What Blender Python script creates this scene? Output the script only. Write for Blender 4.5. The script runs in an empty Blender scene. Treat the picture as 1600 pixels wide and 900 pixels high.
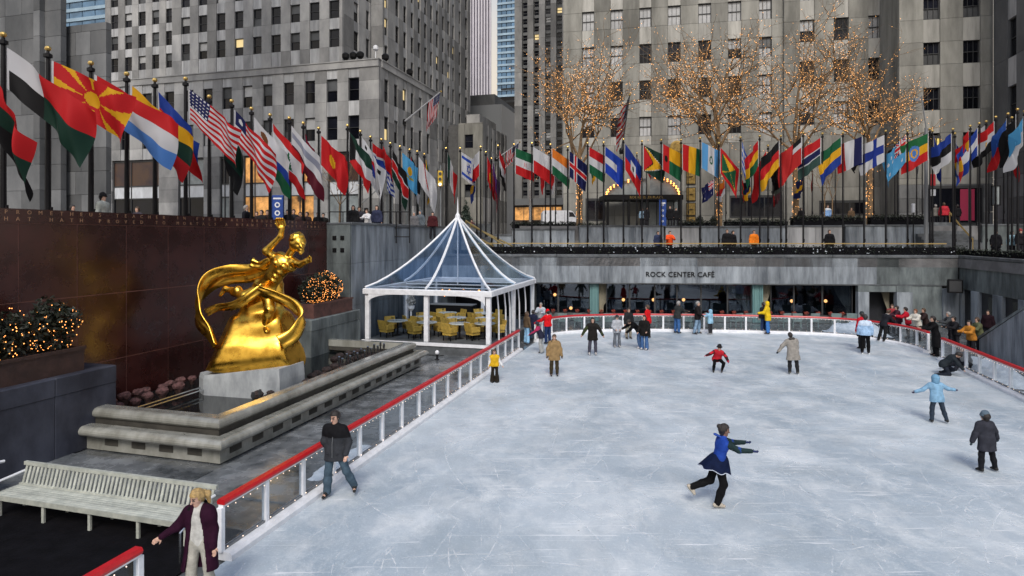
import bpy, bmesh, math, random
import numpy as np
from mathutils import Vector, Matrix
random.seed(7)
R = math.radians
SC = bpy.context.scene
COL = SC.collection
# ------------------------------------------------------------------ camera, world, sun, exposure
EYE = 5.5
TH = R(15.4); CS, SN = math.cos(TH), math.sin(TH)      # the plaza's grid is turned 15.4 degrees from the view
cam_d = bpy.data.cameras.new('camera'); cam = bpy.data.objects.new('camera', cam_d); COL.objects.link(cam)
cam_d.sensor_width = 36; cam_d.lens = 21.6; cam_d.shift_y = -0.05
cam_d.clip_start = 0.1; cam_d.clip_end = 3000
cam.location = (0, 0, EYE); cam.rotation_euler = (R(90), 0, 0)
SC.camera = cam
SUN_EL, SUN_AZ = R(46), R(184)                          # azimuth clockwise from +Y (the view direction)
wd = bpy.data.worlds.new('World'); SC.world = wd; wd.use_nodes = True
nt = wd.node_tree; bg = nt.nodes['Background']
sky = nt.nodes.new('ShaderNodeTexSky'); sky.sky_type = 'NISHITA'; sky.sun_disc = False
sky.sun_elevation = SUN_EL; sky.sun_rotation = SUN_AZ; sky.air_density = 1.3; sky.dust_density = 2.2; sky.ozone_density = 0.7
# pale cream haze low in the sky, the same all round the horizon
_tc=nt.nodes.new('ShaderNodeTexCoord'); _sx=nt.nodes.new('ShaderNodeSeparateXYZ'); _mr=nt.nodes.new('ShaderNodeMapRange'); _mr.interpolation_type='SMOOTHSTEP'
_mr.inputs[1].default_value=.20; _mr.inputs[2].default_value=.60; _mr.inputs[3].default_value=1; _mr.inputs[4].default_value=0
_mx=nt.nodes.new('ShaderNodeMix'); _mx.data_type='RGBA'; _mx.inputs[7].default_value=(4.6,4.1,3.45,1)
nt.links.new(_tc.outputs['Generated'],_sx.inputs[0]); nt.links.new(_sx.outputs[2],_mr.inputs[0]); nt.links.new(_mr.outputs[0],_mx.inputs[0]); nt.links.new(sky.outputs[0],_mx.inputs[6]); nt.links.new(_mx.outputs[2],bg.inputs[0]); bg.inputs[1].default_value = 0.115
sd = bpy.data.lights.new('sun', 'SUN'); sd.energy = 1.3; sd.angle = R(20); sd.color = (1, .95, .88)
so = bpy.data.objects.new('sun', sd); COL.objects.link(so)
so.rotation_euler = Vector((-math.sin(SUN_AZ)*math.cos(SUN_EL), -math.cos(SUN_AZ)*math.cos(SUN_EL), -math.sin(SUN_EL))).to_track_quat('-Z', 'Y').to_euler()
so.location = (0, -20, 60)
SC.view_settings.view_transform = 'Standard'; SC.view_settings.look = 'None'
SC.view_settings.exposure = 0.68; SC.view_settings.gamma = 1.0
# ------------------------------------------------------------------ coordinates
F = 960.0
def W(px, D): return Vector(((px-800)/F*D, D, 0))                  # ground position of a picture column at a distance
def zz(py, D): return EYE-(py-370)*D/F                             # height of a picture row at a distance
def G(a, b, z=0.0): return Vector((a*CS+b*SN, -a*SN+b*CS, z))      # plaza grid -> world
def bat(px, a):                                                    # distance along the grid where a column meets the line a
    t = (px-800)/F; return a*(t*SN+CS)/(t*CS-SN)
def aat(px, b):
    t = (px-800)/F; return b*(t*CS-SN)/(t*SN+CS)
# ------------------------------------------------------------------ mesh helpers
class MB:
    def __init__(s): s.v = []; s.f = []; s.m = []; s.cur = 0
    def add(s, vs, fs, mi=None):
        o = len(s.v); s.v += [tuple(v) for v in vs]
        for f in fs: s.f.append(tuple(i+o for i in f)); s.m.append(s.cur if mi is None else mi)
        return s
    def box(s, x0, x1, y0, y1, z0, z1, mi=None):
        return s.add([(x0,y0,z0),(x1,y0,z0),(x1,y1,z0),(x0,y1,z0),(x0,y0,z1),(x1,y0,z1),(x1,y1,z1),(x0,y1,z1)],
              [(0,3,2,1),(4,5,6,7),(0,1,5,4),(1,2,6,5),(2,3,7,6),(3,0,4,7)], mi)
    def bbox(s, x0, x1, y0, y1, z0, z1, b=.02, mi=None):           # box with chamfered vertical and top edges
        def ring(d, z): return [(x0+d+b,y0+d,z),(x1-d-b,y0+d,z),(x1-d,y0+d+b,z),(x1-d,y1-d-b,z),(x1-d-b,y1-d,z),(x0+d+b,y1-d,z),(x0+d,y1-d-b,z),(x0+d,y0+d+b,z)]
        vs = ring(0,z0)+ring(0,z1-b)+ring(b,z1)
        fs = [tuple(range(7,-1,-1)), tuple(range(16,24))]
        for k in (0,8):
            for i in range(8): j=(i+1)%8; fs.append((k+i,k+j,k+8+j,k+8+i))
        return s.add(vs, fs, mi)
    def prism(s, pts, z0, z1, mi=None):                            # counter-clockwise outline in xy
        n=len(pts); vs=[(p[0],p[1],z0) for p in pts]+[(p[0],p[1],z1) for p in pts]
        fs=[tuple(range(n-1,-1,-1)),tuple(range(n,2*n))]+[(i,(i+1)%n,n+(i+1)%n,n+i) for i in range(n)]
        return s.add(vs, fs, mi)
    def slab(s, pts, off, mi=None):                                # planar outline pushed along a vector
        n=len(pts); off=Vector(off); vs=[Vector(p) for p in pts]+[Vector(p)+off for p in pts]
        fs=[tuple(range(n-1,-1,-1)),tuple(range(n,2*n))]+[(i,(i+1)%n,n+(i+1)%n,n+i) for i in range(n)]
        return s.add(vs, fs, mi)
    def tube(s, path, r, n=6, cap=True, mi=None):
        path=[Vector(p) for p in path]; rs = r if isinstance(r,(list,tuple)) else [r]*len(path)
        vs=[]; up=None
        for i,p in enumerate(path):
            d=(path[min(i+1,len(path)-1)]-path[max(i-1,0)])
            if d.length<1e-9: d=Vector((0,0,1))
            d.normalize()
            if up is None: up = Vector((0,0,1)) if abs(d.z)<.9 else Vector((1,0,0))
            x=d.cross(up)
            if x.length<1e-4: x=d.cross(Vector((0.3,1,0.2)))
            x.normalize(); y=x.cross(d).normalized(); up=y
            for k in range(n):
                t=2*math.pi*k/n; vs.append(p+(x*math.cos(t)+y*math.sin(t))*rs[i])
        fs=[]
        for i in range(len(path)-1):
            for k in range(n): fs.append((i*n+k,i*n+(k+1)%n,(i+1)*n+(k+1)%n,(i+1)*n+k))
        if cap: fs += [tuple(range(n-1,-1,-1)), tuple((len(path)-1)*n+k for k in range(n))]
        return s.add(vs, fs, mi)
    def lathe(s, prof, c=(0,0,0), n=12, mi=None):                  # prof: (r, z) from bottom to top
        vs=[]; fs=[]; c=Vector(c)
        for r,z in prof:
            for k in range(n):
                t=2*math.pi*k/n; vs.append(c+Vector((r*math.cos(t),r*math.sin(t),z)))
        for i in range(len(prof)-1):
            for k in range(n): fs.append((i*n+k,i*n+(k+1)%n,(i+1)*n+(k+1)%n,(i+1)*n+k))
        fs += [tuple(range(n-1,-1,-1)), tuple((len(prof)-1)*n+k for k in range(n))]
        return s.add(vs, fs, mi)
    def ball(s, c, r, n=6, mi=None):
        m=max(3,n//2+1); pr=[(max(1e-4,r*math.sin(math.pi*i/m)),-r*math.cos(math.pi*i/m)) for i in range(m+1)]
        return s.lathe(pr, c, n, mi)
    def octa(s, c, r, mi=None):
        x,y,z=c; return s.add([(x+r,y,z),(x-r,y,z),(x,y+r,z),(x,y-r,z),(x,y,z+r),(x,y,z-r)],
            [(0,2,4),(2,1,4),(1,3,4),(3,0,4),(2,0,5),(1,2,5),(3,1,5),(0,3,5)], mi)
    def mesh(s, name, mats, smooth=False):
        me=bpy.data.meshes.new(name); me.from_pydata(s.v,[],s.f)
        for m in (mats if isinstance(mats,(list,tuple)) else [mats]): me.materials.append(m)
        me.polygons.foreach_set('material_index', s.m)
        if smooth: me.polygons.foreach_set('use_smooth',[True]*len(s.f))
        me.update(); return me
    def build(s, name, mats, parent=None, loc=None, rot=0, smooth=False):
        return link(name, s.mesh(name, mats, smooth), parent, loc, rot)
def link(name, me, parent=None, loc=None, rot=0):
    o=bpy.data.objects.new(name, me); COL.objects.link(o)
    if parent is not None: o.parent=parent
    if loc is not None: o.location=loc
    if rot: o.rotation_euler=(0,0,rot)
    return o
def tag(o, label=None, cat=None, group=None, kind=None):
    if label: o['label']=label
    if cat: o['category']=cat
    if group: o['group']=group
    if kind: o['kind']=kind
    return o
def thing(name, label, cat, loc=(0,0,0), rot=0, group=None):
    o=bpy.data.objects.new(name,None); COL.objects.link(o); o.location=loc; o.rotation_euler=(0,0,rot); o.empty_display_size=.2
    return tag(o,label,cat,group)
def gthing(name, label, cat, a=0, b=0, z=0, group=None): return thing(name,label,cat,G(a,b,z),-TH,group)
KIDS={}
def copy_tree(o, parent=None):
    c=o.copy(); COL.objects.link(c)
    if parent is not None: c.parent=parent
    for ch in list(o.children): copy_tree(ch,c)
    return c
# ------------------------------------------------------------------ materials
def _nodes(name):
    m=bpy.data.materials.new(name); m.use_nodes=True; t=m.node_tree; return m,t,t.nodes['Principled BSDF']
def mat(name, c, rough=.6, metal=0, var=.0, scale=3, bump=0, c2=None, spec=None, emit=None, es=0, rand=0, streak=1, coat=0, sheen=0, detail=5, lo=.35, hi=.65, rrough=0):
    m,t,p=_nodes(name); N=t.nodes.new; L=t.links.new
    c=(*c,1); p.inputs['Base Color'].default_value=c; p.inputs['Roughness'].default_value=rough; p.inputs['Metallic'].default_value=metal
    if spec is not None: p.inputs['Specular IOR Level'].default_value=spec
    if coat: p.inputs['Coat Weight'].default_value=coat; p.inputs['Coat Roughness'].default_value=.15
    if sheen: p.inputs['Sheen Weight'].default_value=sheen
    if emit and emit!='base': p.inputs['Emission Color'].default_value=(*emit,1); p.inputs['Emission Strength'].default_value=es
    if var or bump or c2 or rand or rrough:
        geo=N('ShaderNodeNewGeometry'); mp=N('ShaderNodeMapping'); mp.inputs['Scale'].default_value=(1,1,streak); L(geo.outputs['Position'],mp.inputs[0])
        nz=N('ShaderNodeTexNoise'); nz.inputs['Scale'].default_value=scale; nz.inputs['Detail'].default_value=detail; nz.inputs['Roughness'].default_value=.65; L(mp.outputs[0],nz.inputs[0])
        rp=N('ShaderNodeMapRange'); rp.inputs[1].default_value=lo; rp.inputs[2].default_value=hi; L(nz.outputs[0],rp.inputs[0])
        mx=N('ShaderNodeMix'); mx.data_type='RGBA'; L(rp.outputs[0],mx.inputs[0])
        ca=c2 or tuple(x*(1-var) for x in c[:3]); mx.inputs[6].default_value=(*ca,1) if len(ca)==3 else ca
        mx.inputs[7].default_value=c if c2 else tuple(min(1,x*(1+var*.6)) for x in c[:3])+(1,)
        out=mx.outputs[2]
        if rand:
            oi=N('ShaderNodeObjectInfo'); mr=N('ShaderNodeMapRange'); mr.inputs[3].default_value=1-rand; mr.inputs[4].default_value=1+rand*.6; L(oi.outputs['Random'],mr.inputs[0])
            hs=N('ShaderNodeHueSaturation'); L(mr.outputs[0],hs.inputs['Value']); L(out,hs.inputs['Color']); out=hs.outputs[0]
        L(out,p.inputs['Base Color'])
        if emit=='base': L(out,p.inputs['Emission Color']); p.inputs['Emission Strength'].default_value=es
        if rrough:
            m2=N('ShaderNodeMapRange'); m2.inputs[1].default_value=lo; m2.inputs[2].default_value=hi; m2.inputs[3].default_value=max(.02,rough-rrough); m2.inputs[4].default_value=min(1,rough+rrough); L(nz.outputs[0],m2.inputs[0]); L(m2.outputs[0],p.inputs['Roughness'])
        if bump:
            n2=N('ShaderNodeTexNoise'); n2.inputs['Scale'].default_value=scale*6; n2.inputs['Detail'].default_value=4; L(geo.outputs['Position'],n2.inputs[0])
            b=N('ShaderNodeBump'); b.inputs['Strength'].default_value=bump; b.inputs['Distance'].default_value=.02; L(n2.outputs[0],b.inputs['Height']); L(b.outputs[0],p.inputs['Normal'])
    return m
def glassy(name, tint, fac=.35, rough=.03, gcol=(1,1,1), dark=None):
    m=bpy.data.materials.new(name); m.use_nodes=True; t=m.node_tree; t.nodes.clear(); N=t.nodes.new; L=t.links.new
    o=N('ShaderNodeOutputMaterial'); mx=N('ShaderNodeMixShader'); tr=N('ShaderNodeBsdfTransparent'); gl=N('ShaderNodeBsdfGlossy')
    tr.inputs[0].default_value=(*tint,1); gl.inputs[0].default_value=(*gcol,1); gl.inputs['Roughness'].default_value=rough
    fr=N('ShaderNodeLayerWeight'); fr.inputs[0].default_value=fac; ge=N('ShaderNodeNewGeometry'); mm=N('ShaderNodeMath'); mm.operation='SUBTRACT'; mm.use_clamp=True; L(fr.outputs['Fresnel'],mm.inputs[0]); L(ge.outputs['Backfacing'],mm.inputs[1]); L(mm.outputs[0],mx.inputs[0]); L(tr.outputs[0],mx.inputs[1]); L(gl.outputs[0],mx.inputs[2])
    L(mx.outputs[0],o.inputs[0]); return m
M={}
def solid(c, rough=.75, key=None):
    k=('s',)+tuple(round(x,3) for x in c)+(rough,)
    if k not in M: M[k]=mat('cloth_colour', c, rough, var=.25, scale=9, bump=.25, spec=.06)
    return M[k]
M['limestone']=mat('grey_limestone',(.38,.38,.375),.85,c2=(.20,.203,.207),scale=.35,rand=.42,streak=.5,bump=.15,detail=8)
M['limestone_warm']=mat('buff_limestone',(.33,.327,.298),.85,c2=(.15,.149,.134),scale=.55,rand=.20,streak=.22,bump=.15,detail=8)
M['limestone_dark']=mat('dark_limestone',(.17,.175,.18),.85,c2=(.085,.09,.095),scale=.3,rand=.4,streak=.5,bump=.15,detail=8)  # darker grey variant of the limestone
M['spandrel']=mat('pale_metal_spandrel',(.44,.45,.46),.5,c2=(.20,.205,.215),scale=1.4,rand=.25,streak=.12,lo=.3,hi=.6)
M['spandrel_warm']=mat('pale_stone_spandrel',(.40,.395,.365),.6,c2=(.20,.198,.18),scale=1.4,rand=.22,streak=.12,lo=.3,hi=.6)
M['mortar']=mat('wall_joint',(.10,.10,.10),.9,var=.2,scale=2)
M['win_dark']=mat('dark_window_glass',(.008,.009,.014),.08,rand=.6,var=.5,scale=.25,spec=.35)
M['win_sky']=mat('painted_sky_window_glass',(.45,.46,.47),.15,rand=.2,var=.2,scale=.6)  # pale base colour stands in for sky reflected in the panes
M['win_blind']=mat('window_blind',(.075,.08,.085),.5,rand=.5,var=.2,scale=1)
M['win_warm']=mat('lit_office_window',(.3,.25,.12),.4,emit=(1,.75,.35),es=.5)
M['frame_dark']=mat('dark_window_frame',(.035,.037,.04),.5)
M['frame_grey']=mat('grey_window_frame',(.16,.17,.18),.5)
M['ice']=None
M['white_metal']=mat('white_painted_metal',(.72,.74,.78),.4,var=.12,scale=4)
M['red_rail']=mat('red_rail_paint',(.46,.010,.016),.35,var=.15,scale=6)
M['black_metal']=mat('black_metal',(.006,.006,.007),.5,spec=.2)
M['gold_ball']=mat('gilded_metal_finial',(.75,.50,.16),.3,metal=1)
M['chrome']=mat('bright_steel',(.6,.62,.64),.25,metal=1)
M['bulb']=mat('warm_fairy_bulb',(.8,.3,.1),.5,emit=(1,.36,.085),es=2.4)
M['bulb_t']=mat('tree_fairy_bulb',(.8,.4,.15),.5,emit=(1,.45,.13),es=2.2)
M['bulb_w']=mat('white_fairy_bulb',(1,.85,.75),.5,emit=(1,.74,.55),es=1.1)
M['lamp']=mat('glowing_lamp',(1,.6,.3),.5,emit=(1,.42,.12),es=4)
M['glass']=glassy('clear_barrier_glass',(.80,.84,.87),.36,.10)
M['vinyl']=glassy('clear_vinyl_sheet',(.70,.77,.86),.60,.10,(.55,.78,1.0))  # blue tint puts the sky's reflection into the roof sheet's colour
M['vinyl_side']=glassy('clear_vinyl_curtain',(.66,.70,.74),.2,.1)
M['cafe_glass']=glassy('tinted_cafe_glass',(.5,.55,.62),.45,.03,(.75,.85,1))
# ------------------------------------------------------------------ setting materials
def ice_mat():
    m,t,p=_nodes('skated_ice'); N=t.nodes.new; L=t.links.new
    geo=N('ShaderNodeNewGeometry'); pos=geo.outputs['Position']
    def noise(scale, sc=(1,1,1), rot=0, detail=6, rough=.6, dist=0):
        mp=N('ShaderNodeMapping'); mp.inputs['Scale'].default_value=sc; mp.inputs['Rotation'].default_value=(0,0,rot); L(pos,mp.inputs[0])
        n=N('ShaderNodeTexNoise'); n.inputs['Scale'].default_value=scale; n.inputs['Detail'].default_value=detail; n.inputs['Roughness'].default_value=rough; n.inputs['Distortion'].default_value=dist
        L(mp.outputs[0],n.inputs[0]); return n.outputs[0]
    def rng(s,a,b,c=0,d=1):
        r=N('ShaderNodeMapRange'); r.inputs[1].default_value=a; r.inputs[2].default_value=b; r.inputs[3].default_value=c; r.inputs[4].default_value=d; L(s,r.inputs[0]); return r.outputs[0]
    def mix(f,a,b):
        x=N('ShaderNodeMix'); x.data_type='RGBA'; L(f,x.inputs[0])
        for i,v in ((6,a),(7,b)):
            if isinstance(v,tuple): x.inputs[i].default_value=(*v,1)
            else: L(v,x.inputs[i])
        return x.outputs[2]
    c=mix(rng(noise(.16,(1.2,1,1),.3,7,.62,.6),.36,.66),(.30,.37,.435),(.55,.615,.67))
    c=mix(rng(noise(.8,(1.25,1,1),.9,9,.74,.4),.46,.70,0,.6),c,(.80,.825,.835))
    c=mix(rng(noise(.33,(1.2,1,1),-.5,9,.74,.5),.48,.72,0,.75),c,(.31,.365,.405))
    c=mix(rng(noise(26,(1,1,1),0,3,.8),.56,.74,0,.55),c,(.83,.86,.89))
    c=mix(rng(noise(9,(1,1,1),0,5,.8),.58,.75,0,.4),c,(.36,.42,.5))
    for k,(rot,sc) in enumerate(((.55,.9),(-.9,.8),(1.35,1.2),(2.2,1.0),(1.8,.7))):      # blade scratches
        c=mix(rng(noise(sc,(.45,12,1),rot,2,.5,.8),.70+.008*(k%2),.73,0,.55),c,(.86,.88,.91))
    v=N('ShaderNodeTexVoronoi'); v.inputs['Scale'].default_value=1.7; L(pos,v.inputs[0])
    c=mix(rng(v.outputs['Distance'],.018,.04,.85,0),c,(.12,.13,.15))
    v=N('ShaderNodeTexVoronoi'); v.inputs['Scale'].default_value=4.3; L(pos,v.inputs[0])
    c=mix(rng(v.outputs['Distance'],.018,.035,.5,0),c,(.2,.21,.23))
    L(c,p.inputs['Base Color'])
    L(rng(noise(.8,(1,2,1),.4,7,.7),.35,.7,.28,.62),p.inputs['Roughness'])
    b=N('ShaderNodeBump'); b.inputs['Strength'].default_value=.35; b.inputs['Distance'].default_value=.02; L(noise(14,(1,1,1),0,6,.75),b.inputs['Height']); L(b.outputs[0],p.inputs['Normal'])
    return m
M['ice']=ice_mat()
M['snow']=mat('scraped_snow',(.70,.74,.80),.8,c2=(.5,.55,.62),scale=5,bump=.8)
M['slate']=mat('wet_dark_slate',(.20,.215,.23),.22,c2=(.055,.062,.068),scale=1.3,bump=.12,rrough=.16,rand=.3,detail=7)
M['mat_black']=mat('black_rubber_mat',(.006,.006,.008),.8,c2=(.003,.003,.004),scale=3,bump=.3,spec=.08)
M['red_granite']=mat('polished_red_granite',(.048,.011,.010),.28,c2=(.024,.007,.0065),scale=1.2,rand=.25,rrough=.07,detail=8,coat=.3)
M['seam']=mat('pale_granite_joint',(.22,.10,.08),.7,var=.3)
M['letter']=mat('tarnished_gilt_letter',(.30,.17,.10),.5)
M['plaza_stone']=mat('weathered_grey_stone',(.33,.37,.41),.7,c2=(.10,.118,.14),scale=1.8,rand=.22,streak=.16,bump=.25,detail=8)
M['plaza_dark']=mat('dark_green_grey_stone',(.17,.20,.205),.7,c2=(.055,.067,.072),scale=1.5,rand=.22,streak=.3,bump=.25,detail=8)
M['plaza_black']=mat('dark_blue_stone',(.05,.056,.08),.6,c2=(.016,.018,.03),scale=1.1,rand=.25,streak=.6,bump=.25,detail=8)
M['coping']=mat('grey_slate_coping',(.10,.11,.12),.5,var=.4,scale=2,rand=.2,bump=.2)
M['street']=mat('pale_street_paving',(.17,.17,.175),.8,var=.3,scale=1,bump=.2)
M['earth']=mat('ground_dark',(.06,.06,.06),.9,var=.3,scale=.2)
M['hedge']=mat('dark_green_leaf',(.014,.022,.010),.6,c2=(.004,.007,.004),scale=8,rand=.2)
M['fount']=mat('olive_grey_stone',(.36,.365,.335),.22,c2=(.19,.19,.165),coat=1,scale=1.6,bump=.12,rand=.15,streak=.5,detail=8)
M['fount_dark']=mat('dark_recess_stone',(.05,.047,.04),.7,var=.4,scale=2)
M['gold']=mat('gold_leaf',(.83,.50,.075),.26,metal=1,c2=(.50,.27,.035),scale=2.2,rrough=.10,lo=.3,hi=.6,detail=8)
M['plinth']=mat('pale_grey_plinth',(.40,.43,.45),.6,c2=(.22,.24,.26),scale=2,bump=.2,streak=.4)
M['teal']=mat('verdigris_column',(.16,.30,.30),.5,c2=(.09,.19,.20),scale=3,streak=.08)
M['curtain']=mat('beige_curtain',(.27,.25,.19),.85,var=.3,scale=3,streak=.2)
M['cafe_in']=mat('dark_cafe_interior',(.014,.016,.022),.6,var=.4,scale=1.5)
M['yellow_chair']=mat('yellow_wicker_chair',(.46,.31,.06),.55,var=.3,scale=8,bump=.4)
M['table']=mat('pale_table_top',(.55,.60,.58),.2,var=.1)
M['bench']=mat('grey_green_painted_wood',(.47,.49,.44),.5,c2=(.31,.33,.30),scale=5,rand=.16,bump=.2)
M['planter']=mat('dark_brown_planter',(.045,.022,.018),.6,var=.4,scale=3,bump=.2)
M['planter_red']=mat('brown_red_planter',(.10,.045,.038),.6,var=.4,scale=3,bump=.2)
M['brass']=mat('brass_handrail',(.55,.40,.16),.35,metal=.8)
M['water']=mat('dark_basin_water',(.006,.008,.009),.08,spec=.6)
# ------------------------------------------------------------------ ground and ice
g=MB(); g.add([(-900,-300,-1.2),(900,-300,-1.2),(900,1800,-1.2),(-900,1800,-1.2)],[(0,1,2,3)]); g.build('ground',M['earth']); bpy.data.objects['ground']['kind']='structure'
RAIL_A=-7.55
back_pts=[(-7.35,31.3),(-7.2,32.9),(-6.6,34.2),(-5.2,35.35),(-2.5,36.4),(1,37.15),(4.1,37.6),(7.3,37.75),(9.3,37.2),(10.6,35.8),(11.15,34.4),(11.25,33.2)]
def smooth_path(pts, n=4):
    out=[]; P=[Vector((*p,0)) for p in pts]
    for i in range(len(P)-1):
        p0,p1,p2,p3=P[max(i-1,0)],P[i],P[i+1],P[min(i+2,len(P)-1)]
        for k in range(n):
            t=k/n; out.append(.5*((2*p1)+(p2-p0)*t+(2*p0-5*p1+4*p2-p3)*t*t+(3*p1-p0-3*p2+p3)*t**3))
    out.append(P[-1]); return [(p.x,p.y) for p in out]
# plaza floor: slate flags round the rink
pit=gthing('plaza_floor',None,None); pit['kind']='structure'
MB().box(-17.2,17,-6,46,-.5,-.03).build('floor_bed',M['slate'],pit)
fl={}
def flag_piece(a0,a1,b0,b1,m):
    k=(round(a1-a0,2),round(b1-b0,2),m.name)
    if k not in fl: fl[k]=MB().bbox(.006,a1-a0-.006,.006,b1-b0-.006,-.03,0,.004).mesh('paving_slab',m)
    return link('paving_slab',fl[k],pit,(a0,b0,0))
for i in range(2):
    for j in range(14): flag_piece(-10.6+i*1.45,-9.15+i*1.45,11+j*1.25,12.25+j*1.25,M['slate'])
for i in range(4):
    for j in range(2): flag_piece(-16.5+i*1.47,-15.03+i*1.47,9.9+j*1.1,11+j*1.1,M['slate'])
rm=gthing('floor_mat',None,None); rm['kind']='structure'
MB().box(-16.8,-7.9,-4,9.75,-.028,.006).build('rubber_mat',M['mat_black'],rm)
ice=MB(); ring=[(-7.5,-5),(11.2,-5),(11.2,31)]+[(a,b) for a,b in smooth_path(back_pts)][::-1]
ice.prism([(a,b,0) for a,b in ring],-.025,.008); o=ice.build('ice_rink',M['ice'],None,(0,0,0),-TH); o['kind']='structure'
M['cut']=glassy('blade_cut_frost',(1,1,1),.0,.5); _t=M['cut'].node_tree; _t.nodes.clear()
_o=_t.nodes.new('ShaderNodeOutputMaterial'); _m=_t.nodes.new('ShaderNodeMixShader'); _a=_t.nodes.new('ShaderNodeBsdfTransparent'); _d=_t.nodes.new('ShaderNodeBsdfDiffuse'); _d.inputs[0].default_value=(.85,.88,.90,1)
_g=_t.nodes.new('ShaderNodeNewGeometry'); _n=_t.nodes.new('ShaderNodeTexNoise'); _n.inputs['Scale'].default_value=4; _r=_t.nodes.new('ShaderNodeMapRange'); _r.inputs[1].default_value=.42; _r.inputs[2].default_value=.62; _r.inputs[4].default_value=.55
_t.links.new(_g.outputs['Position'],_n.inputs[0]); _t.links.new(_n.outputs[0],_r.inputs[0]); _t.links.new(_r.outputs[0],_m.inputs[0]); _t.links.new(_a.outputs[0],_m.inputs[1]); _t.links.new(_d.outputs[0],_m.inputs[2]); _t.links.new(_m.outputs[0],_o.inputs[0])
cb=MB(); crs=np.random.RandomState(17)
def cut(a,b,th,L,rad,w):
    n=max(4,int(L/.35)); vs=[]
    for i in range(n+1):
        s_=L*i/n; t_=th+s_/rad; x=a+rad*(math.sin(t_)-math.sin(th)); y=b-rad*(math.cos(t_)-math.cos(th)); e=w*math.sin(math.pi*(i+.25)/(n+.5))*.5
        if not(-7.2<x<10.9 and 5<y<33.5): break
        vs+=[(x-e*math.sin(t_),y+e*math.cos(t_),.0125),(x+e*math.sin(t_),y-e*math.cos(t_),.0125)]
    m_=len(vs)//2
    if m_>1: cb.add(vs,[(2*i,2*i+1,2*i+3,2*i+2) for i in range(m_-1)])
for k in range(1000):
    a_,b_=crs.uniform(-7,10.8),crs.uniform(6,33)
    cut(a_,b_,crs.uniform(0,6.3),crs.gamma(2,.9),crs.choice([-1,1])*crs.uniform(1.2,14),crs.uniform(.012,.034))
for cx,cy,nn in ((2.5,15.5,60),(5.5,14,60),(1.5,22,50),(-2,26,40),(6,22,40),(3.5,11.5,60)):            # worn spots where people turn
    for k in range(nn): cut(cx+crs.normal()*1.4,cy+crs.normal()*1.1,crs.uniform(0,6.3),crs.gamma(2,.3),crs.choice([-1,1])*crs.uniform(.4,3),crs.uniform(.014,.04))
cut(5.6,17.5,R(-62),9.5,60,.08); cut(3.5,16.2,R(-20),3.4,-20,.04); cut(-.5,24,R(15),5,30,.035)
tag(cb.build('blade_cuts',M['cut'],o),kind='stuff')
# street level slabs round the pit
st=MB(); ZS=5.2
st.prism([G(-90,-30)[:2],G(-17.3,-30)[:2],G(-17.3,41)[:2],G(-90,110)[:2]],ZS-.6,ZS)
st.prism([W(640,46.2)[:2],W(1660,46.2)[:2],W(1900,200)[:2],W(300,260)[:2]],ZS-.6,ZS+.01)
st.prism([W(700,175)[:2],W(900,175)[:2],W(1400,1700)[:2],W(200,1700)[:2]],ZS-.62,ZS+.005)
o=st.build('street_paving',M['street']); o['kind']='structure'
WL=W(690,40.9); WR=W(1497,38.0)
pm=MB(); pm.prism([WL[:2],WR[:2],G(16.8,-20)[:2],G(40,-20)[:2],W(1720,47)[:2],W(640,47)[:2]],3.6,4.15)
o=pm.build('promenade',M['street']); o['kind']='structure'
# ------------------------------------------------------------------ text
def text_obj(s, size, m, ext=.008, parent=None, loc=(0,0,0), rot=(R(90),0,0), name='lettering', spacing=1, pitch=None, align='LEFT'):
    vs=[];fs=[]
    def one(txt, x0):
        cu=bpy.data.curves.new('t','FONT'); cu.body=txt; cu.size=size; cu.extrude=ext; cu.align_x=align if pitch is None else 'CENTER'; cu.space_character=spacing; cu.resolution_u=2
        ob=bpy.data.objects.new('t',cu); COL.objects.link(ob); dg=bpy.context.evaluated_depsgraph_get()
        me=bpy.data.meshes.new_from_object(ob.evaluated_get(dg)); o=len(vs)
        vs.extend((v.co.x+x0,v.co.y,v.co.z) for v in me.vertices); fs.extend(tuple(i+o for i in p.vertices) for p in me.polygons)
        bpy.data.objects.remove(ob); bpy.data.curves.remove(cu); bpy.data.meshes.remove(me)
    if pitch is None: one(s,0)
    else:
        for i,ch in enumerate(s):
            if ch!=' ': one(ch,i*pitch)
    b=MB(); b.add(vs,fs); o=b.build(name,m,parent,loc); o.rotation_euler=rot; return o
# ------------------------------------------------------------------ red granite wall behind the statue
gw=gthing('granite_wall','polished dark red granite wall with an incised inscription behind the gilded statue','wall',-16.8,0)
MB().box(-.45,-.010,4,26.8,0,6.2).build('wall_core',M['seam'],gw)
seams=[13.76+1.63*k for k in range(-6,8)]+[26.8]
cache={}
def slab(par, a, b0, b1, z0, z1, m, name, th=.08, gap=.012, cch=cache):
    k=(round(b1-b0,2),round(z1-z0,2),m.name,th)
    if k not in cch: cch[k]=MB().box(-th,0,gap,b1-b0-gap,gap,z1-z0-gap).mesh(name,m)
    return link(name,cch[k],par,(a,b0,z0))
for b0,b1 in zip(seams,seams[1:]):
    for z0,z1 in ((0,1.74),(1.74,3.77),(3.77,5.86)): slab(gw,0,b0,b1,z0,z1,M['red_granite'],'granite_slab')
    slab(gw,.012,b0,b1,5.86,6.24,M['red_granite'],'granite_slab',.1,.003)
MB().box(-.5,-.09,4,26.8,6.2,6.245).build('wall_cap',M['red_granite'],gw)
for s,b0,z in (('PROMETHEUS TEACHER IN EVERY ART BROUGHT THE FIRE',11.81,6.10),('THAT HATH PROVED TO MORTALS A MEANS TO MIGHTY ENDS',11.81-.295,5.92)):
    text_obj(s,.15,M['letter'],.004,gw,(.016,b0,z),(R(90),0,R(90)),'inscription',pitch=.295)
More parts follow.
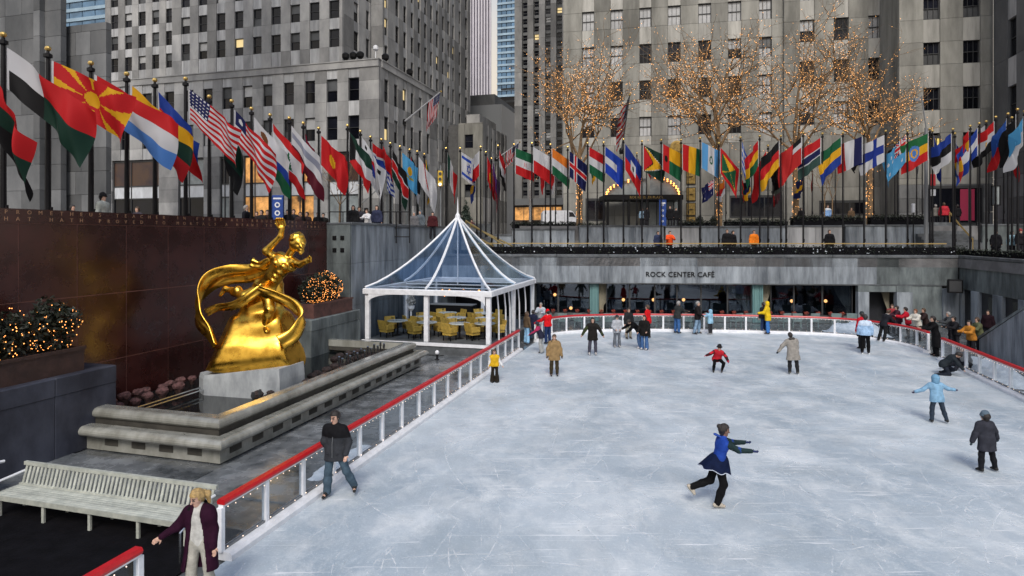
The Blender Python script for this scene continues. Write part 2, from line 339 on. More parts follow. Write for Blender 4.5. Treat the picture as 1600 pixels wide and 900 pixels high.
# ------------------------------------------------------------------ grey return wall and pillar right of the granite
sw=gthing('side_wall','streaked blue grey stone wall rising behind the white pavilion','wall',-15.5,26.8)
ch={}
b0=0
for i,w in enumerate((1.3,2.6,2.6,2.6,2.6,2.7)):
    for z0,z1 in ((0,2.1),(2.1,4.2),(4.2,6.1)): slab(sw,0,b0,b0+w,z0,z1,M['plaza_stone'],'stone_slab',.2,.006,ch)
    b0+=w
MB().box(-1.25,-.2,.0,14.4,0,6.05).build('wall_core',M['mortar'],sw)
MB().bbox(-.4,.05,-.05,14.4,6.1,6.22,.02).build('coping',M['coping'],sw)
pl=gthing('stone_pillar','grey stone end pillar with four square holes beside the granite wall','pillar',-16.8,26.8)
for z0,z1 in ((0,2.1),(2.1,4.2),(4.2,6.1)):
    MB().bbox(.005,1.29,-.12,.12,z0+.005,z1-.005,.01).build('stone_slab',M['plaza_dark'],pl)
MB().bbox(0,1.3,-.14,.2,6.1,6.2,.02).build('coping',M['coping'],pl)
for x in (.35,.78):
    for z in (4.75,5.35): 
        h=MB(); h.box(x,x+.2,-.16,-.12,z,z+.2); h.box(x+.03,x+.17,-.165,-.16,z+.03,z+.17); h.build('square_vent',M['black_metal'],pl)
# ------------------------------------------------------------------ stone pedestals with planters of lit shrubs
def pedestal(b0,b1,label,m):
    p=gthing('stone_pedestal',label,'pedestal',-16.75,b0); L=b1-b0; n=max(1,int(L/1.6))
    for i in range(n):
        MB().bbox(.02,1.85,i*L/n+.004,(i+1)*L/n-.004,0,1.55,.012).build('stone_block',m,p)
        MB().bbox(.02,1.87,i*L/n+.003,(i+1)*L/n-.003,1.555,2.0,.02).build('stone_block',m,p)
    return p
pedestal(6.5,13.33,'dark blue grey stone pedestal under the long planter of sparsely lit shrubs',M['plaza_black'])
pedestal(22.5,26.6,'grey stone pedestal under the short planter beside the grey pillar',M['plaza_dark'])
def planter(a0,a1,b0,b1,z,h,m,label):
    p=gthing('planter_box',label,'planter',a0,b0,z); w,l=a1-a0,b1-b0; t=.05
    for (x0,x1,y0,y1) in ((0,t,0,l),(w-t,w,0,l),(t,w-t,0,t),(t,w-t,l-t,l)):
        MB().box(x0,x1,y0,y1,0,h).build('side_board',m,p)
    MB().box(t,w-t,t,l-t,0,h-.08).build('soil',M['earth'],p)
    MB().box(w-.02,w+.035,-.03,l+.03,h-.07,h+.012).build('rim',m,p); return p
planter(-16.5,-15.15,6.6,12.6,2.0,.62,M['planter'],'long dark planter box on the dark pedestal at the far left')
planter(-16.5,-15.1,23.0,26.2,2.0,.62,M['planter_red'],'short brown planter box on the grey pedestal by the pillar')
def leaf_mass(name, blobs, n, size, parent, m=None, seed=1):      # many small leaf faces through the volume
    rs=np.random.RandomState(seed); vs=[];fs=[]
    tot=sum(b[3]*b[4]*b[5] for b in blobs)
    for (x,y,z,rx,ry,rz) in blobs:
        k=int(n*rx*ry*rz/tot)+4; d=rs.normal(size=(k,3)); d/=np.linalg.norm(d,axis=1)[:,None]; r=rs.rand(k,1)**.38
        c=np.array([x,y,z])+d*r*np.array([rx,ry,rz])
        u=rs.normal(size=(k,3)); u/=np.linalg.norm(u,axis=1)[:,None]; w=np.cross(u,rs.normal(size=(k,3))); w/=np.linalg.norm(w,axis=1)[:,None]
        s=size*(.6+.8*rs.rand(k,1)); q=np.stack([c-u*s,c+w*s*.45,c+u*s,c-w*s*.45],1).reshape(-1,3)
        o=len(vs); vs+=q.tolist(); fs+=[(o+4*i,o+4*i+1,o+4*i+2,o+4*i+3) for i in range(k)]
    b=MB(); b.v=vs; b.f=fs; b.m=[0]*len(fs); o=b.build(name,m or M['hedge'],parent); return o
def lights_on(blobs, n, r, parent, m, seed=2, bias=(1,0,.0), low=0):
    rs=np.random.RandomState(seed); b=MB(); tot=sum(q[3]*q[4]+q[3]*q[5]+q[4]*q[5] for q in blobs)
    for (x,y,z,rx,ry,rz) in blobs:
        for _ in range(int(n*(rx*ry+rx*rz+ry*rz)/tot)):
            d=rs.normal(size=3); d/=np.linalg.norm(d); d[0]=abs(d[0])
            if low and d[2]>0 and rs.rand()<low: d[2]=-d[2]*.8
            b.octa((x+d[0]*rx*1.02,y+d[1]*ry*1.02,z+d[2]*rz*1.02),r*(.6+.5*rs.rand()))
    return tag(b.build('fairy_lights',m,parent),kind='stuff')
def shrub(a,b,z,label,blobs,n,nl,seed,group=None,lowb=.5):
    s=gthing('lit_shrub',label,'shrub',a,b,z,group)
    k=MB()
    for q in blobs[:4]: k.tube([(q[0],q[1],0),(q[0]+.05,q[1],q[2]*.5),(q[0],q[1]+.05,q[2])],[.03,.022,.01],5)
    k.build('stem',M['planter'],s)
    leaf_mass('foliage',blobs,n,.075,s,seed=seed); lights_on(blobs,nl,.017,s,M['bulb'],seed+5,low=lowb); return s
rs=np.random.RandomState(5)
for i,bb in enumerate((7.4,8.6,9.8,11.0,12.1)):
    bl=[(rs.uniform(-.1,.2),rs.uniform(-.3,.3),.45+rs.rand()*.45,.5,.52,.42) for _ in range(4)]+[(0.1,0,.4,.6,.6,.45),(0,rs.uniform(-.3,.3),.95+.25*rs.rand(),.32,.3,.34)]
    shrub(-15.85,bb,2.55,('dark shrub with scattered amber lights, '+['cut by the left edge of the photo','second from the left in the long planter','third from the left in the long planter','second from the right in the long planter','at the right end of the long planter'][i]),bl,1500,88,20+i,'lit shrubs in the long planter')
bl=[(0,-.75,.55,.55,.7,.55),(0,0,.65,.55,.8,.62),(0,.75,.6,.5,.65,.6),(0,.2,1.05,.4,.6,.35),(0,-.5,.95,.4,.5,.35)]
shrub(-15.75,24.6,2.55,'rounded shrub thick with amber fairy lights by the grey pillar',bl,3800,420,40,lowb=.3)
# ------------------------------------------------------------------ back wall over the cafe
def basis(p0,p1):
    d=(p1-p0); L=d.length; return L, math.atan2(d.y,d.x)
Lb,ab=basis(WL,WR)
def xb(px):                                                         # column -> distance along the back wall
    t=(px-800)/F; d=(WR-WL)/Lb; return (t*WL.y-WL.x)/(d.x-t*d.y)
bw=thing('cafe_wall','long streaked grey stone wall carrying the cafe sign over the dark windows','wall',(WL.x,WL.y,0),ab)
ch={}
seam_px=[690,745,800,836,870,905,950,1000,1045,1090,1135,1180,1225,1265,1300,1340,1370,1405,1440,1470,1497]
def wslab(par,x0,x1,z0,z1,m,name='stone_slab',y0=0,th=.3,gap=.004):
    k=(round(x1-x0,2),round(z1-z0,2),m.name,th)
    if k not in ch: ch[k]=MB().box(gap,x1-x0-gap,0,th,gap,z1-z0-gap).mesh(name,m)
    return link(name,ch[k],par,(x0,y0,z0))
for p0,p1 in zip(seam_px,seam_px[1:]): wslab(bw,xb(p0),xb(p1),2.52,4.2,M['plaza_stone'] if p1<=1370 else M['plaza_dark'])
MB().box(0,Lb,.3,.6,2.5,4.2).build('wall_core',M['mortar'],bw)
MB().box(0,Lb,-.02,.75,2.45,2.52).build('soffit',M['coping'],bw)
for p0,p1 in zip(seam_px[::2],seam_px[2::2]): MB().bbox(xb(p0)+.003,xb(p1)-.003,-.06,.5,4.2,4.36,.02).build('coping',M['coping'],bw)
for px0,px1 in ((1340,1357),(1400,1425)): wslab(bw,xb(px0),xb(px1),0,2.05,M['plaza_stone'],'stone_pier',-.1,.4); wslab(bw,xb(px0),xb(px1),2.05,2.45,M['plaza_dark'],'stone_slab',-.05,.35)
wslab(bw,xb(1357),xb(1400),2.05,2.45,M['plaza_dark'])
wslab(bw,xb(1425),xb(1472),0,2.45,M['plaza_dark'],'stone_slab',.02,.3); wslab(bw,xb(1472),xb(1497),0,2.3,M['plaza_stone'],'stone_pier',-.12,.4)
text_obj('ROCK CENTER CAFÉ',.46,M['black_metal'],.03,bw,(xb(1008.5),-.03,2.93),(R(90),0,0),'sign_lettering',spacing=1.01)
# cafe behind the wall: glazing, columns, curtains, lamps
cafe=thing('cafe','dark glazed cafe front under the grey stone wall','shop front',(WL.x,WL.y,0),ab)
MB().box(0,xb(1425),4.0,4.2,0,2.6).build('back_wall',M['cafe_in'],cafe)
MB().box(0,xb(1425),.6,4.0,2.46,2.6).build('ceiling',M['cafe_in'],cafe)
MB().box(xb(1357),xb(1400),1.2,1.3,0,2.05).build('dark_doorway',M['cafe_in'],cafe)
mull=[836,872,922,936,948,985,1025,1060,1098,1140,1178,1195,1208,1245,1290,1338]
for p0,p1 in zip(mull,mull[1:]):
    if p1-p0<16: continue
    f=MB(); x0,x1=xb(p0),xb(p1)
    for (a,b,c,d) in ((x0,x0+.05,.5,2.45),(x1-.05,x1,.5,2.45),(x0,x1,.45,.5),(x0,x1,2.38,2.45)): f.box(a,b,.50,.58,c,d)
    fr=f.build('window',M['frame_dark'],cafe); MB().box(x0+.05,x1-.05,.53,.545,.5,2.38).build('pane',M['cafe_glass'],fr)
MB().box(xb(836),xb(1340),.42,.62,0,.45).build('window_sill',M['plaza_dark'],cafe)
for p0,p1 in ((922,936),(1178,1195)):
    c=MB(); n=6; x0,x1=xb(p0),xb(p1)
    for i in range(n): c.bbox(x0+(x1-x0)*i/n,x0+(x1-x0)*(i+1)/n-.01,.28,.5,0,2.45,.015)
    c.build('fluted_column',M['teal'],cafe)
def curtain(p0,p1,tie,left):
    vs=[];fs=[];n=14;mz=12;x0,x1=xb(p0),xb(p1)
    for j in range(mz+1):
        t=j/mz; z=2.4-1.9*t; k=1-.72*min(1,t*1.3)**1.5 if tie else 1
        for i in range(n+1):
            s=i/n; x=(x0+(x1-x0)*s*k) if left else (x1-(x1-x0)*s*k); vs.append((x,.8+.06*math.sin(s*n*2.2),z))
    for j in range(mz):
        for i in range(n): q=j*(n+1)+i; fs.append((q,q+1,q+n+2,q+n+1))
    b=MB(); b.add(vs,fs); b.build('curtain',M['curtain'],cafe,smooth=True)
for a in ((900,921,True,False),(937,962,True,True),(1140,1178,True,False),(1196,1212,True,True),(1310,1338,True,False),(1385,1400,True,False)): curtain(*a)
for px,py in ((867,462),(892,483),(974,470),(1021,470),(1068,470),(1237,472),(1290,472)):
    l=thing('table_lamp','small glowing amber lamp inside the cafe '+{867:'near the left end',892:'low beside the leftmost curtain',974:'left of the sign',1021:'under the first letters of the sign',1068:'under the middle of the sign',1237:'just right of the second teal column',1290:'beside the right hand curtain'}[px],'lamp',group='amber lamps inside the cafe')
    d=(WR-WL)/Lb; q=WL+d*xb(px); D=q.y+1.2; l.location=(W(px,D).x,D,zz(py,D))
    MB().lathe([(.02,-.35),(.02,0),(.06,.02)],n=6).build('stand',M['brass'],l); MB().ball((0,0,.07),.11,8).build('shade',M['lamp'],l)
# flower pots on the ledge behind the rail
# ------------------------------------------------------------------ right wall with doors
rw=gthing('right_wall','dark grey green stone wall with doorways along the right of the rink','wall',16.6,46.0)
wd_px=[(1497,1504),(1518,1530),(1552,1567),(1592,1612)]
def yr(px): return bat(px,16.6)-46.0
segs=sorted([yr(p) for p in (1497,1530,1565,1600,1640,1700,1800,1900)])
for y0,y1 in zip(segs,segs[1:]):
    k=MB(); k.box(0,.3,y0+.006,y1-.006,2.3,4.2); k.build('stone_slab',M['plaza_dark'],rw)
MB().box(.3,.6,segs[0],0,0,4.2).build('wall_core',M['mortar'],rw)
for p0,p1 in wd_px+[(1612,1900)]: MB().bbox(-.05,.3,min(yr(p0),yr(p1))+.004,max(yr(p0),yr(p1))-.004,0,2.3,.015).build('stone_pier',M['plaza_stone'],rw)
for p0,p1 in ((1504,1518),(1530,1552),(1567,1592)):
    y1,y0=yr(p0),yr(p1); d=MB(); d.box(.12,.16,y0+.02,y1-.02,0,2.27); dr=d.build('door',M['cafe_in'],rw)
    MB().box(.1,.118,y0+.2,(y0+y1)/2,.6,2.1).build('pane',M['win_dark'],dr)
for y0,y1 in zip(segs,segs[1:]): MB().bbox(-.06,.5,y0+.003,y1-.003,4.2,4.36,.02).build('coping',M['coping'],rw)
# stair flank on the right
sf=gthing('stair_flank','sloping grey stone stair flank at the right edge of the rink','stair wall',13.3,0)
b1=bat(1530,13.3); b0=bat(1608,13.3); zt=zz(478,(-13.3*SN+b0*CS)); zl=.75
s=MB(); s.slab([(0,b1,0),(0,b1,zl),(0,b0,zt),(0,b0-6,zt+2),(0,b0-6,0)],(.35,0,0)); s.build('stone_flank',M['plaza_stone'],sf)
s=MB(); s.slab([(-.04,b1+.05,zl),(-.04,b1+.05,zl+.12),(-.04,b0,zt+.12),(-.04,b0-6,zt+2.12),(-.04,b0-6,zt+2.005),(-.04,b0,zt+.005)],(.43,0,0)); s.build('coping',M['plaza_dark'],sf)
sp=thing('loudspeaker','dark box loudspeaker on the corner of the right wall','loudspeaker',(W(1492,37.2).x,37.2,zz(447,37.2)),R(-30))
MB().bbox(-.38,.38,-.3,.3,-.4,.4,.04).build('cabinet',M['black_metal'],sp); MB().box(-.3,.3,-.315,-.30,-.32,.32).build('grille',M['frame_dark'],sp); MB().tube([(0,.3,0),(0,.75,0)],.04).build('bracket',M['black_metal'],sp)
# ------------------------------------------------------------------ buildings
class Fac:                                                          # a vertical facade between picture columns
    def __init__(s, par, p0, ang, px1):
        s.par=par; s.p0=p0; s.ang=ang; s.d=Vector((math.cos(ang),math.sin(ang),0)); s.len=s.x(px1)
    def x(s,px):
        t=(px-800)/F; return (t*s.p0.y-s.p0.x)/(s.d.x-t*s.d.y)
    def D(s,px): return s.p0.y+s.d.y*s.x(px)
    def z(s,px,py): return zz(py,s.D(px))
    def pt(s,x,y=0,z=0):
        n=Vector((-s.d.y,s.d.x,0)); p=s.p0+s.d*x+n*y; p.z=z; return p
    def put(s,name,me,x,z,y=0,par=None):
        if par is not None: return link(name,me,par)
        o=link(name,me,s.par); p=s.pt(x,y,z)-s.par.location; pr=s.par.rotation_euler.z
        o.location=Matrix.Rotation(-pr,3,'Z')@p; o.rotation_euler=(0,0,s.ang-pr); return o
VD=-TH; UD=R(90)-TH                                                 # directions of the grid in the view
bc={}
def cached(key,fn):
    if key not in bc: bc[key]=fn()
    return bc[key]
WINR=random.Random(3)
def add_window(fc,x0,x1,z0,z1,style='sash',y=.22,frame='frame_dark',glass=None):
    w,h=round(x1-x0,1),round(z1-z0,1); fm=M[frame]; zm=h*.5
    def mk():
        b=MB(); t=.06*max(1,w/1.5)
        b.box(0,t,0,.1,0,h); b.box(w-t,w,0,.1,0,h); b.box(t,w-t,0,.1,h-t,h); b.box(t,w-t,0,.1,0,t); b.box(t,w-t,.0,.08,zm-t*.5,zm+t*.5)
        if style in('mull','tri'):
            k=2 if style=='mull' else 3
            for i in range(1,k): b.box(w*i/k-t*.3,w*i/k+t*.3,.01,.08,t,h-t)
        b.box(-.06,w+.06,-.12,.0,-.12,-.002)
        return b.mesh('window',fm)
    o=fc.put('window',cached(('w',w,h,style,frame),mk),x0,z0,y)
    a,b_=glass or (pick_glass(),pick_glass())
    for nm,k,zz0,zz1 in (('pane',a,zm,h-.06),('pane',b_,.06,zm)):
        me=cached(('p',w,h,k,zz0),lambda:MB().box(.05,w-.05,.09,.1,zz0,zz1).mesh('pane',M[k]))
        link('pane',me,o)
    return o
GW=[('win_dark',.62),('win_blind',.22),('win_sky',.05),('win_warm',.03),('win_dark',.08)]
def pick_glass(t=None):
    r=WINR.random()
    for k,p in (t or GW):
        r-=p
        if r<0: return k
    return 'win_dark'
def stone(fc,x0,x1,z0,z1,m='limestone',y=0,th=.4,name='stone_block',gap=.012):
    w,h=round(x1-x0,2),round(z1-z0,2)
    if w<.08 or h<.05: return
    me=cached(('b',w,h,m,th),lambda:MB().box(gap,w-gap,0,th,gap,h-gap).mesh(name,M[m]))
    return fc.put(name,me,x0,z0,y)
def grid_facade(fc,cols,rows,zlo,zhi,xlo,xhi,m='limestone',sp='spandrel',style='sash',split=2,glass=None,span_y=.06,wide=4.5,frame='frame_dark'):
    """piers of blocks between window columns; windows and spandrel panels alternate in the columns"""
    cols=sorted(cols); rows=sorted(rows)
    edges=[xlo]+[e for c in cols for e in c]+[xhi]
    per=[zlo]
    for r0,r1 in rows: per+= [r0,r1]
    per+=[zhi]
    zs=[]
    ph=(rows[1][0]-rows[0][0]) if len(rows)>1 else 3.6
    z=rows[0][0]
    while z>zlo: z-=ph/split
    while z<zhi-.05:
        zs.append((max(z,zlo),min(z+ph/split,zhi))); z+=ph/split
    for i in range(0,len(edges),2):                                 # piers
        a,b=edges[i],edges[i+1]
        for j,(z0,z1) in enumerate(zs):
            n=max(1,int((b-a)/wide+.35)); 
            if n==1: stone(fc,a,b,z0,z1,m)
            else:
                off=.5*(j%2)/n
                cut=[a]+[a+(b-a)*(k+off)/n for k in range(0 if off else 1,n)]+[b]
                for q0,q1 in zip(cut,cut[1:]): stone(fc,q0,q1,z0,z1,m)
    for (a,b) in cols:
        zc=zlo
        for r0,r1 in rows:
            if r0-zc>.1: stone(fc,a,b,zc,r0,sp,span_y,.3,'spandrel_panel')
            add_window(fc,a,b,r0,r1,style,frame=frame,glass=glass() if glass else None); zc=r1
        if zhi-zc>.1: stone(fc,a,b,zc,zhi,sp,span_y,.3,'spandrel_panel')
def core(fc,xlo,xhi,zlo,zhi,depth,name='core',m='mortar',y=.42):
    b=MB(); b.box(0,xhi-xlo,0,depth,0,zhi-zlo); return fc.put(name,b.mesh(name,M[m]),xlo,zlo,y)
ZT=84
# --- the big limestone block across the street, left of centre
B2=thing('office_block','tall grey limestone office block with lower wing and shop windows behind the left flags','office building',(W(592,72).x,72,0),-TH)
pc=W(592,72)
f=Fac(B2,pc,VD,592)
def rowz(fc,pairs): return [(fc.z(px,y1),fc.z(px,y0)) for px,y0,y1 in pairs]
lcols=[(p0,p1) for p0,p1 in ((257,272),(287,302),(317,332),(347,362),(379,394),(410.5,425.5),(443,459),(476,492),(510,527),(544,561))]
xl=f.x(160)
cols=[(f.x(a),f.x(b)) for a,b in lcols]; cols=[(f.x(188),f.x(202)),(f.x(222),f.x(237))]+cols
zr=rowz(f,[(552,180,217),(552,121,157)]); ztop=f.z(590,91); zg=f.z(552,236)
grid_facade(f,cols,zr,zg,ztop-.9,xl,-.0,glass=None)
b=MB(); b.box(xl,.0,-.12,.6,ztop-.9,ztop-.12); b.box(xl,.06,-.2,.6,ztop-.12,ztop); o=f.put('cornice',b.mesh('cornice',M['limestone']),0,0)
core(f,xl,-.45,ZS,ztop-.3,17)
shop=[(175,248),(278,318),(343,358),(380,422),(452,490),(512,560)]
xe=[xl]+[f.x(p) for s_ in shop for p in s_]+[0]
z1=f.z(540,238); zsp1=f.z(540,283); zsp0=f.z(540,303); 
for i in range(0,len(xe),2):
    zc=ZS
    while zc<zg-.1: stone(f,xe[i],xe[i+1],zc,min(zc+1.6,zg)); zc+=1.6
M['shop_warm']=mat('warm_shop_interior',(.62,.30,.09),.5,c2=(.03,.015,.008),scale=.45,emit='base',es=.7)
M['shop_brown']=mat('brown_shop_display',(.075,.042,.028),.3,c2=(.03,.02,.03),scale=.35,lo=.4,hi=.6)
M['shop_pale']=mat('pale_shop_blind',(.30,.34,.35),.25,c2=(.15,.17,.18),scale=.5)
M['shop_band']=mat('white_glass_band',(.55,.58,.62),.3,var=.25,scale=1,streak=.3)
for i,(p0,p1) in enumerate(shop):
    x0,x1=f.x(p0),f.x(p1); w=round(x1-x0,2)
    fr=MB(); h=z1-ZS; t=.14
    for (a,b_) in ((0,t),(w-t,w),(w*.38,w*.38+t*.8)): fr.box(a,b_,0,.15,0,h)
    for z in (0,zsp0-ZS-t,zsp1-ZS,h-t): fr.box(t,w-t,.01,.14,z,z+t)
    o=f.put('shop_window',fr.mesh('shop_window',M['frame_dark']),x0,ZS,.2)
    up=('shop_brown','shop_pale','win_dark','shop_warm','shop_warm','shop_brown')[i]; lo=('win_dark','win_dark','shop_pale','shop_warm','shop_warm','shop_pale')[i]
    MB().box(t,w-t,.1,.13,zsp1-ZS+t,h-t).build('pane',M[up],o); MB().box(t,w-t,.09,.13,zsp0-ZS,zsp1-ZS).build('glass_band',M['shop_band'],o); MB().box(t,w-t,.11,.13,t,zsp0-ZS-t).build('pane',M[lo],o)
    if zg-z1>.15: stone(f,x0,x1,z1,zg,'limestone',.05,.3)
# right face of the lower wing
fr_=Fac(B2,pc,UD,683); L=fr_.len
cols=[(fr_.x(a),fr_.x(b)) for a,b in ((600.6,607.6),(616,622),(629.5,635.5),(642,647),(654.6,659.6),(667,671.5))]
grid_facade(fr_,cols,zr,zg,ztop-.9,0.42,L)
b=MB(); b.box(0.62,L,-.12,.5,ztop-.9,ztop-.12); b.box(.62,L,-.2,.5,ztop-.12,ztop); fr_.put('cornice',b.mesh('cornice',M['limestone']),0,0)
for i,(a,b_) in enumerate(((600,617),(633,646),(657,666))):
    x0,x1=fr_.x(a),fr_.x(b_); w=x1-x0; k=MB(); h=zg-.3-ZS
    for q in (0,w*.5,w-.14): k.box(q,q+.14,0,.12,0,h)
    for z in (0,zsp0-ZS,zsp1-ZS,h-.14): k.box(.14,w-.14,.01,.1,z,z+.14)
    o=fr_.put('shop_window',k.mesh('shop_window',M['frame_grey']),x0,ZS,.2); MB().box(.1,w-.1,.1,.12,.1,h-.1).build('pane',M['shop_pale'],o)
xs=[.42]+[fr_.x(p) for p in (600,617,633,646,657,666)]+[L]
for i in range(0,len(xs),2):
    zc=ZS
    while zc<zg-.1: stone(fr_,xs[i],xs[i+1],zc,min(zc+2.2,zg)); zc+=2.2
for p0,p1 in zip(xs[1::2],xs[2::2]): stone(fr_,p0,p1,zg-.3,zg,'limestone',.05,.3)
# tower above: near bay
tw=Fac(B2,W(283,86),VD,535)
tcols=[(283,296.5),(310,323.5),(338,352),(366.5,380),(395,408.5),(423.5,438.5),(453.5,468.5),(483.5,499),(514,530)]
def rows_at(fc,px,y0,y1,dy,n,up=3): return [(fc.z(px,y1-dy*k),fc.z(px,y0-dy*k)) for k in range(-n,up)]
zr2=rows_at(tw,522,45,73,45,0,4)
grid_facade(tw,[(tw.x(a),tw.x(b)) for a,b in tcols],zr2,ztop-.2,zr2[-1][1]+2.0,tw.x(269),tw.len,split=1)
core(tw,tw.x(269),tw.len-.45,ztop-.5,ZT,30); ztw=zr2[-1][1]+2.0
# recessed bay on the left
rb=Fac(B2,W(165,108),VD,283)
zr3=rows_at(rb,178,91.5,113,34,1,4)
zbase=rb.z(178,118)
zr3=[r for r in zr3 if r[0]>zbase]
grid_facade(rb,[(rb.x(a),rb.x(b)) for a,b in ((173,184.5),(195,206),(216,227.5),(237.5,248.5),(259,268.5))],zr3,zbase-4,zr3[-1][1]+2,rb.x(164),rb.x(283),split=1)
core(rb,rb.x(164),rb.x(283),zbase-4,ZT,25)
# flank of the near bay, then the long right face
p2=tw.pt(tw.len); fk=Fac(B2,p2,UD,580)
zr4=rows_at(fk,556,49,79,45.5,0,4)
grid_facade(fk,[(fk.x(a),fk.x(b)) for a,b in ((553,560.5),(572,577.5))],zr4,ztop-.3,ztw,.42,fk.len,split=1)
core(fk,.45,fk.len,ztop-.5,ZT,8)
p3=fk.pt(fk.len); ft=Fac(B2,p3,VD,598); 
for k in range(8): stone(ft,0.0,ft.len,ztop+k*3.0-.3,ztop+k*3.0+2.7)
core(ft,0,ft.len-.45,ztop-.5,ZT,8)
p4=ft.pt(ft.len); rf=Fac(B2,p4,UD,735)
M['limestone_glow']=M['limestone_warm']
rcols=[(600.8,606),(618,623.5),(630.5,635.3),(642,646.3),(653,657.2),(663,667),(672.4,676),(681.5,685.3),(691,694.3),(699.3,702.7),(707,710),(717,720),(727,730.5)]
zr5=[(rf.z(620,108+41.3*k),rf.z(620,82+41.3*k)) for k in range(4,-9,-1)]
cc=[(rf.x(a),rf.x(b)) for a,b in rcols]
zb=ZS+2
grid_facade(rf,cc[:6],[r for r in zr5 if r[0]>ztop-2],ztop-3,zr5[-1][1]+2,.42,rf.x(669.5),split=1)
grid_facade(rf,cc[6:],zr5,zb,zr5[-1][1]+2,rf.x(669.5),rf.len,split=1)
core(rf,.45,rf.len,zb-2,ZT,12)
# cameras and floodlights on the cornice
for px,py,nm in ((540,92,'floodlight'),(552,91,'floodlight'),(563,90,'floodlight'),(587,84,'security camera'),(602,93,'floodlight'),(640,116,'floodlight')):
    D=f.D(min(px,590)) if px<592 else fr_.D(px)
    t=thing('floodlight' if nm=='floodlight' else 'security_camera',('dark floodlight' if nm=='floodlight' else 'white security camera')+' on the cornice of the left hand office block '+{540:'furthest left of three',552:'in the middle of three',563:'just left of the camera',587:'right above its corner',602:'just right of its corner',640:'half along its right face'}[px],nm,(W(px,D).x,D,ztop))
    if nm=='floodlight':
        b=MB(); b.lathe([(.2,.1),(.42,.35),(.45,.75),(.25,.95)],n=8); b.build('housing',M['black_metal'],t); MB().box(-.08,.08,-.08,.08,0,.3).build('bracket',M['frame_grey'],t)
    else:
        MB().tube([(0,0,0),(0,0,.9)],.06).build('mast',M['white_metal'],t); MB().lathe([(.15,.9),(.32,1.05),(.3,1.4),(.1,1.55)],n=8).build('dome',M['white_metal'],t)
# flags on slanted poles come later
# --- dark wall of the building at the left edge
B1=thing('corner_building','dark stone building cut by the left edge, with pilasters and no windows','building',(W(-160,46).x,46,0),-TH)
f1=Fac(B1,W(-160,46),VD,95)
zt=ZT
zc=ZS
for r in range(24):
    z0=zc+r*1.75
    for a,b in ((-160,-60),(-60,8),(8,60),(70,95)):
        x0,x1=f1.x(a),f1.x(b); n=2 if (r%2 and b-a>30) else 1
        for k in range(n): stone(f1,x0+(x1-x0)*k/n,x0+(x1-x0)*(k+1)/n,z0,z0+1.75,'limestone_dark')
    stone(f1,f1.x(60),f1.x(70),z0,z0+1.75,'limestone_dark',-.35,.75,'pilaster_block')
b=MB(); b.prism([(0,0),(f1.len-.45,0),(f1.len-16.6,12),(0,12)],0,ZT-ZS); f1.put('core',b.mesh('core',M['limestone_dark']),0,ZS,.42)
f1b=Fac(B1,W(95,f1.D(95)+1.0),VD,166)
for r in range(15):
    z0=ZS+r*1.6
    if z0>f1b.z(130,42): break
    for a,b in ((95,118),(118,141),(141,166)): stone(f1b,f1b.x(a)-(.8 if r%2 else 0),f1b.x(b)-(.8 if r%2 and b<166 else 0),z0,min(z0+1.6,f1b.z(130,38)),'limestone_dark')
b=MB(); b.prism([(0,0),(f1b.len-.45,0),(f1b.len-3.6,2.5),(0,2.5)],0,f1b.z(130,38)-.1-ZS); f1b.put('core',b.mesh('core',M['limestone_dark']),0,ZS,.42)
# --- limestone building on the right
def Lab(n): return M[n]
R1D=66.0
RB=thing('limestone_building','broad buff limestone building with pale window columns behind the lit trees, filling the right half','office building',(W(880,R1D).x,R1D,0),R(-11.5))
r1=Fac(RB,W(880,R1D),R(-11.5),1225)
RG=[0]; SKYW={(0,1),(0,2),(0,3),(1,2),(1,3),(3,3),(4,3),(5,3),(6,1),(6,2),(6,3)}
def rglass():
    n=RG[0]; RG[0]+=1
    if n<42 and (n//6,n%6) in SKYW: return ('win_sky','win_sky') if n%6!=2 or n<12 else ('win_blind','win_sky')
    r=WINR.random()
    if r<.22: return ('win_sky','win_sky')
    if r<.40: return ('win_blind','win_dark')
    if r<.50: return ('win_sky','win_dark')
    return ('win_dark','win_dark')
cols1=[(909.5,928.5),(954,973),(999,1018),(1043.5,1063.5),(1091,1111),(1137.5,1158),(1186,1206)]
zz1=[(r1.z(1147,208-58.5*k+0),r1.z(1147,177-58.5*k)) for k in range(0,6)]
zb1=r1.z(1147,222)
grid_facade(r1,[(r1.x(a),r1.x(b)) for a,b in cols1],zz1,zb1,zz1[-1][1]+2,0,r1.len,'limestone_warm','spandrel_warm','tri',2,rglass)
core(r1,0,r1.len,ZS,ZT,25,m='limestone_warm')
r2=Fac(RB,W(1225,61.2),R(-11.5),1389)
cols2=[(1250,1272.5),(1303,1326),(1357,1380)]
zz2=[(r2.z(1315,193-65.5*k),r2.z(1315,158-65.5*k)) for k in range(0,5)]
zb2=r2.z(1315,210)
grid_facade(r2,[(r2.x(a),r2.x(b)) for a,b in cols2],zz2,zb2,zz2[-1][1]+2,0,r2.len,'limestone_warm','spandrel_warm','tri',2,rglass)
core(r2,0,r2.len,ZS,ZT,25,m='limestone_warm')
r3=Fac(RB,W(1405,54),R(-11.5),1552)
cols3=[(1443,1469),(1505,1532)]
zz3=[(r3.z(1456,243-71*k),r3.z(1456,208-71*k)) for k in range(0,6)]
zb3=r3.z(1456,288)
grid_facade(r3,[(r3.x(a),r3.x(b)) for a,b in cols3],zz3,zb3,zz3[-1][1]+2,0,r3.len,'limestone_warm','spandrel_warm','tri',2,lambda:('win_dark','win_blind') if WINR.random()<.3 else ('win_dark','win_dark'))
core(r3,.45,r3.len-.45,ZS,ZT,25,m='limestone_warm')
p5=r3.pt(0,.0); fl3=Fac(RB,W(1389,r2.D(1389)),R(78.5+180),1405)     # flank between the two wings, running towards us
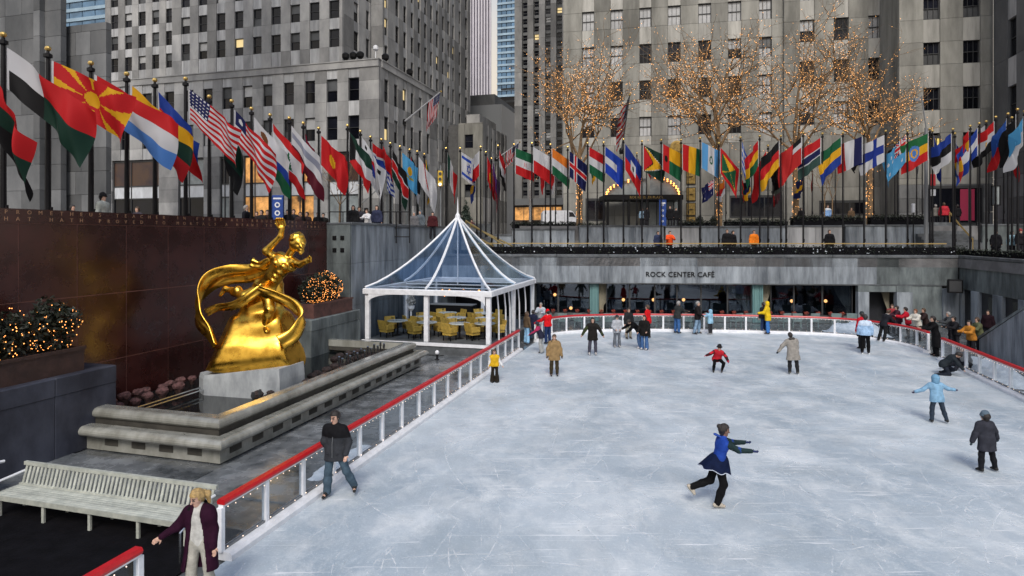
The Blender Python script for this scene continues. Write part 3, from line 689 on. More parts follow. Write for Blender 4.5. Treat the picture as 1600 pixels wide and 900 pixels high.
zz4=[(fl3.z(1391,53+68*k),fl3.z(1391,13+68*k)) for k in range(3,-2,-1)]
grid_facade(fl3,[(fl3.x(1390),fl3.x(1395))],zz4,ZS,zz4[-1][1]+2,0,fl3.len-.42,'limestone_warm','spandrel_warm','sash',1)
p6=r3.pt(r3.len); fl4=Fac(RB,W(1552,p6.y-.6),UD+math.pi,1660)
zz5=[(fl4.z(1581,158+82*k),fl4.z(1581,97+82*k)) for k in range(1,-3,-1)]; zz5=[(fl4.z(1581,y1),fl4.z(1581,y0)) for y0,y1 in ((133,190),(27,88),(-79,-18),(-185,-124))]
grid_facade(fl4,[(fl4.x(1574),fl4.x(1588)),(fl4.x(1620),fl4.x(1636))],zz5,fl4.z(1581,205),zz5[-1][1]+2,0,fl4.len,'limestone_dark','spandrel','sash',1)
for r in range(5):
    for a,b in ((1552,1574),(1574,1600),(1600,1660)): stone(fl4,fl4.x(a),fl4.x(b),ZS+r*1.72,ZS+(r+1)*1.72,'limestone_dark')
core(fl4,.1,fl4.len,ZS,ZT,10)
# ground storey of the right building
def ground_blocks(fc,px,zb,m,openings=()):
    xs=[fc.x(p) for p in px]; n=4; 
    for a,b in zip(xs,xs[1:]):
        for r in range(n):
            z0=ZS+(zb-ZS)*r/n; z1=ZS+(zb-ZS)*(r+1)/n
            stone(fc,a,b,z0,z1,m)
def opening(fc,p0,p1,y0,y1,name,paneM,par=None,frame='frame_dark',yy=-.06,n=2):
    x0,x1=fc.x(p0),fc.x(p1); pm_=(p0+p1)/2; za=max(ZS,fc.z(pm_,y1)); zb_=fc.z(pm_,y0); w,h=x1-x0,zb_-za; t=.12; b=MB()
    b.box(0,t,0,.12,0,h); b.box(w-t,w,0,.12,0,h); b.box(t,w-t,0,.12,h-t*2,h); b.box(t,w-t,0,.12,0,t)
    for i in range(1,n): b.box(w*i/n-.05,w*i/n+.05,.01,.1,t,h-t)
    o=fc.put(name,b.mesh(name,M[frame]),x0,za,yy); MB().box(t,w-t,.05,.07,t,h-2*t).build('pane',M[paneM],o); return o
ground_blocks(r1,[880,920,945,960,1000,1035,1070,1090,1140,1180,1225],zb1,'limestone_warm')
ground_blocks(r2,[1225,1262,1300,1345,1389],zb2,'limestone_warm'); ground_blocks(r3,[1405,1436,1476,1500,1540,1552],zb3,'limestone_dark')
opening(r1,915,946,310,345,'shop_window','win_dark'); opening(r1,1140,1222,305,340,'shop_window','win_dark',n=3); opening(r2,1280,1352,313,336,'shop_window','win_dark',n=3)
opening(r1,1000,1066,312,354,'entrance_doors','shop_pale',n=5)
opening(r2,1378,1388,316,340,'door','win_dark',n=1)
M['pink']=mat('pink_lit_shop',(.28,.02,.06),.5,emit=(.9,.05,.15),es=.02); M['yellow_lit']=mat('yellow_lit_window',(.5,.4,.12),.5,emit=(1,.75,.2),es=.35)
o=opening(r3,1447,1536,290,350,'shop_entrance','win_dark',n=4); MB().box(.6*(r3.x(1536)-r3.x(1447)),.85*(r3.x(1536)-r3.x(1447)),.02,.045,.3,3.0).build('lit_display',M['pink'],o)
for p0,p1 in ((1456,1470),(1504,1516)): opening(r3,p0,p1,212,240,'transom_window','yellow_lit',n=2,yy=-.03)
# gilded panels, round emblem, arched lights over the doors
M['gilt']=mat('gilded_relief',(.32,.22,.07),.4,metal=.7,var=.4,scale=4)
rp=thing('gilded_panel_strip','vertical strip of four gilded relief panels beside the entrance','relief',(0,0,0))
x0,x1=r1.x(1072),r1.x(1087); rp.location=r1.pt(x0,-.1,0); rp.rotation_euler=(0,0,r1.ang)
for y0,y1 in ((264,288),(293,314),(317,337),(338,348)):
    za,zb_=r1.z(1080,y1),r1.z(1080,y0); b=MB(); w=x1-x0; b.box(0,w,-.02,.06,za,zb_); p=b.build('relief_panel',M['black_metal'],rp)
    k=MB(); k.box(.06,w-.06,-.05,-.021,za+.06,zb_-.06); p2_=k.build('relief_figure',M['gilt'],p)
    k=MB(); k.lathe([(.16,-.03),(.22,0),(.05,.05)],(0,0,0),6); q=k.build('relief_boss',M['frame_dark'],p); q.location=(w*.5,-.06,(za+zb_)/2)
em=thing('round_emblem','round gilded emblem on the stone above the entrance','emblem',r1.pt(r1.x(1057),-.12,r1.z(1057,230)),r1.ang)
b=MB(); b.lathe([(.5,0),(.66,.02),(.66,.08),(.5,.1)],n=20); o=b.build('rim',M['gilt'],em); o.rotation_euler=(R(90),0,0); b=MB(); b.lathe([(.1,.03),(.5,.01),(.5,.05)],n=20); o=b.build('disc',M['planter_red'],em); o.rotation_euler=(R(90),0,0)
cy=r1.D(1005)-4.0
cn=thing('entrance_canopy','flat black canopy with lit glass arches over the entrance doors','canopy',(W(1006,cy).x,cy,0),0)
X=lambda px:W(px,cy).x-cn.location.x
zc0,zc1=zz(312,cy),zz(304,cy)
MB().bbox(X(945),X(1068),0,4,zc0,zc1,.03).build('roof_slab',M['black_metal'],cn)
for px in (950,983,1012,1040,1062): MB().bbox(X(px)-.12,X(px)+.12,.1,.3,ZS,zc0,.01).build('post',M['black_metal'],cn)
text_obj('ROCKEFELLER PLAZA',.34,M['gilt'],.01,cn,(X(984),-.02,zc0+.12),name='sign_lettering')
def arch(px0,px1,ytop,rev):
    w=X(px1)-X(px0); h=zz(ytop,cy)-zc1; b=MB(); ps=[]
    for i in range(11):
        t=i/10*math.pi/2; x=w*math.sin(t); z=h*math.cos(t); ps.append((X(px0)+x,.5,zc1+z) if not rev else (X(px1)-x,.5,zc1+z))
    fa=MB().tube(ps,.1,6).build('arch_rib',M['frame_grey'],cn)
    for p in ps[1:]:
        b.octa((p[0],p[1]-.14,p[2]),.11)
        b.octa((p[0]*.985+X((px0+px1)/2)*.015,p[1]-.14,p[2]-.18),.10)
    tag(b.build('arch_bulbs',M['bulb'],fa),kind='stuff')
    g=MB(); g.add([(X(px0) if not rev else X(px1),.7,zc1)]+[(p[0],.7,p[2]) for p in ps],[tuple(range(12))]); g.build('arch_glass',M['shop_pale'],cn)
arch(1018,1063,274,False); arch(948,1012,278,True)
# --- the slab building with dark vertical window strips
SB=thing('striped_office_slab','narrow grey office slab with dark vertical window strips between the street and the limestone building','office building',(W(805,112).x,112,0),-TH)
fs_=Fac(SB,W(805,112),VD,884)
sc=[(816.5,825),(834.5,843),(852.5,861),(870,879)]
zs=[]; hgt=12.7*112/960
z=fs_.z(840,318)
while z<56: zs.append((z,z+hgt*.62)); z+=hgt
edges=[0]+[fs_.x(p) for c in sc for p in c]+[fs_.len]
for i in range(0,len(edges),2):
    zc=ZS
    while zc<60: stone(fs_,edges[i],edges[i+1],zc,zc+6,'limestone',-.5,.9); zc+=6
for a,b in sc:
    zc=ZS
    for z0,z1_ in zs:
        stone(fs_,fs_.x(a),fs_.x(b),zc,z0,'limestone_dark',.1,.3,'spandrel_panel'); zc=z1_
        w=fs_.x(b)-fs_.x(a); k=round(w,1); g=pick_glass([('win_dark',.8),('win_blind',.12),('win_sky',.03),('win_warm',.05)])
        me=cached(('sw',k,round(z1_-z0,1)),lambda:MB().box(0,.1,0,.1,0,z1_-z0).box(w-.1,w,0,.1,0,z1_-z0).box(.1,w-.1,0,.1,(z1_-z0)*.5-.05,(z1_-z0)*.5+.05).mesh('window',M['frame_dark']))
        o=fs_.put('window',me,fs_.x(a),z0,.2); link('pane',cached(('sp',k,round(z1_-z0,1),g),lambda:MB().box(0,w,.06,.09,0,z1_-z0).mesh('pane',M[g])),o)
core(fs_,0,fs_.len,ZS,ZT+10,20)
opening(fs_,806,880,322,345,'shop_window','shop_warm',n=5,yy=-1.0); 
b=MB(); b.box(0,fs_.len,-1.6,-.6,0,1.2); fs_.put('shop_fascia',b.mesh('shop_fascia',M['frame_grey']),0,fs_.z(840,321))
# --- middle building on the far side of the street
MBd=thing('low_corner_building','six storey stone corner building beyond the left office block, warm light painted into its front','building',(W(754,100).x,100,0),-TH)
fm=Fac(MBd,W(728,106),VD,754)
zt6=fm.z(752,191)
zm=[(fm.z(735,308),fm.z(735,288)),(fm.z(735,270),fm.z(735,249)),(fm.z(735,231),fm.z(735,210))]
grid_facade(fm,[(fm.x(726),fm.x(736.5)+.3)],zm,ZS,zt6,fm.x(716),fm.len,'limestone_warm','limestone_warm',split=1)  # buff stone on this front stands in for warm light falling on it
core(fm,fm.x(716),fm.len-.45,ZS,zt6-.2,15)
fm2=Fac(MBd,fm.pt(fm.len),UD,792)
cols=[(fm2.x(a),fm2.x(b)) for a,b in ((760.5,763.5),(767.5,770.3),(774,776.6),(780.5,782.8),(786.5,788.6))]
grid_facade(fm2,cols,zm,ZS,zt6,.42,fm2.len,'limestone','limestone',split=1)
core(fm2,.45,fm2.len,ZS,zt6-.2,6)
b=MB(); b.box(0,fm.len*.8,0,10,0,2.2); fm.put('penthouse',b.mesh('penthouse',M['limestone']),fm.x(720),zt6-.15,3)
ub=thing('roof_block','plain blue grey rooftop block above the low corner building','building',(W(762,135).x,135,0),-TH)
fu=Fac(ub,W(732,135),VD,784); b=MB(); b.box(0,fu.len,0,25,ZS,fu.z(760,164)); fu.put('wall',b.mesh('wall',M['frame_grey']),0,0); b=MB(); b.box(.0,fu.len*.75,1,20,fu.z(760,164)+.01,fu.z(760,146)); fu.put('plant_room',b.mesh('plant_room',M['limestone_dark']),0,0)
db=thing('dark_tower','dark narrow glass building squeezed beside the grey slab','building',(W(786,150).x,150,0),-TH)
fd=Fac(db,W(783,150),VD,808); b=MB(); b.box(0,fd.len,0,20,ZS,fd.z(795,176)); fd.put('wall',b.mesh('wall',M['win_dark']),0,0)
for k in range(12): b=MB(); b.box(0,fd.len,-.15,0,0,.5); fd.put('floor_band',cached('dbb',lambda:b.mesh('floor_band',M['frame_dark'])),0,ZS+3+k*3)
# --- far towers
M['stripe']=mat('white_tower_pier',(.52,.50,.55),.6,var=.1,scale=.1); M['tower_dark']=mat('dark_tower_glass',(.09,.085,.12),.3,var=.3,scale=.1)
t1=thing('striped_tower','distant tower of white vertical piers beside the strip of sky','tower',(W(734,330).x,330,0),-TH)
ft1=Fac(t1,W(722,330),VD,766)
b=MB(); b.prism([(0,0),(ft1.len,0),(ft1.len-16,14),(0,14)],0,190-ZS); ft1.put('core',b.mesh('core',M['tower_dark']),0,ZS,.6)
n=11
for k in range(n): b=MB(); b.box(-.42,.42,-.3,.6,ZS,190); ft1.put('pier',cached('t1p',lambda:b.mesh('pier',M['stripe'])),ft1.len*k/(n-1),0)
M['bl_glass']=mat('blue_tower_glass',(.10,.19,.30),.12,var=.5,scale=.12,rand=.3); M['bl_band']=mat('pale_blue_floor_band',(.30,.42,.52),.4,var=.2,scale=.2)
def blue_tower(name,label,D,p0,p1,py0,dy,n,ang=VD):
    t=thing(name,label,'tower',(W(p0,D).x,D,0),ang); ff=Fac(t,W(p0,D),ang,p1); fh=dy*D/960
    core(ff,0,ff.len,ZS,ff.z(p0,py0)+fh*(n+1),25,'core','win_dark',.5)
    for k in range(n):
        z=ff.z(p0,py0)+k*fh
        b=MB(); b.box(0,ff.len,-.1,.5,0,fh*.34); ff.put('floor_band',cached((name,'b'),lambda:b.mesh('floor_band',M['bl_band'])),0,z)
        for i in range(4):
            w=ff.len/4; b=MB(); b.box(.15,w-.15,.2,.5,0,fh*.64); ff.put('pane',cached((name,'p'),lambda:b.mesh('pane',M['bl_glass'])),i*w,z+fh*.35)
blue_tower('blue_glass_tower','distant blue glass tower with pale floor bands right of the strip of sky',260,776.5,806,152,9.6,20)
blue_tower('teal_glass_tower','blue green glass tower showing above the roof at the upper left',190,88,168,52,15,7)
# ------------------------------------------------------------------ rink barrier
def barrier(path, label, posts=1.15, nbulb=.19, name='rink_barrier', kerb_in=1, low_bulbs=True, rail='red_rail'):
    p0=path[0]; t=gthing(name,label,'barrier',p0[0],p0[1]); P=[Vector((a-p0[0],b-p0[1],0)) for a,b in path]
    cum=[0]
    for i in range(1,len(P)): cum.append(cum[-1]+(P[i]-P[i-1]).length)
    Lt=cum[-1]
    def at(s):
        s=min(max(s,0),Lt)
        for i in range(1,len(P)):
            if s<=cum[i]+1e-9:
                k=(s-cum[i-1])/max(1e-9,cum[i]-cum[i-1]); d=(P[i]-P[i-1]).normalized(); return P[i-1].lerp(P[i],k),d
    def sweep(prof,nm,m,smooth=False):                              # prof: (across, z)
        n=len(prof); vs=[];fs=[]; N=len(P)
        for i in range(N):
            d=(P[min(i+1,N-1)]-P[max(i-1,0)]).normalized(); q=Vector((d.y,-d.x,0))
            for u,z in prof: v=P[i]+q*u; vs.append((v.x,v.y,z))
        for i in range(N-1):
            for k in range(n): fs.append((i*n+k,i*n+(k+1)%n,(i+1)*n+(k+1)%n,(i+1)*n+k))
        fs+=[tuple(range(n-1,-1,-1)),tuple((N-1)*n+k for k in range(n))]
        b=MB(); b.add(vs,fs); return b.build(nm,m,t,smooth=smooth)
    sweep([(.22,0),(.22,.10),(.17,.15),(-.09,.15),(-.09,0)],'kerb',M['white_metal'])
    sweep([(.07,.94),(.085,.985),(.06,1.03),(-.06,1.03),(-.085,.985),(-.07,.94)],'top_rail',M[rail])
    sweep([(.05,.90),(.05,.938),(-.05,.938),(-.05,.90)],'under_rail',M['white_metal'])
    sweep([(.035,.152),(.035,.185),(-.035,.185),(-.035,.152)],'foot_rail',M['frame_grey'])
    n=max(1,round(Lt/posts)); pm=cached('post',lambda:MB().bbox(-.05,.05,-.05,.05,.15,.90,.008).mesh('post',M['white_metal']))
    for i in range(n+1):
        q,d=at(Lt*i/n); o=link('post',pm,t,q,math.atan2(d.y,d.x))
        if i<n:
            q2,_=at(Lt*(i+1)/n); e=q2-q; me=cached(('gl',round(e.length,2)),lambda:MB().box(.06,e.length-.06,-.008,.008,.19,.89).mesh('glass_panel',M['glass'])); link('glass_panel',me,t,q,math.atan2(e.y,e.x))
    b=MB(); k=int(Lt/nbulb)
    for i in range(k):
        q,d=at((i+.5)*nbulb); s=Vector((d.y,-d.x,0))
        b.octa(q+s*.065+Vector((0,0,.885-.02*(i%2))),.012)
        if low_bulbs and i%2==0: b.octa(q+s*.06+Vector((0,0,.20)),.013)
    tag(b.build('fairy_lights',M['bulb_w'],t),kind='stuff'); return t
barrier([(RAIL_A,2.2),(RAIL_A,7.12)],'short red topped rink barrier in the bottom left corner before the gap')
barrier([(RAIL_A,8.76),(RAIL_A,28.6)],'long straight red topped glass barrier down the left side of the ice')
barrier(smooth_path(back_pts,4),'curved red topped glass barrier round the far end of the ice')
barrier([(11.2,31.4)]+[(11.2,b) for b in (20,8)],'straight red topped barrier along the right edge of the ice')
# snow scraped along the barriers
def snow_heap(a,b,w,l,h,label,seed):
    rs=np.random.RandomState(seed); n=14; vs=[];fs=[]
    for i in range(n+1):
        for j in range(n+1):
            x,y=i/n*2-1,j/n*2-1; e=max(0,1-(x*x+y*y)); z=h*e**.7*(.6+.5*rs.rand())+ .0 if e>0 else -.01; vs.append((x*w/2+rs.uniform(-.03,.03),y*l/2+rs.uniform(-.03,.03),z))
    for i in range(n):
        for j in range(n): q=i*(n+1)+j; fs.append((q,q+n+1,q+n+2,q+1))
    o=MB().add(vs,fs).build('snow_heap',M['snow'],None,G(a,b,0),-TH,smooth=True); tag(o,label,'snow heap'); return o
snow_heap(9.6,38.9,3.2,1.9,.75,'heap of scraped snow behind the curved barrier at the far right',1)
snow_heap(12.1,29.0,1.2,5.5,.55,'long bank of dirty snow behind the right hand barrier',2)
snow_heap(12.2,24.2,1.2,3.4,.65,'bank of dirty snow behind the barrier at the right edge',3)
snow_heap(-8.0,13.4,.6,2.6,.07,'low strip of slush behind the left barrier by the man in the dark jacket',4)
# ------------------------------------------------------------------ fountain basin
fo=gthing('fountain_basin','two tiered stone fountain basin with rounded copings round the gilded statue','fountain',0,0)
A0,A1,B0,B1_=-16.7,-10.65,12.35,24.5
def tier(inset,z0,z1,rad,nm):
    a1=A1-inset; b0=B0+inset; b1=B1_-inset
    prof=[(-rad*1.6,z0)]+[(rad*math.sin(t)*1.0,(z0+z1)/2-(z1-z0)/2*math.cos(t)) for t in [math.pi*k/8 for k in range(9)]]+[(-rad*1.6,z1)]
    for nm2,p,q in (('front',(a1,b0),(a1,b1)),('near',(-15.0 if inset<.3 else -14.9,b0),(a1,b0)),('far',(a1,b1),(-15.2,b1))):
        d=(Vector((*q,0))-Vector((*p,0))); L=d.length; d.normalize(); o=Vector((d.y,-d.x,0)); m=max(1,int(L/2.5)); prof2=prof
        e0 = rad*1.6 ; vs=[];fs=[];n=len(prof)
        for i,s in enumerate([0,L]):
            for u,z in prof:
                # mitre the corners
                k=0
                if nm2=='front': k = (-u if i==0 else u)
                elif nm2=='near' and i==1: k=u
                elif nm2=='far' and i==0: k=-u
                v=Vector((*p,0))+d*(s+k)+o*u; vs.append((v.x,v.y,z))
        for k in range(n): fs.append((k,(k+1)%n,n+(k+1)%n,n+k))
        fs+=[tuple(range(n-1,-1,-1)),tuple(range(n,2*n))]
        MB().add(vs,fs).build('coping',M['fount'],fo,smooth=False)
tier(.42,.72,1.0,.16,'upper'); tier(0.02,.36,.62,.15,'lower')
b=MB()
b.box(A0,A1-.55,B0+.75,B0+.55,.6,.74); b.v=[];b.f=[];b.m=[]
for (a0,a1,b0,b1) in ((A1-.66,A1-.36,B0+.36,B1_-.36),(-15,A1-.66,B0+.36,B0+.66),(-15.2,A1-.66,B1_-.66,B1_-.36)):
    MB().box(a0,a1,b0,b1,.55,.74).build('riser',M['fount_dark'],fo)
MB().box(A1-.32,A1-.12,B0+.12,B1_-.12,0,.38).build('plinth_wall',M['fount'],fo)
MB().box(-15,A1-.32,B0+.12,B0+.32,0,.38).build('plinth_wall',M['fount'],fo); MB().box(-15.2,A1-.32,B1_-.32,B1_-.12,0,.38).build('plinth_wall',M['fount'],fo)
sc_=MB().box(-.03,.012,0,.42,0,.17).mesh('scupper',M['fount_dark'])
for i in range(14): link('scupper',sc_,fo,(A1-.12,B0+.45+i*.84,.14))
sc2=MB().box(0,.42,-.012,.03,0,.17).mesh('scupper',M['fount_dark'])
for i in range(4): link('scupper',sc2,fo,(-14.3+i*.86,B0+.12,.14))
MB().box(-16.7,A1-.6,B0+.6,B1_-.6,.0,.45).build('basin_water',M['water'],fo)
# plant pots and pipes in the basin
pots=[]
pt=gthing('plant_pot','dark round clump of winter planting in a pot inside the fountain basin','plant pot',-12,18,.45,'pots of planting in the fountain basin')
M['heather']=mat('dark_winter_planting',(.055,.035,.032),.9,c2=(.015,.012,.012),scale=14,bump=.8)
M['heather_red']=mat('reddish_winter_planting',(.16,.075,.075),.9,c2=(.04,.02,.02),scale=14,bump=.8)
def potmesh(m):
    b=MB(); b.lathe([(.10,0),(.13,.16)],n=8,mi=1); rs=np.random.RandomState(4)
    prof=[(.14,.16),(.21,.25),(.22,.34),(.15,.42),(.04,.45)]; b.lathe(prof,n=9,mi=0)
    b.v=[(x+rs.uniform(-.025,.025),y+rs.uniform(-.025,.025),z+rs.uniform(-.02,.02)) for x,y,z in b.v]; return b
pm0=MB().lathe([(.10,0),(.14,.17)],n=8).build('pot',M['planter'],pt); fol=potmesh(M['heather'])
k=MB(); rs=np.random.RandomState(4); k.lathe([(.13,.16),(.21,.25),(.22,.34),(.15,.42),(.04,.45)],n=9); k.v=[(x+rs.uniform(-.03,.03),y+rs.uniform(-.03,.03),z+rs.uniform(-.02,.02)) for x,y,z in k.v]
fo1=k.build('plant_clump',M['heather'],pt); red_me=fo1.data.copy(); red_me.materials[0]=M['heather_red']
rr=random.Random(9); first=True
for row,(a,bs,red) in enumerate(((-11.85,[15.7+.52*i for i in range(13)],0),(-12.35,[16.0+.52*i for i in range(14)],0),(-16.2,[13.9+.44*i for i in range(9)],1),(-15.55,[13.6+.5*i for i in range(6)],1),(-12.0,[22.1,22.6,23.1],0),(-13.2,[21.5,22.0,22.6,23.2],0))):
    for b_ in bs:
        o=pt if first else copy_tree(pt)
        o.location=G(a+rr.uniform(-.06,.06),b_+rr.uniform(-.08,.08),.45); o.rotation_euler=(0,0,rr.uniform(0,6)); s=rr.uniform(.6,.85); o.scale=(s,s,s)
        if red:
            for ch in o.children:
                if ch.name.startswith('plant'): ch.data=red_me
            o['label']='reddish round clump of winter planting in a pot beside the granite wall'; o['group']='reddish pots below the granite wall'
        first=False
for i,(a,b_,ln) in enumerate(((-15.0,13.4,3.4),(-14.7,13.4,3.2))):
    MB().tube([(a,b_,.62),(a,b_+ln,.62)],.03,6).build('pipe_rail',M['chrome'],fo)
for i in range(16):
    o=gthing('fountain_jet','slim metal fountain nozzle standing inside the far part of the basin' if i>1 else 'dark metal fountain nozzle close to the plinth of the statue','nozzle',-11.75 if i<2 else -11.9-.3*(i%2),(14.9+.3*i if i<2 else 19.4+.27*i),.45,'nozzles in the basin' if i>1 else 'nozzles close to the plinth')
    MB().lathe([(.03,0),(.03,.45),(.05,.47),(.05,.62),(.02,.64)],n=6).build('nozzle',M['frame_dark' if i<2 else 'chrome'],o)
# ------------------------------------------------------------------ slatted bench
bn=gthing('slatted_bench','long pale green slatted bench standing on the dark floor at the lower left','bench',-13.1,8.95)
Lbn=4.75
for i in range(7): MB().bbox(0,Lbn,.02+i*.072,.085+i*.072,.40,.43,.006).build('seat_slat',M['bench'],bn)
MB().box(0,Lbn,-.01,.015,.33,.425).build('front_rail',M['bench'],bn)
sl=MB(); sl.slab([(0,0,0),(.055,0,0),(.055,.1,.36),(0,.1,.36)],(0,.02,0)); slm=sl.mesh('back_slat',M['bench'])
ns=46
for i in range(ns): link('back_slat',slm,bn,(.05+i*(Lbn-.15)/(ns-1),.53,.44))
MB().box(0,Lbn,.615,.675,.79,.86).build('top_rail',M['bench'],bn); MB().box(0,Lbn,.515,.565,.425,.46).build('back_rail',M['bench'],bn)
lg=MB().bbox(-.03,.03,0,.05,0,.40,.006).mesh('leg',M['bench'])
for x in (.15,1.28,2.42,3.55,4.6):
    for y in (.02,.5): link('leg',lg,bn,(x,y,0))
for x in (0.03,Lbn-.03): MB().tube([(x,.62,.68),(x,.35,.66),(x,.06,.64),(x,.02,.42)],.025,6).build('arm_rest',M['white_metal'],bn)
# second bench end, cut by the left edge
b2=gthing('bench_end','white curved arm rest of another bench at the left edge','bench',-14.2,9.35)
MB().tube([(0,.6,.62),(0,.3,.66),(0,.05,.6),(0,0,.3)],.035,6).build('arm_rest',M['white_metal'],b2); MB().bbox(-1.6,0,.0,.5,.40,.44,.01).build('seat',M['bench'],b2); MB().box(-.06,0,.4,.46,0,.40).build('leg',M['bench'],b2); MB().box(-1.56,-1.5,.4,.46,0,.40).build('leg',M['bench'],b2)
# hoop rail behind the near barrier
hp=gthing('hoop_rail','bent white metal hoop behind the barrier near the woman in the plum coat','rail',-8.15,9.0); MB().tube([(0,-.5,.0),(0,-.5,.5),(0,-.2,.68),(0,.3,.6),(0,.55,.3),(0,.58,0)],.02,6).build('hoop',M['chrome'],hp)
# ------------------------------------------------------------------ pavilion tent
TA0,TA1,TB0,TB1=-14.72,-8.55,27.0,35.6; ZP=.55; ZE=3.0
tn=gthing('pavilion_tent','white framed pavilion with a steep clear pyramid roof at the far left corner','pavilion',TA0,TB0)
Wt,Lt_=TA1-TA0,TB1-TB0
MB().bbox(-.1,Wt+.35,-.35,Lt_+.1,.0,ZP,.03).build('platform',M['coping'],tn); MB().box(-.12,Wt+.38,-.40,-.35,ZP-.14,ZP+.012).build('platform_edge',M['white_metal'],tn)
pp=MB().bbox(-.11,.11,-.11,.11,ZP,ZE-.25,.02).mesh('post',M['white_metal'])
for x,y in ((0,0),(Wt*.5,0),(Wt,0),(0,Lt_),(Wt,Lt_),(Wt,Lt_*.5),(0,Lt_*.5),(Wt*.5,Lt_)): link('post',pp,tn,(x,y,0))
for (x0,x1,y0,y1) in ((-.2,Wt+.2,-.2,.05),(-.2,Wt+.2,Lt_-.05,Lt_+.2),(-.2,.05,.05,Lt_-.05),(Wt-.05,Wt+.2,.05,Lt_-.05)):
    MB().bbox(x0,x1,y0,y1,ZE-.26,ZE,.03).build('eaves_beam',M['white_metal'],tn)
# scalloped valance corners
for x,s in ((.12,1),(Wt-.12,-1)):
    b=MB(); ps=[(x,-.19,ZE-.27)]+[(x+s*1.3*(1-math.cos(t)),-.19,ZE-.27-.42*(1-math.sin(t))) for t in [math.pi/2*k/6 for k in range(7)]]
    b.slab(ps if s<0 else ps[::-1],(0,.02,0)); b.build('corner_brace',M['white_metal'],tn)
AP=Vector((Wt*.5,Lt_*.5-.1,6.55))
def roof_pt(e,t):                                                   # e: point on the eaves, t: 0 eaves .. 1 apex, hanging in a curve
    p=Vector((e[0],e[1],ZE+.02)).lerp(AP,t); p.z=ZE+.02+(AP.z-ZE)*(t**1.55*.75+t*.25); return p
per=[(0,-.1),(Wt*.5,-.1),(Wt,-.1)]
edge=[]
def side(p,q,n): return [(p[0]+(q[0]-p[0])*i/n,p[1]+(q[1]-p[1])*i/n) for i in range(n)]
cs=[(-.1,-.1),(Wt+.1,-.1),(Wt+.1,Lt_+.1),(-.1,Lt_+.1)]
for i in range(4): edge+=side(cs[i],cs[(i+1)%4],2)
for i in range(8):
    e0,e1=edge[i],edge[(i+1)%8]; vs=[];fs=[]; K=9
    for k in range(K+1):
        t=k/K*.985
        for s in (0,.33,.67,1): vs.append(roof_pt((e0[0]+(e1[0]-e0[0])*s,e0[1]+(e1[1]-e0[1])*s),t))
    for k in range(K):
        for s in range(3): q=k*4+s; fs.append((q,q+1,q+5,q+4))
    MB().add(vs,fs).build('roof_panel',M['vinyl'],tn,smooth=True)
    if True: MB().tube([roof_pt(e0,k/9)+Vector((0,0,.03)) for k in range(10)],[.062]*10,5).build('roof_rib',M['white_metal'],tn)
MB().lathe([(.16,-.15),(.14,.1),(.05,.25),(.02,.9),(.005,1.1)],AP,8).build('finial',M['white_metal'],tn)
MB().tube([(AP.x,AP.y,ZE-.1),(AP.x,AP.y,AP.z)],.035,6).build('king_post',M['white_metal'],tn)
for y in (Lt_*.25,Lt_*.5,Lt_*.75): MB().tube([(0,y,ZE-.1),(Wt,y,ZE-.1)],.035,6).build('tie_bar',M['white_metal'],tn)
# clear curtains
def vcurtain(p,q,nm='clear_curtain',gather=0):
    vs=[];fs=[];n=10;mz=6
    for j in range(mz+1):
        for i in range(n+1):
            s=i/n; t=j/mz; g=s*(1-gather*t) ; x=p[0]+(q[0]-p[0])*g; y=p[1]+(q[1]-p[1])*g; w=.03*math.sin(i*1.9+j*.2); dx,dy=q[0]-p[0],q[1]-p[1]; l=math.hypot(dx,dy)
            vs.append((x-dy/l*w,y+dx/l*w,ZE-.26-(ZE-.28-ZP)*t))
    for j in range(mz):
        for i in range(n): k=j*(n+1)+i; fs.append((k,k+1,k+n+2,k+n+1))
    MB().add(vs,fs).build(nm,M['vinyl_side'],tn,smooth=True)
vcurtain((Wt-.02,.15),(Wt-.02,Lt_*.5-.15)); vcurtain((Wt-.02,Lt_*.5+.15),(Wt-.02,Lt_-.15)); vcurtain((.02,.15),(.02,Lt_*.5)); vcurtain((.02,Lt_*.5),(.02,Lt_)); vcurtain((0,Lt_-.03),(Wt,Lt_-.03)); vcurtain((.13,.0),(Wt*.5-.13,.0)); 
for y in (1.3,2.5,3.3,5.2,6.6): MB().tube([(Wt+.02,y,ZE-.26),(Wt+.06,y+.12,1.9),(Wt+.12,y-.05,ZP)],.04,5).build('curtain_seam',M['white_metal'],tn)
# chandelier of bulbs
chn=gthing('light_cluster','cluster of warm bulbs hanging under the clear pavilion roof','light cluster',TA0+Wt*.62,TB0+2.6,2.62)
MB().tube([(0,0,.4),(0,0,.1)],.02,5).build('cable',M['black_metal'],chn); rs=np.random.RandomState(3)
for k in range(26): MB().octa((rs.uniform(-1.0,1.0),rs.uniform(-.5,.5),rs.uniform(-.12,.16)),.065).build('bulb',M['bulb'],chn)
for k in range(5): MB().tube([(rs.uniform(-1,1),rs.uniform(-.4,.4),.1),(0,0,.2),(rs.uniform(-1,1),rs.uniform(-.4,.4),.05)],.01,4).build('wire',M['black_metal'],chn)
# back of the pavilion: dark service counter and flower stand
ct=gthing('service_counter','dark service counter at the back of the pavilion','counter',TA0+.6,TB0+6.2,ZP); MB().bbox(0,2.6,0,.7,0,1.0,.03).build('body',M['black_metal'],ct); MB().bbox(-.05,2.65,-.05,.75,1.002,1.05,.01).build('worktop',M['frame_grey'],ct)
fs1=gthing('flower_stand','tall pale flower stand inside the left part of the pavilion','flower stand',TA0+.9,TB0+3.0,ZP)
MB().lathe([(.22,0),(.1,.08),(.05,.2),(.05,1.0),(.18,1.15),(.2,1.3)],n=8).build('pedestal',M['white_metal'],fs1); leaf_mass('blossom',[(0,0,1.6,.26,.26,.3),(.05,0,2.0,.2,.2,.22)],260,.07,fs1,mat('pale_blossom',(.45,.45,.43),.7),3)
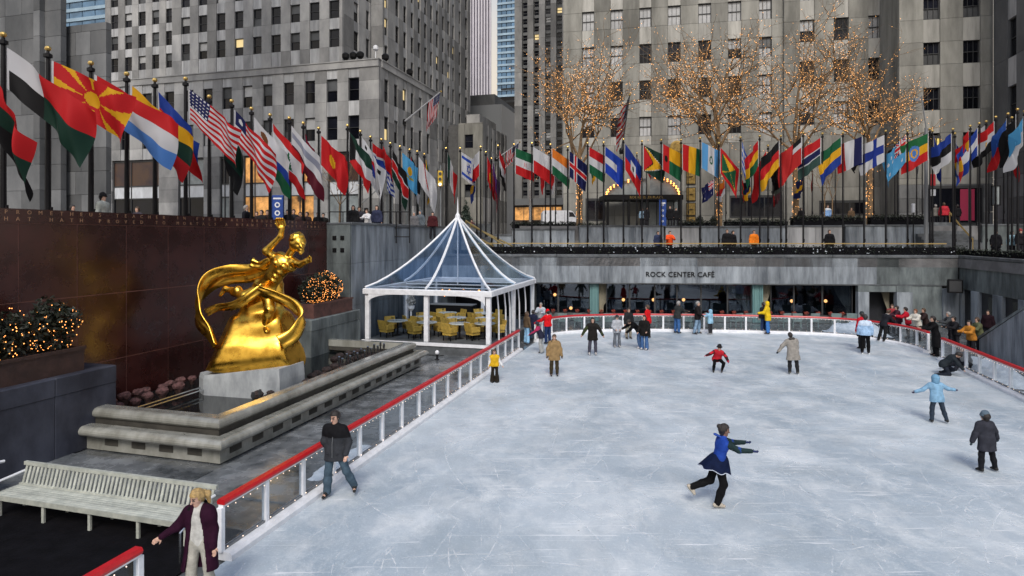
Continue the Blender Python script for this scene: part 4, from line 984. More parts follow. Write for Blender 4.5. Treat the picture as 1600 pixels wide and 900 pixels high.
# tables and chairs
tb=gthing('dining_table','round pale dining table laid with glasses in the pavilion','table',0,0,ZP,'tables in the pavilion')
MB().lathe([(.5,.70),(.52,.72),(.52,.745)],n=16).build('table_top',M['table'],tb); MB().lathe([(.25,0),(.05,.05),(.04,.70)],n=8).build('leg',M['black_metal'],tb)
chd=gthing('wicker_chair','yellow wicker chair at a table in the pavilion','chair',0,0,ZP,'yellow chairs in the pavilion')
MB().bbox(-.25,.25,-.24,.24,.36,.46,.03).build('seat',M['yellow_chair'],chd)
b=MB(); b.slab([(-.27,.20,.40),(.27,.20,.40),(.29,.29,.85),(-.29,.29,.85)],(0,.06,0)); b.build('backrest',M['yellow_chair'],chd)
for s in (-1,1): b=MB(); b.bbox(s*.28-.035,s*.28+.035,-.22,.25,.40,.64,.015); b.build('arm_rest',M['yellow_chair'],chd)
b=MB(); b.box(-.26,.26,-.23,.23,.26,.358); b.build('apron',M['yellow_chair'],chd)
lgm=MB().box(-.02,.02,-.02,.02,0,.26).mesh('leg',M['black_metal'])
for x in (-.22,.22):
    for y in (-.2,.2): link('leg',lgm,chd,(x,y,0))
gl=gthing('wine_glass','small clear glass on a pavilion table','glass',0,0,ZP,'glasses on the pavilion tables'); MB().lathe([(.035,0),(.008,.01),(.008,.09),(.04,.13),(.035,.2)],n=7).build('bowl',M['vinyl_side'],gl)
rr=random.Random(2); first=True; fg=True; ti=0
TN=['front left','front second from left','front third from left','front right','middle left','middle centre','middle right','back left','back right']
for (x,y) in ((.95,1.3),(2.6,1.15),(4.3,1.2),(5.5,1.5),(1.6,3.0),(3.4,3.2),(4.9,3.4),(2.2,5.0),(4.2,5.4)):
    o=tb if first else copy_tree(tb); o.location=G(TA0+x,TB0+y,ZP); tn_=TN[ti]; ti+=1; o['label']='round pale dining table, '+tn_+' in the pavilion'
    for k in range(4 if y<2 else 3):
        c=chd if first else copy_tree(chd); first=False; c['label']='yellow wicker chair on the '+('near left','near right','far right','far left')[k]+' of the pavilion table '+tn_
        ang=[-2.5,-.6,.7,2.4][k]+rr.uniform(-.25,.25); rad=.72; c.location=G(TA0+x+rad*math.sin(ang),TB0+y+rad*-math.cos(ang) if k in(0,1) else TB0+y+rad*abs(math.cos(ang)),ZP)
        q=c.location-o.location; c.rotation_euler=(0,0,math.atan2(q.y,q.x)-math.pi/2)
    for k in range(3):
        c=gl if fg else copy_tree(gl); fg=False; c['label']='small clear glass on the pavilion table '+tn_; a=rr.uniform(0,6); c.location=G(TA0+x+.3*math.cos(a),TB0+y+.3*math.sin(a),ZP+.745)
sl2=gthing('spot_lamp','small dark spotlight with a white globe on the floor before the pavilion','lamp',aat(683,25.6),25.6); MB().lathe([(.12,0),(.05,.05),(.05,.25)],n=8).build('stand',M['black_metal'],sl2); MB().ball((0,0,.33),.1,8).build('globe',M['white_metal'],sl2)
# ------------------------------------------------------------------ promenade: hedge, low rail, low walls, upper hedges, stairs
hd=thing('clipped_hedge','low dark hedge flecked with snow along the top of the cafe wall','hedge',(WL.x,WL.y,4.15),ab)
n=0
leaf_mass('foliage',[(x,.45,.42,.75,.34,.42) for x in np.arange(xb(740),Lb+.5,.9)],12000,.07,hd,seed=8)
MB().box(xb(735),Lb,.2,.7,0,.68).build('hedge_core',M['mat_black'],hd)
b=MB(); rs=np.random.RandomState(6)
for x in rs.uniform(xb(760),Lb,60): b.octa((x,.10+rs.rand()*.1,.3+rs.rand()*.4),.02+.035*rs.rand())
tag(b.build('snow_flecks',M['snow'],hd),kind='stuff')
MB().box(xb(735),Lb,1.15,1.22,.88,.94).build('gilt_rail',M['brass'],hd).name='top_rail'
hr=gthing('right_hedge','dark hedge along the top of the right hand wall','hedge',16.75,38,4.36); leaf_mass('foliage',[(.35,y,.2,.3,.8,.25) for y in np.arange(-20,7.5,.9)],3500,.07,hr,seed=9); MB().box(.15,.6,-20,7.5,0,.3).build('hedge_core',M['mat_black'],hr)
DLW=46.0
def lowwall(p0,p1,label,ytop=352,m='plaza_stone',D=DLW):
    t=thing('low_wall',label,'wall',(W(p0,D).x,D,0)); w=W(p1,D).x-W(p0,D).x; zt_=zz(ytop,D); n=max(1,int(w/1.9))
    for i in range(n): MB().bbox(w*i/n+.006,w*(i+1)/n-.006,0,.4,4.15,zt_-.12,.01).build('stone_slab',M[m],t)
    MB().bbox(-.05,w+.05,-.05,.45,zt_-.117,zt_,.015).build('coping',M['coping'],t); return t
lowwall(800,898,'low grey stone wall on the promenade just right of the pavilion roof',357)
lowwall(905,1037,'low grey stone wall before the entrance canopy'); lowwall(1040,1092,'pale mottled stone panel wall behind the person in orange red',353,'spandrel'); lowwall(1095,1228,'low grey stone wall under the hedge between two lit trees',353)
lowwall(1230,1318,'pale blue grey stone panel wall right of centre',352,'spandrel'); lowwall(1321,1452,'low grey stone wall left of the right hand steps',351)
lowwall(1535,1640,'low dark stone wall at the far right of the promenade',350,'plaza_dark')
def uphedge(p0,p1,label,y0=343,D=47.2):
    t=thing('upper_hedge',label,'hedge',(W(p0,D).x,D,ZS)); w=W(p1,D).x-W(p0,D).x; h=zz(y0,D)-ZS
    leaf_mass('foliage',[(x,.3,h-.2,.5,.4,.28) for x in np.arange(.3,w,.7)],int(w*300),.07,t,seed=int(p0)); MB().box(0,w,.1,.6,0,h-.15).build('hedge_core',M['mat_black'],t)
uphedge(800,900,'dark hedge on the low wall in front of the white van',347); uphedge(905,950,'short dark hedge left of the entrance canopy',349); uphedge(1065,1120,'dark hedge right of the entrance canopy',345); uphedge(1135,1232,'dark hedge between the second and third lit trees',343); uphedge(1240,1352,'dark hedge below the dark shop window right of centre',337); uphedge(1362,1445,'dark hedge at the left of the right hand steps',336)
def stairs(p0,p1,D,y0,y1,n,label,m='coping'):
    t=thing('stone_stairs',label,'stairs',(W(p0,D).x,D,0)); w=W(p1,D).x-W(p0,D).x; za,zb_=zz(y1,D),zz(y0,D)
    for i in range(n): MB().bbox(0,w,i*.42,i*.42+.45+.0,za-.3,za+(zb_-za)*(i+1)/n,.012).build('step',M[m],t)
    return t,w,za,zb_,n*.42
t,w,za,zb_,ln=stairs(1452,1536,44.5,346,384,8,'stone steps rising to the pink lit shop at the right')
def handrail(nm,label,pts): 
    t=thing(nm,label,'handrail',pts[0]); q=[Vector(p)-Vector(pts[0]) for p in pts]; MB().tube(q,.06,6).build('rail_tube',M['brass'],t)
    for p in q[::max(1,len(q)-1)]: MB().tube([p,p-Vector((0,0,.85))],.035,5).build('baluster',M['brass'],t)
def PX(px,py,D): return (W(px,D).x,D,zz(py,D))
handrail('handrail','brass handrail on the right hand steps',[PX(1520,374,44.2),PX(1500,352,46),PX(1484,332,47.6)])
lowwall(762,800,'stub of stone wall at the foot of the left hand steps',366,D=44.5)
t,w,za,zb_,ln=stairs(700,765,43.4,348,384,8,'stone steps beside the pavilion roof with three brass handrails')
for i,(a,b_) in enumerate((((728,345),(785,381)),((722,358),(770,384)),((735,352),(800,384)))): handrail('handrail',('upper','lower left','lower right')[i]+' brass handrail on the steps beside the pavilion roof',[PX(a[0],a[1],44.9),PX((a[0]+b_[0])/2,(a[1]+b_[1])/2,43.4),PX(b_[0],b_[1],42.0)])
fx=thing('fir_tree','small dark fir tree behind the tip of the pavilion','tree',(W(728,52).x,52,ZS)); MB().tube([(0,0,0),(0,0,3.4)],[.1,.02],6).build('trunk',M['planter'],fx)
leaf_mass('crown',[(0,0,.9+.45*i,.85-.14*i,.85-.14*i,.3) for i in range(6)],2200,.1,fx,mat('fir_needle',(.03,.05,.035),.7,var=.4,scale=6),4)
# ------------------------------------------------------------------ bodies: smooth blends of tapered limbs, meshed by surface nets
def sdf_field(prims, res, pad=.10):
    """prims: (a, b, ra, rb, k, flat) tapered limbs; flat = (axis, factor) thins the limb along an axis"""
    lo=np.min([np.minimum(np.array(p[0])-p[2],np.array(p[1])-p[3]) for p in prims],0)-pad; hi=np.max([np.maximum(np.array(p[0])+p[2],np.array(p[1])+p[3]) for p in prims],0)+pad
    n=np.ceil((hi-lo)/res).astype(int)+1; F_=np.full(n,.3,np.float32); ax=[lo[i]+res*np.arange(n[i]) for i in range(3)]
    for p in prims:
        a,b=np.array(p[0],float),np.array(p[1],float); ra,rb,k=p[2],p[3],p[4]; flat=p[5] if len(p)>5 else None; sign=p[6] if len(p)>6 else 1
        m=max(ra,rb)+max(k,.02)+.06; l=np.minimum(a,b)-m; h=np.maximum(a,b)+m
        sl=tuple(slice(max(0,int((l[i]-lo[i])/res)),min(n[i],int((h[i]-lo[i])/res)+2)) for i in range(3))
        X=np.stack(np.meshgrid(*[ax[i][sl[i]] for i in range(3)],indexing='ij'),-1)
        ab=b-a; d=X-a; L2=ab@ab
        t=np.clip((d@ab)/L2,0,1) if L2>1e-9 else np.zeros(d.shape[:3])
        w=d-t[...,None]*ab
        if flat is not None:
            u=np.array(flat[0],float); u/=np.linalg.norm(u); w=w+(w@u)[...,None]*u*(1/flat[1]-1)
        dist=np.sqrt((w*w).sum(-1))-(ra+(rb-ra)*t)
        cur=F_[sl]
        if sign>0:
            hh=np.clip(.5+.5*(cur-dist)/k,0,1); F_[sl]=cur*(1-hh)+dist*hh-k*hh*(1-hh)
        else: F_[sl]=np.maximum(cur,-dist)
    return F_,lo,ax
def surf_nets(F_, lo, res):
    s=F_<0; n=F_.shape
    c=np.zeros((n[0]-1,n[1]-1,n[2]-1),np.int8); corner=[(i,j,k) for i in(0,1) for j in(0,1) for k in(0,1)]
    for i,j,k in corner: c+=s[i:n[0]-1+i,j:n[1]-1+j,k:n[2]-1+k]
    act=(c>0)&(c<8); idx=np.full(act.shape,-1,int); P=np.argwhere(act); idx[act]=np.arange(len(P))
    acc=np.zeros((len(P),3)); cnt=np.zeros(len(P))
    for (a,b) in [(p,q) for p in corner for q in corner if p<q and sum(abs(x-y) for x,y in zip(p,q))==1]:
        fa=F_[P[:,0]+a[0],P[:,1]+a[1],P[:,2]+a[2]]; fb=F_[P[:,0]+b[0],P[:,1]+b[1],P[:,2]+b[2]]
        m=(fa<0)!=(fb<0); t=np.where(m,fa/np.where(m,fa-fb,1),0)
        acc[m]+=np.array(a)+t[m,None]*(np.array(b)-np.array(a)); cnt[m]+=1
    V=lo+res*(P+acc/cnt[:,None]); Q=[]
    for ax in range(3):
        u,v=(ax+1)%3,(ax+2)%3
        sa=[slice(None)]*3; sb=[slice(None)]*3; sa[ax]=slice(0,n[ax]-1); sb[ax]=slice(1,n[ax])
        A=s[tuple(sa)]; B=s[tuple(sb)]; E=np.argwhere(A!=B)
        E=E[(E[:,u]>0)&(E[:,v]>0)&(E[:,u]<n[u]-1)&(E[:,v]<n[v]-1)]
        if not len(E): continue
        def at(du,dv):
            q=E.copy(); q[:,u]+=du; q[:,v]+=dv; return idx[q[:,0],q[:,1],q[:,2]]
        quad=np.stack([at(-1,-1),at(0,-1),at(0,0),at(-1,0)],1); fl=~A[E[:,0],E[:,1],E[:,2]]; quad[fl]=quad[fl][:,::-1]; Q.append(quad)
    return V,np.concatenate(Q) if Q else np.zeros((0,4),int)
def np_mesh(name,V,Q,mats,mi=None,smooth=True):
    me=bpy.data.meshes.new(name); me.vertices.add(len(V)); me.vertices.foreach_set('co',V.astype(np.float32).ravel())
    me.loops.add(Q.size); me.loops.foreach_set('vertex_index',Q.astype(np.int32).ravel()); me.polygons.add(len(Q)); me.polygons.foreach_set('loop_start',np.arange(0,Q.size,4,dtype=np.int32)); me.polygons.foreach_set('loop_total',np.full(len(Q),4,np.int32))
    for m in mats: me.materials.append(m)
    if mi is not None: me.polygons.foreach_set('material_index',mi.astype(np.int32))
    me.polygons.foreach_set('use_smooth',[smooth]*len(Q)); me.update(calc_edges=True); me.validate(); return me
def vnoise(X,s,seed=0):
    r=np.random.RandomState(seed); out=np.zeros(X.shape[:-1])
    for _ in range(5):
        d=r.normal(size=3); d*=s*(.6+.9*r.rand())/np.linalg.norm(d); out+=np.sin(X@d+r.rand()*6.3)
    return out/5
def sdf_obj(name, prims, res, mats, parent, cuts=(), fold=0, fs=22, seed=0, mi_fn=None):
    F_,lo,ax=sdf_field(prims,res)
    if cuts or fold:
        X=np.stack(np.meshgrid(*ax,indexing='ij'),-1)
        if fold: F_=F_+fold*vnoise(X,fs,seed)*(np.abs(F_)<.08)
        for c in cuts:
            if callable(c): F_=np.maximum(F_,c(X))
            else: p,nrm=np.array(c[0]),np.array(c[1],float); nrm/=np.linalg.norm(nrm); F_=np.maximum(F_,(X-p)@nrm)
    V,Q=surf_nets(F_,lo,res); mi=mi_fn(V[Q].mean(1)) if mi_fn is not None and len(Q) else None
    return link(name,np_mesh(name,V,Q,mats,mi),parent)
M['skin']=mat('skin',(.52,.32,.24),.55,var=.12,scale=12); M['skin_dark']=mat('brown_skin',(.22,.12,.08),.5,var=.12,scale=12)
M['feature']=mat('eyes_and_brows',(.03,.02,.018),.4); M['lips']=mat('lips',(.38,.14,.12),.5)
HAIR={'dark':(.018,.013,.011),'brown':(.07,.04,.022),'blond':(.42,.28,.11),'grey':(.3,.29,.28),'red':(.18,.06,.02)}
for k,v in HAIR.items(): M['hair_'+k]=mat(k+'_hair',v,.5,var=.45,scale=30,bump=.5)
def nrm(v): v=np.array(v,float); return v/np.linalg.norm(v)
def person(name_label, x, y, z=0, face=0, h=1.75, pose=None, top=(.05,.05,.06), bot=(.03,.03,.04), hair='dark', hat=None, hood=None, hem=.10, skates=(.03,.03,.03), res=.022, skin='skin', group=None, gloves=None, long_hair=0, bulk=1.0, flare=0, scarf=None, sleeve=None, inner=None, world=False, female=False, ground=True, extra=None, seat=None, low=False, trim=None, nolegs=False, boots=None):
    P=dict(torso=(0,.03,1),head=(0,.05,1),la=((-.25,.0,-1),(-.12,.22,-1)),ra=((.25,.0,-1),(.12,.22,-1)),ll=((-.06,.03,-1),(-.03,-.05,-1)),rl=((.06,.03,-1),(.03,-.05,-1)),twist=0)
    if pose: P.update(pose)
    ph=R(face); fw=np.array([math.sin(ph),math.cos(ph),0.]); rt=np.array([math.cos(ph),-math.sin(ph),0.])
    def dv(v): v=nrm(v); return v if world else v[0]*rt+v[1]*fw+v[2]*np.array([0,0,1.])
    s=h/1.75; up=np.array([0,0,1.])
    T=dv(P['torso']); tw=R(P['twist']); srt=rt*math.cos(tw)+fw*math.sin(tw); srt=nrm(srt-T*(srt@T)); sfw=nrm(np.cross(up,srt)) if abs(T[2])>.2 else nrm(np.cross(T,srt))
    sfw=nrm(np.cross(T,srt)); 
    if sfw@fw<0: sfw=-sfw
    hipC=np.zeros(3); waist=hipC+T*.17*s; chest=hipC+T*.37*s; neck=hipC+T*.53*s
    sw=(.165 if female else .19)*s; hw=.09*s
    H=dv(P['head']); headb=neck+T*.04*s; hc=neck+H*.155*s; 
    hf=P.get('look'); hfw=nrm(dv(hf)) if hf is not None else sfw
    hfw=nrm(hfw-H*(hfw@H)); hrt=nrm(np.cross(hfw,H))
    J={}
    for sd,k in ((-1,'l'),(1,'r')):
        sh=neck-T*.075*s+srt*sw*sd; u,f_=[dv(v) for v in P[k+'a']]; el=sh+u*.285*s; wr=el+f_*.25*s; J[k+'sh'],J[k+'el'],J[k+'wr'],J[k+'af']=sh,el,wr,f_
        hp=hipC+rt*hw*sd; u,f_=[dv(v) for v in P[k+'l']]; kn=hp+u*.43*s; an=kn+f_*.42*s; J[k+'hp'],J[k+'kn'],J[k+'an'],J[k+'lf']=hp,kn,an,f_
        ff=P.get(k+'f'); fd=dv(ff) if ff is not None else nrm(fw*(1 if True else 0)+0.0*rt-np.array([0,0,.06]))
        if ff is None: fd=nrm(fw-J[k+'lf']*(fw@J[k+'lf'])*.75+np.array([0,0,-.02]))
        J[k+'fd']=fd
    sole=.115*s if skates is not None else .07*s
    if seat is not None: zoff=seat
    else: zoff=-min(J['lan'][2],J['ran'][2])+sole
    O=np.array([0,0,zoff])
    for k in J:
        if k[1:] in('sh','el','wr','hp','kn','an'): J[k]=J[k]+O
    hipC,waist,chest,neck,hc,headb=[v+O for v in (hipC,waist,chest,neck,hc,headb)]
    t=thing('person',name_label,'person',(x,y,z),0,group)
    fk=.72
    def torso(off,k=.06): return [(hipC-srt*.05*s,hipC+srt*.05*s,.125*s+off,.125*s+off,k,(sfw,.82)),(waist-srt*.045*s,waist+srt*.045*s,.115*s+off,.115*s+off,k,(sfw,fk)),(chest-srt*.07*s,chest+srt*.07*s,.135*s+off,.135*s+off,k,(sfw,.78)),(waist,chest,.135*s+off,.14*s+off,k,(sfw,fk)),(hipC,waist,.14*s+off,.13*s+off,k,(sfw,fk)),(J['lsh']*.86+J['rsh']*.14-T*.015*s,J['rsh']*.86+J['lsh']*.14-T*.015*s,.060*s+off*.55,.060*s+off*.55,.06),(neck-T*.04*s-srt*.04*s,neck-T*.04*s+srt*.04*s,.055*s+off*.4,.055*s+off*.4,.05)]
    def arm(sd,off,k=.035): return [(J[sd+'sh'],J[sd+'el'],.058*s+off,.045*s+off,k),(J[sd+'el'],J[sd+'wr'],.044*s+off,.031*s+off,k)]
    def leg(sd,off,fl=0,k=.05): return [(J[sd+'hp'],J[sd+'kn'],.088*s+off,.058*s+off,k),(J[sd+'kn'],J[sd+'kn']*.55+J[sd+'an']*.45,.058*s+off,.055*s+off+fl*.4,k),(J[sd+'kn']*.55+J[sd+'an']*.45,J[sd+'an'],.055*s+off+fl*.4,.036*s+off+fl,k)]
    # the continuous body: torso, limbs, neck, head with a face, hands with fingers
    hr=.105*s; hs=s*P.get('hs',1.2 if h<1.45 else 1.0)
    B=torso(-.015)+arm('l',0)+arm('r',0)+leg('l',0)+leg('r',0)
    B+=[(neck-T*.03*s,hc-H*.05*s,.052*s,.05*s,.03)]
    B+=[(hc+H*.02*hs-hfw*.012*hs,hc+H*.035*hs,.092*hs,.088*hs,.03,(hrt,.86)),(hc-H*.03*hs+hfw*.022*hs,hc-H*.085*hs+hfw*.04*hs,.068*hs,.044*hs,.035,(hrt,.88))]
    if not low:
        B+=[(hc+hfw*.088*hs-H*.005*hs,hc+hfw*.108*hs-H*.035*hs,.012*hs,.017*hs,.012),(hc+hfw*.075*hs+hrt*.03*hs+H*.022*hs,hc+hfw*.075*hs-hrt*.03*hs+H*.022*hs,.016*hs,.016*hs,.014)]
        for q in (-1,1): B+=[(hc+hrt*q*.079*hs+H*.012*hs,hc+hrt*q*.083*hs-H*.02*hs,.018*hs,.014*hs,.006,(hrt,.5))]
    for k,sd in (('l',-1),('r',1)):
        w=J[k+'wr']; d=J[k+'af']; side=nrm(np.cross(d,sfw if abs(d@sfw)<.9 else up)); pn=nrm(np.cross(side,d))
        B+=[(w,w+d*.075*s,.032*s,.036*s,.02,(pn,.6))]
        if not low:
            for i,(o,ln) in enumerate(((-.030,.062),(-.010,.076),(.010,.072),(.029,.055))):
                k0=w+d*.085*s+side*o*s; k1=k0+d*ln*.5*s-pn*.004*s*i; k2=k1+nrm(d*.75+pn*.55)*ln*.5*s; B+=[(k0,k1,.0105*s,.0095*s,.006),(k1,k2,.0095*s,.008*s,.005)]
            th=nrm(d*.6-side*.75+pn*.35); tb_=w+d*.03*s-side*.028*s; B+=[(tb_,tb_+th*.035*s,.014*s,.012*s,.01),(tb_+th*.035*s,tb_+th*.035*s+nrm(th+d*.8)*.032*s,.011*s,.009*s,.006)]
    for k in 'lr': B+=[(J[k+'an'],J[k+'an']+J[k+'lf']*.04*s+J[k+'fd']*.13*s,.045*s,.035*s,.03)]
    def faces(C):
        C=C-hc; a=C@hrt; b=C@H; c=C@hfw; m=np.zeros(len(C),int)
        if low: return m
        e=(c>.055*hs)&(abs(b-.006*hs)<.010*hs)&(abs(abs(a)-.032*hs)<.016*hs); br=(c>.06*hs)&(abs(b-.033*hs)<.008*hs)&(abs(abs(a)-.034*hs)<.022*hs); mo=(c>.06*hs)&(abs(b+.062*hs)<.009*hs)&(abs(a)<.024*hs)
        m[e|br]=1; m[mo]=2
        if gloves is not None:
            for k in 'lr':
                q=C+hc-J[k+'wr']; m[(q@J[k+'af']>-.005)&((q*q).sum(1)<.25**2)]=3
        return m
    mats=[M[skin],M['feature'],M['lips']]+([solid(gloves)] if gloves is not None else [])
    sdf_obj('body',B,res*.85 if not low else res,mats,t,mi_fn=faces)
    # trousers
    if bot is not None:
        Pn=[(hipC-rt*.05*s,hipC+rt*.05*s,.138*s,.138*s,.06,(fw,.82)),(hipC,waist,.138*s,.13*s,.05,(sfw,.78))]+leg('l',.018*s,.012*s+flare,.04*s)+leg('r',.018*s,.012*s+flare,.04*s)
        cuts=[]
        sdf_obj('trousers',Pn,res,[solid(bot)],t,fold=.009*s,seed=1,cuts=[(waist+T*.05,T)])
    # jacket, coat or dress top
    off=.032*bulk*s
    Jk=torso(off)+arm('l',.022*bulk*s,.05*s)+arm('r',.022*bulk*s,.05*s)+[(neck-T*.05*s,neck+T*.015*s,.066*s,.060*s,.03)]
    he=hipC-T*hem*s if hem>0 else hipC+T*(-hem)*s
    if hem>0:
        ld=nrm(((J['lkn']+J['rkn'])/2)-hipC); he=hipC+nrm(ld*.7-T*.3)*hem*s
        wd_=.06*s if hem<.3 else .085*s
        Jk+=[(hipC-rt*.05*s,he-rt*wd_,.13*s+off,.135*s+off+.06*hem,.06,(fw,.8)),(hipC+rt*.05*s,he+rt*wd_,.13*s+off,.135*s+off+.06*hem,.06,(fw,.8))]
    cd=nrm(he-hipC) if hem>0 else -T
    hp_=he+cd*.02 if hem>0 else he
    def ends(X):
        # the hem cuts only what lies near the trunk, so lowered hands and sleeves stay whole
        v=X-hipC; along=(X-hp_)@cd; q=v-(v@cd)[...,None]*cd
        return np.where((q*q).sum(-1)<(.235*s+off+.05*hem)**2,along,-.3)
    ctm=list([ends])+([inner['cut'](locals())] if inner and 'cut' in inner else [])
    mats_=[solid(top)]+([solid(trim[1])] if trim else [])
    mf=None
    if trim:
        def mf(C):
            zz_=(C-hipC)@T/s; return ((zz_>trim[0])).astype(int)
    nm='jacket' if hem<.3 else 'coat'
    jo=sdf_obj(nm,Jk,res,mats_,t,cuts=ctm,fold=.010*bulk*s,seed=2,mi_fn=mf)
    if sleeve is not None: sdf_obj('sleeves',[(J[k+'sh']*.72+J[k+'el']*.28,J[k+'el'],(.060+.020*bulk)*s,(.051+.020*bulk)*s,.03) for k in 'lr']+[(J[k+'el'],J[k+'wr'],(.051+.020*bulk)*s,(.037+.020*bulk)*s,.03) for k in 'lr'],res,[solid(sleeve)],t,fold=.006,seed=5)
    if hood is not None:
        if hood=='down': sdf_obj('hood',[(neck-sfw*.07*s-srt*.06*s+T*.01,neck-sfw*.07*s+srt*.06*s+T*.01,.06*s,.06*s,.05),(neck-srt*.09*s+T*.0,neck-sfw*.06*s-srt*.03*s,.045*s,.05*s,.04),(neck+srt*.09*s,neck-sfw*.06*s+srt*.03*s,.045*s,.05*s,.04)],res,[solid(tuple(c*.7 for c in top))],t,fold=.006)
        else: sdf_obj('hood',[(hc+H*.025*hs-hfw*.03*hs,hc-H*.06*hs-hfw*.03*hs,.118*hs,.10*hs,.04),(hc-H*.06*hs-hfw*.03*hs,neck,.10*hs,.095*hs,.04)],res,[solid(hood)],t,cuts=[lambda X:.088*hs-np.sqrt(((X-(hc+hfw*.085*hs-H*.02*hs))**2).sum(-1))],fold=.004)
    if hood is None or hood=='down':
        hb=[(hc+H*.035*hs-hfw*.018*hs,hc+H*.045*hs-hfw*.01*hs,.106*hs,.103*hs,.02,(hrt,.9)),(hc-hfw*.05*hs,hc-H*.06*hs-hfw*.045*hs,.085*hs,.06*hs,.03)]
        if long_hair: hb+=[(hc-hfw*.06*hs-H*.04*hs,hc-hfw*.085*hs-H*(.05+long_hair)*hs,.08*hs,.055*hs,.04)]+[(hc+hrt*q*.075*hs-hfw*.02*hs,hc+hrt*q*.085*hs-hfw*.03*hs-H*(.04+long_hair*.8)*hs,.035*hs,.03*hs,.04) for q in(-1,1)]
        sdf_obj('hair',hb,res*.85,[M['hair_'+hair]],t,cuts=[lambda X:np.minimum((X-hc)@hfw-.03*hs,.055*hs-(X-hc)@H)],fold=.005,fs=60)
    if hat is not None:
        hb=[(hc+H*.05*hs-hfw*.01*hs,hc+H*.07*hs-hfw*.015*hs,.112*hs,.10*hs,.02,(hrt,.92))]
        hatm=sdf_obj('hat',hb,res*.85,[solid(hat)],t,cuts=[(hc+H*.025*hs,-H)],fold=.004,fs=40)
        sdf_obj('hat_brim',[(hc+H*.035*hs+hrt*.07*hs-hfw*.01,hc+H*.035*hs-hrt*.07*hs-hfw*.01,.062*hs,.062*hs,.02,(H,.45)),(hc+H*.035*hs-hfw*.055*hs,hc+H*.035*hs+hfw*.05*hs,.075*hs,.075*hs,.02,(H,.4))],res*.85,[solid(tuple(c*.75 for c in hat))],hatm)
    if scarf is not None: sdf_obj('scarf',[(neck+srt*.05*s+sfw*.03*s,neck-srt*.05*s+sfw*.03*s,.05*s,.05*s,.03),(neck-srt*.05*s-sfw*.03*s,neck+srt*.05*s-sfw*.03*s,.05*s,.05*s,.03)],res,[solid(scarf)],t)
    # boots and blades
    if skates is not None or boots is not None:
        bc_=skates if skates is not None else boots
        for k in 'lr':
            an,lf,fd=J[k+'an'],J[k+'lf'],J[k+'fd']; b=[(an-lf*.13*s,an+lf*.02*s,.052*s,.05*s,.02),(an+lf*.035*s-fd*.045*s,an+lf*.045*s+fd*.155*s,.043*s,.033*s,.03),(an,an+lf*.02*s+fd*.08*s,.048*s,.042*s,.03)]
            bo=sdf_obj('boot',b,res*.85,[solid(bc_,.5)],t)
            if skates is not None:
                dn=nrm(lf-fd*(lf@fd)); sd_=nrm(np.cross(fd,dn)); b=MB(); q0=an+lf*.03*s+dn*.075*s
                pts=[q0-fd*.09*s-dn*.03*s,q0-fd*.10*s,q0+fd*.185*s,q0+fd*.20*s-dn*.02*s,q0+fd*.17*s-dn*.012*s,q0-fd*.05*s-dn*.012*s]
                b.slab([Vector(p-sd_*.004) for p in pts],Vector(sd_*.008)); b.build('blade',M['chrome'],bo)
                b=MB()
                for e in (-.06,.12): b.tube([Vector(q0+fd*e*s-dn*.045*s),Vector(q0+fd*e*s-dn*.005*s)],.008,4)
                b.build('blade_mount',M['chrome'],bo).name='blade_mount'
    if extra: extra(locals())
    return t
# ------------------------------------------------------------------ gilded statue: a generic gilded figure over a rock with a sweep of drapery
SD=20.3; sx0=W(400,SD).x
def SP(px,py,dy=0): return np.array([(px-400)/F*SD,dy,zz(py,SD)-.4])
stt=thing('gilded_statue','gilded figure with one raised arm and streaming drapery on a golden rock by the fountain','statue',(sx0,SD,.4))
k=MB()
def outline(sc,z): 
    pts=[(-1.58,-.75),(-1.15,-1.05),(.9,-1.0),(1.45,-.75),(1.5,.5),(.9,1.1),(-1.0,1.1),(-1.55,.6)]
    return [(x*sc,y*sc,z) for x,y in pts]
vs=outline(1.0,0)+outline(1.0,.55)+[(x*.98,y*.98,z+ (.28 if x>0 else 0)) for x,y,z in outline(1.0,.68)]
fs=[tuple(range(7,-1,-1)),tuple(range(16,24))]+[(j*8+i,j*8+(i+1)%8,j*8+8+(i+1)%8,j*8+8+i) for j in(0,1) for i in range(8)]
k.add(vs,fs); pli=k.build('plinth',M['plinth'],stt); pli.rotation_euler=(0,0,-TH); 
rk=[(SP(352,556,-.2),SP(440,548,-.1),.75,.72,.3,((0,1,0),.9)),(SP(340,572,0),SP(455,560,.1),.5,.5,.3),(SP(375,520,.1),SP(432,512,.1),.62,.60,.25),(SP(392,478,.15),SP(420,470,.2),.38,.36,.3),(SP(428,455,.2),SP(432,440,.25),.22,.18,.3),(SP(345,560,-.3),SP(352,520,-.1),.35,.22,.2)]
def facet(X): return -1.0
ro=sdf_obj('rock',rk,.07,[M['gold']],stt,cuts=[((0,0,.60),(-.18,0,-1)),((SP(326,585)),(-1,-.2,.35)),(SP(400,560,-.83),(.05,-1,.22)),(SP(350,540,-.5),(-.75,-.6,.5)),(SP(466,560),(1,-.25,.28))],fold=.05,fs=4.2,seed=4)
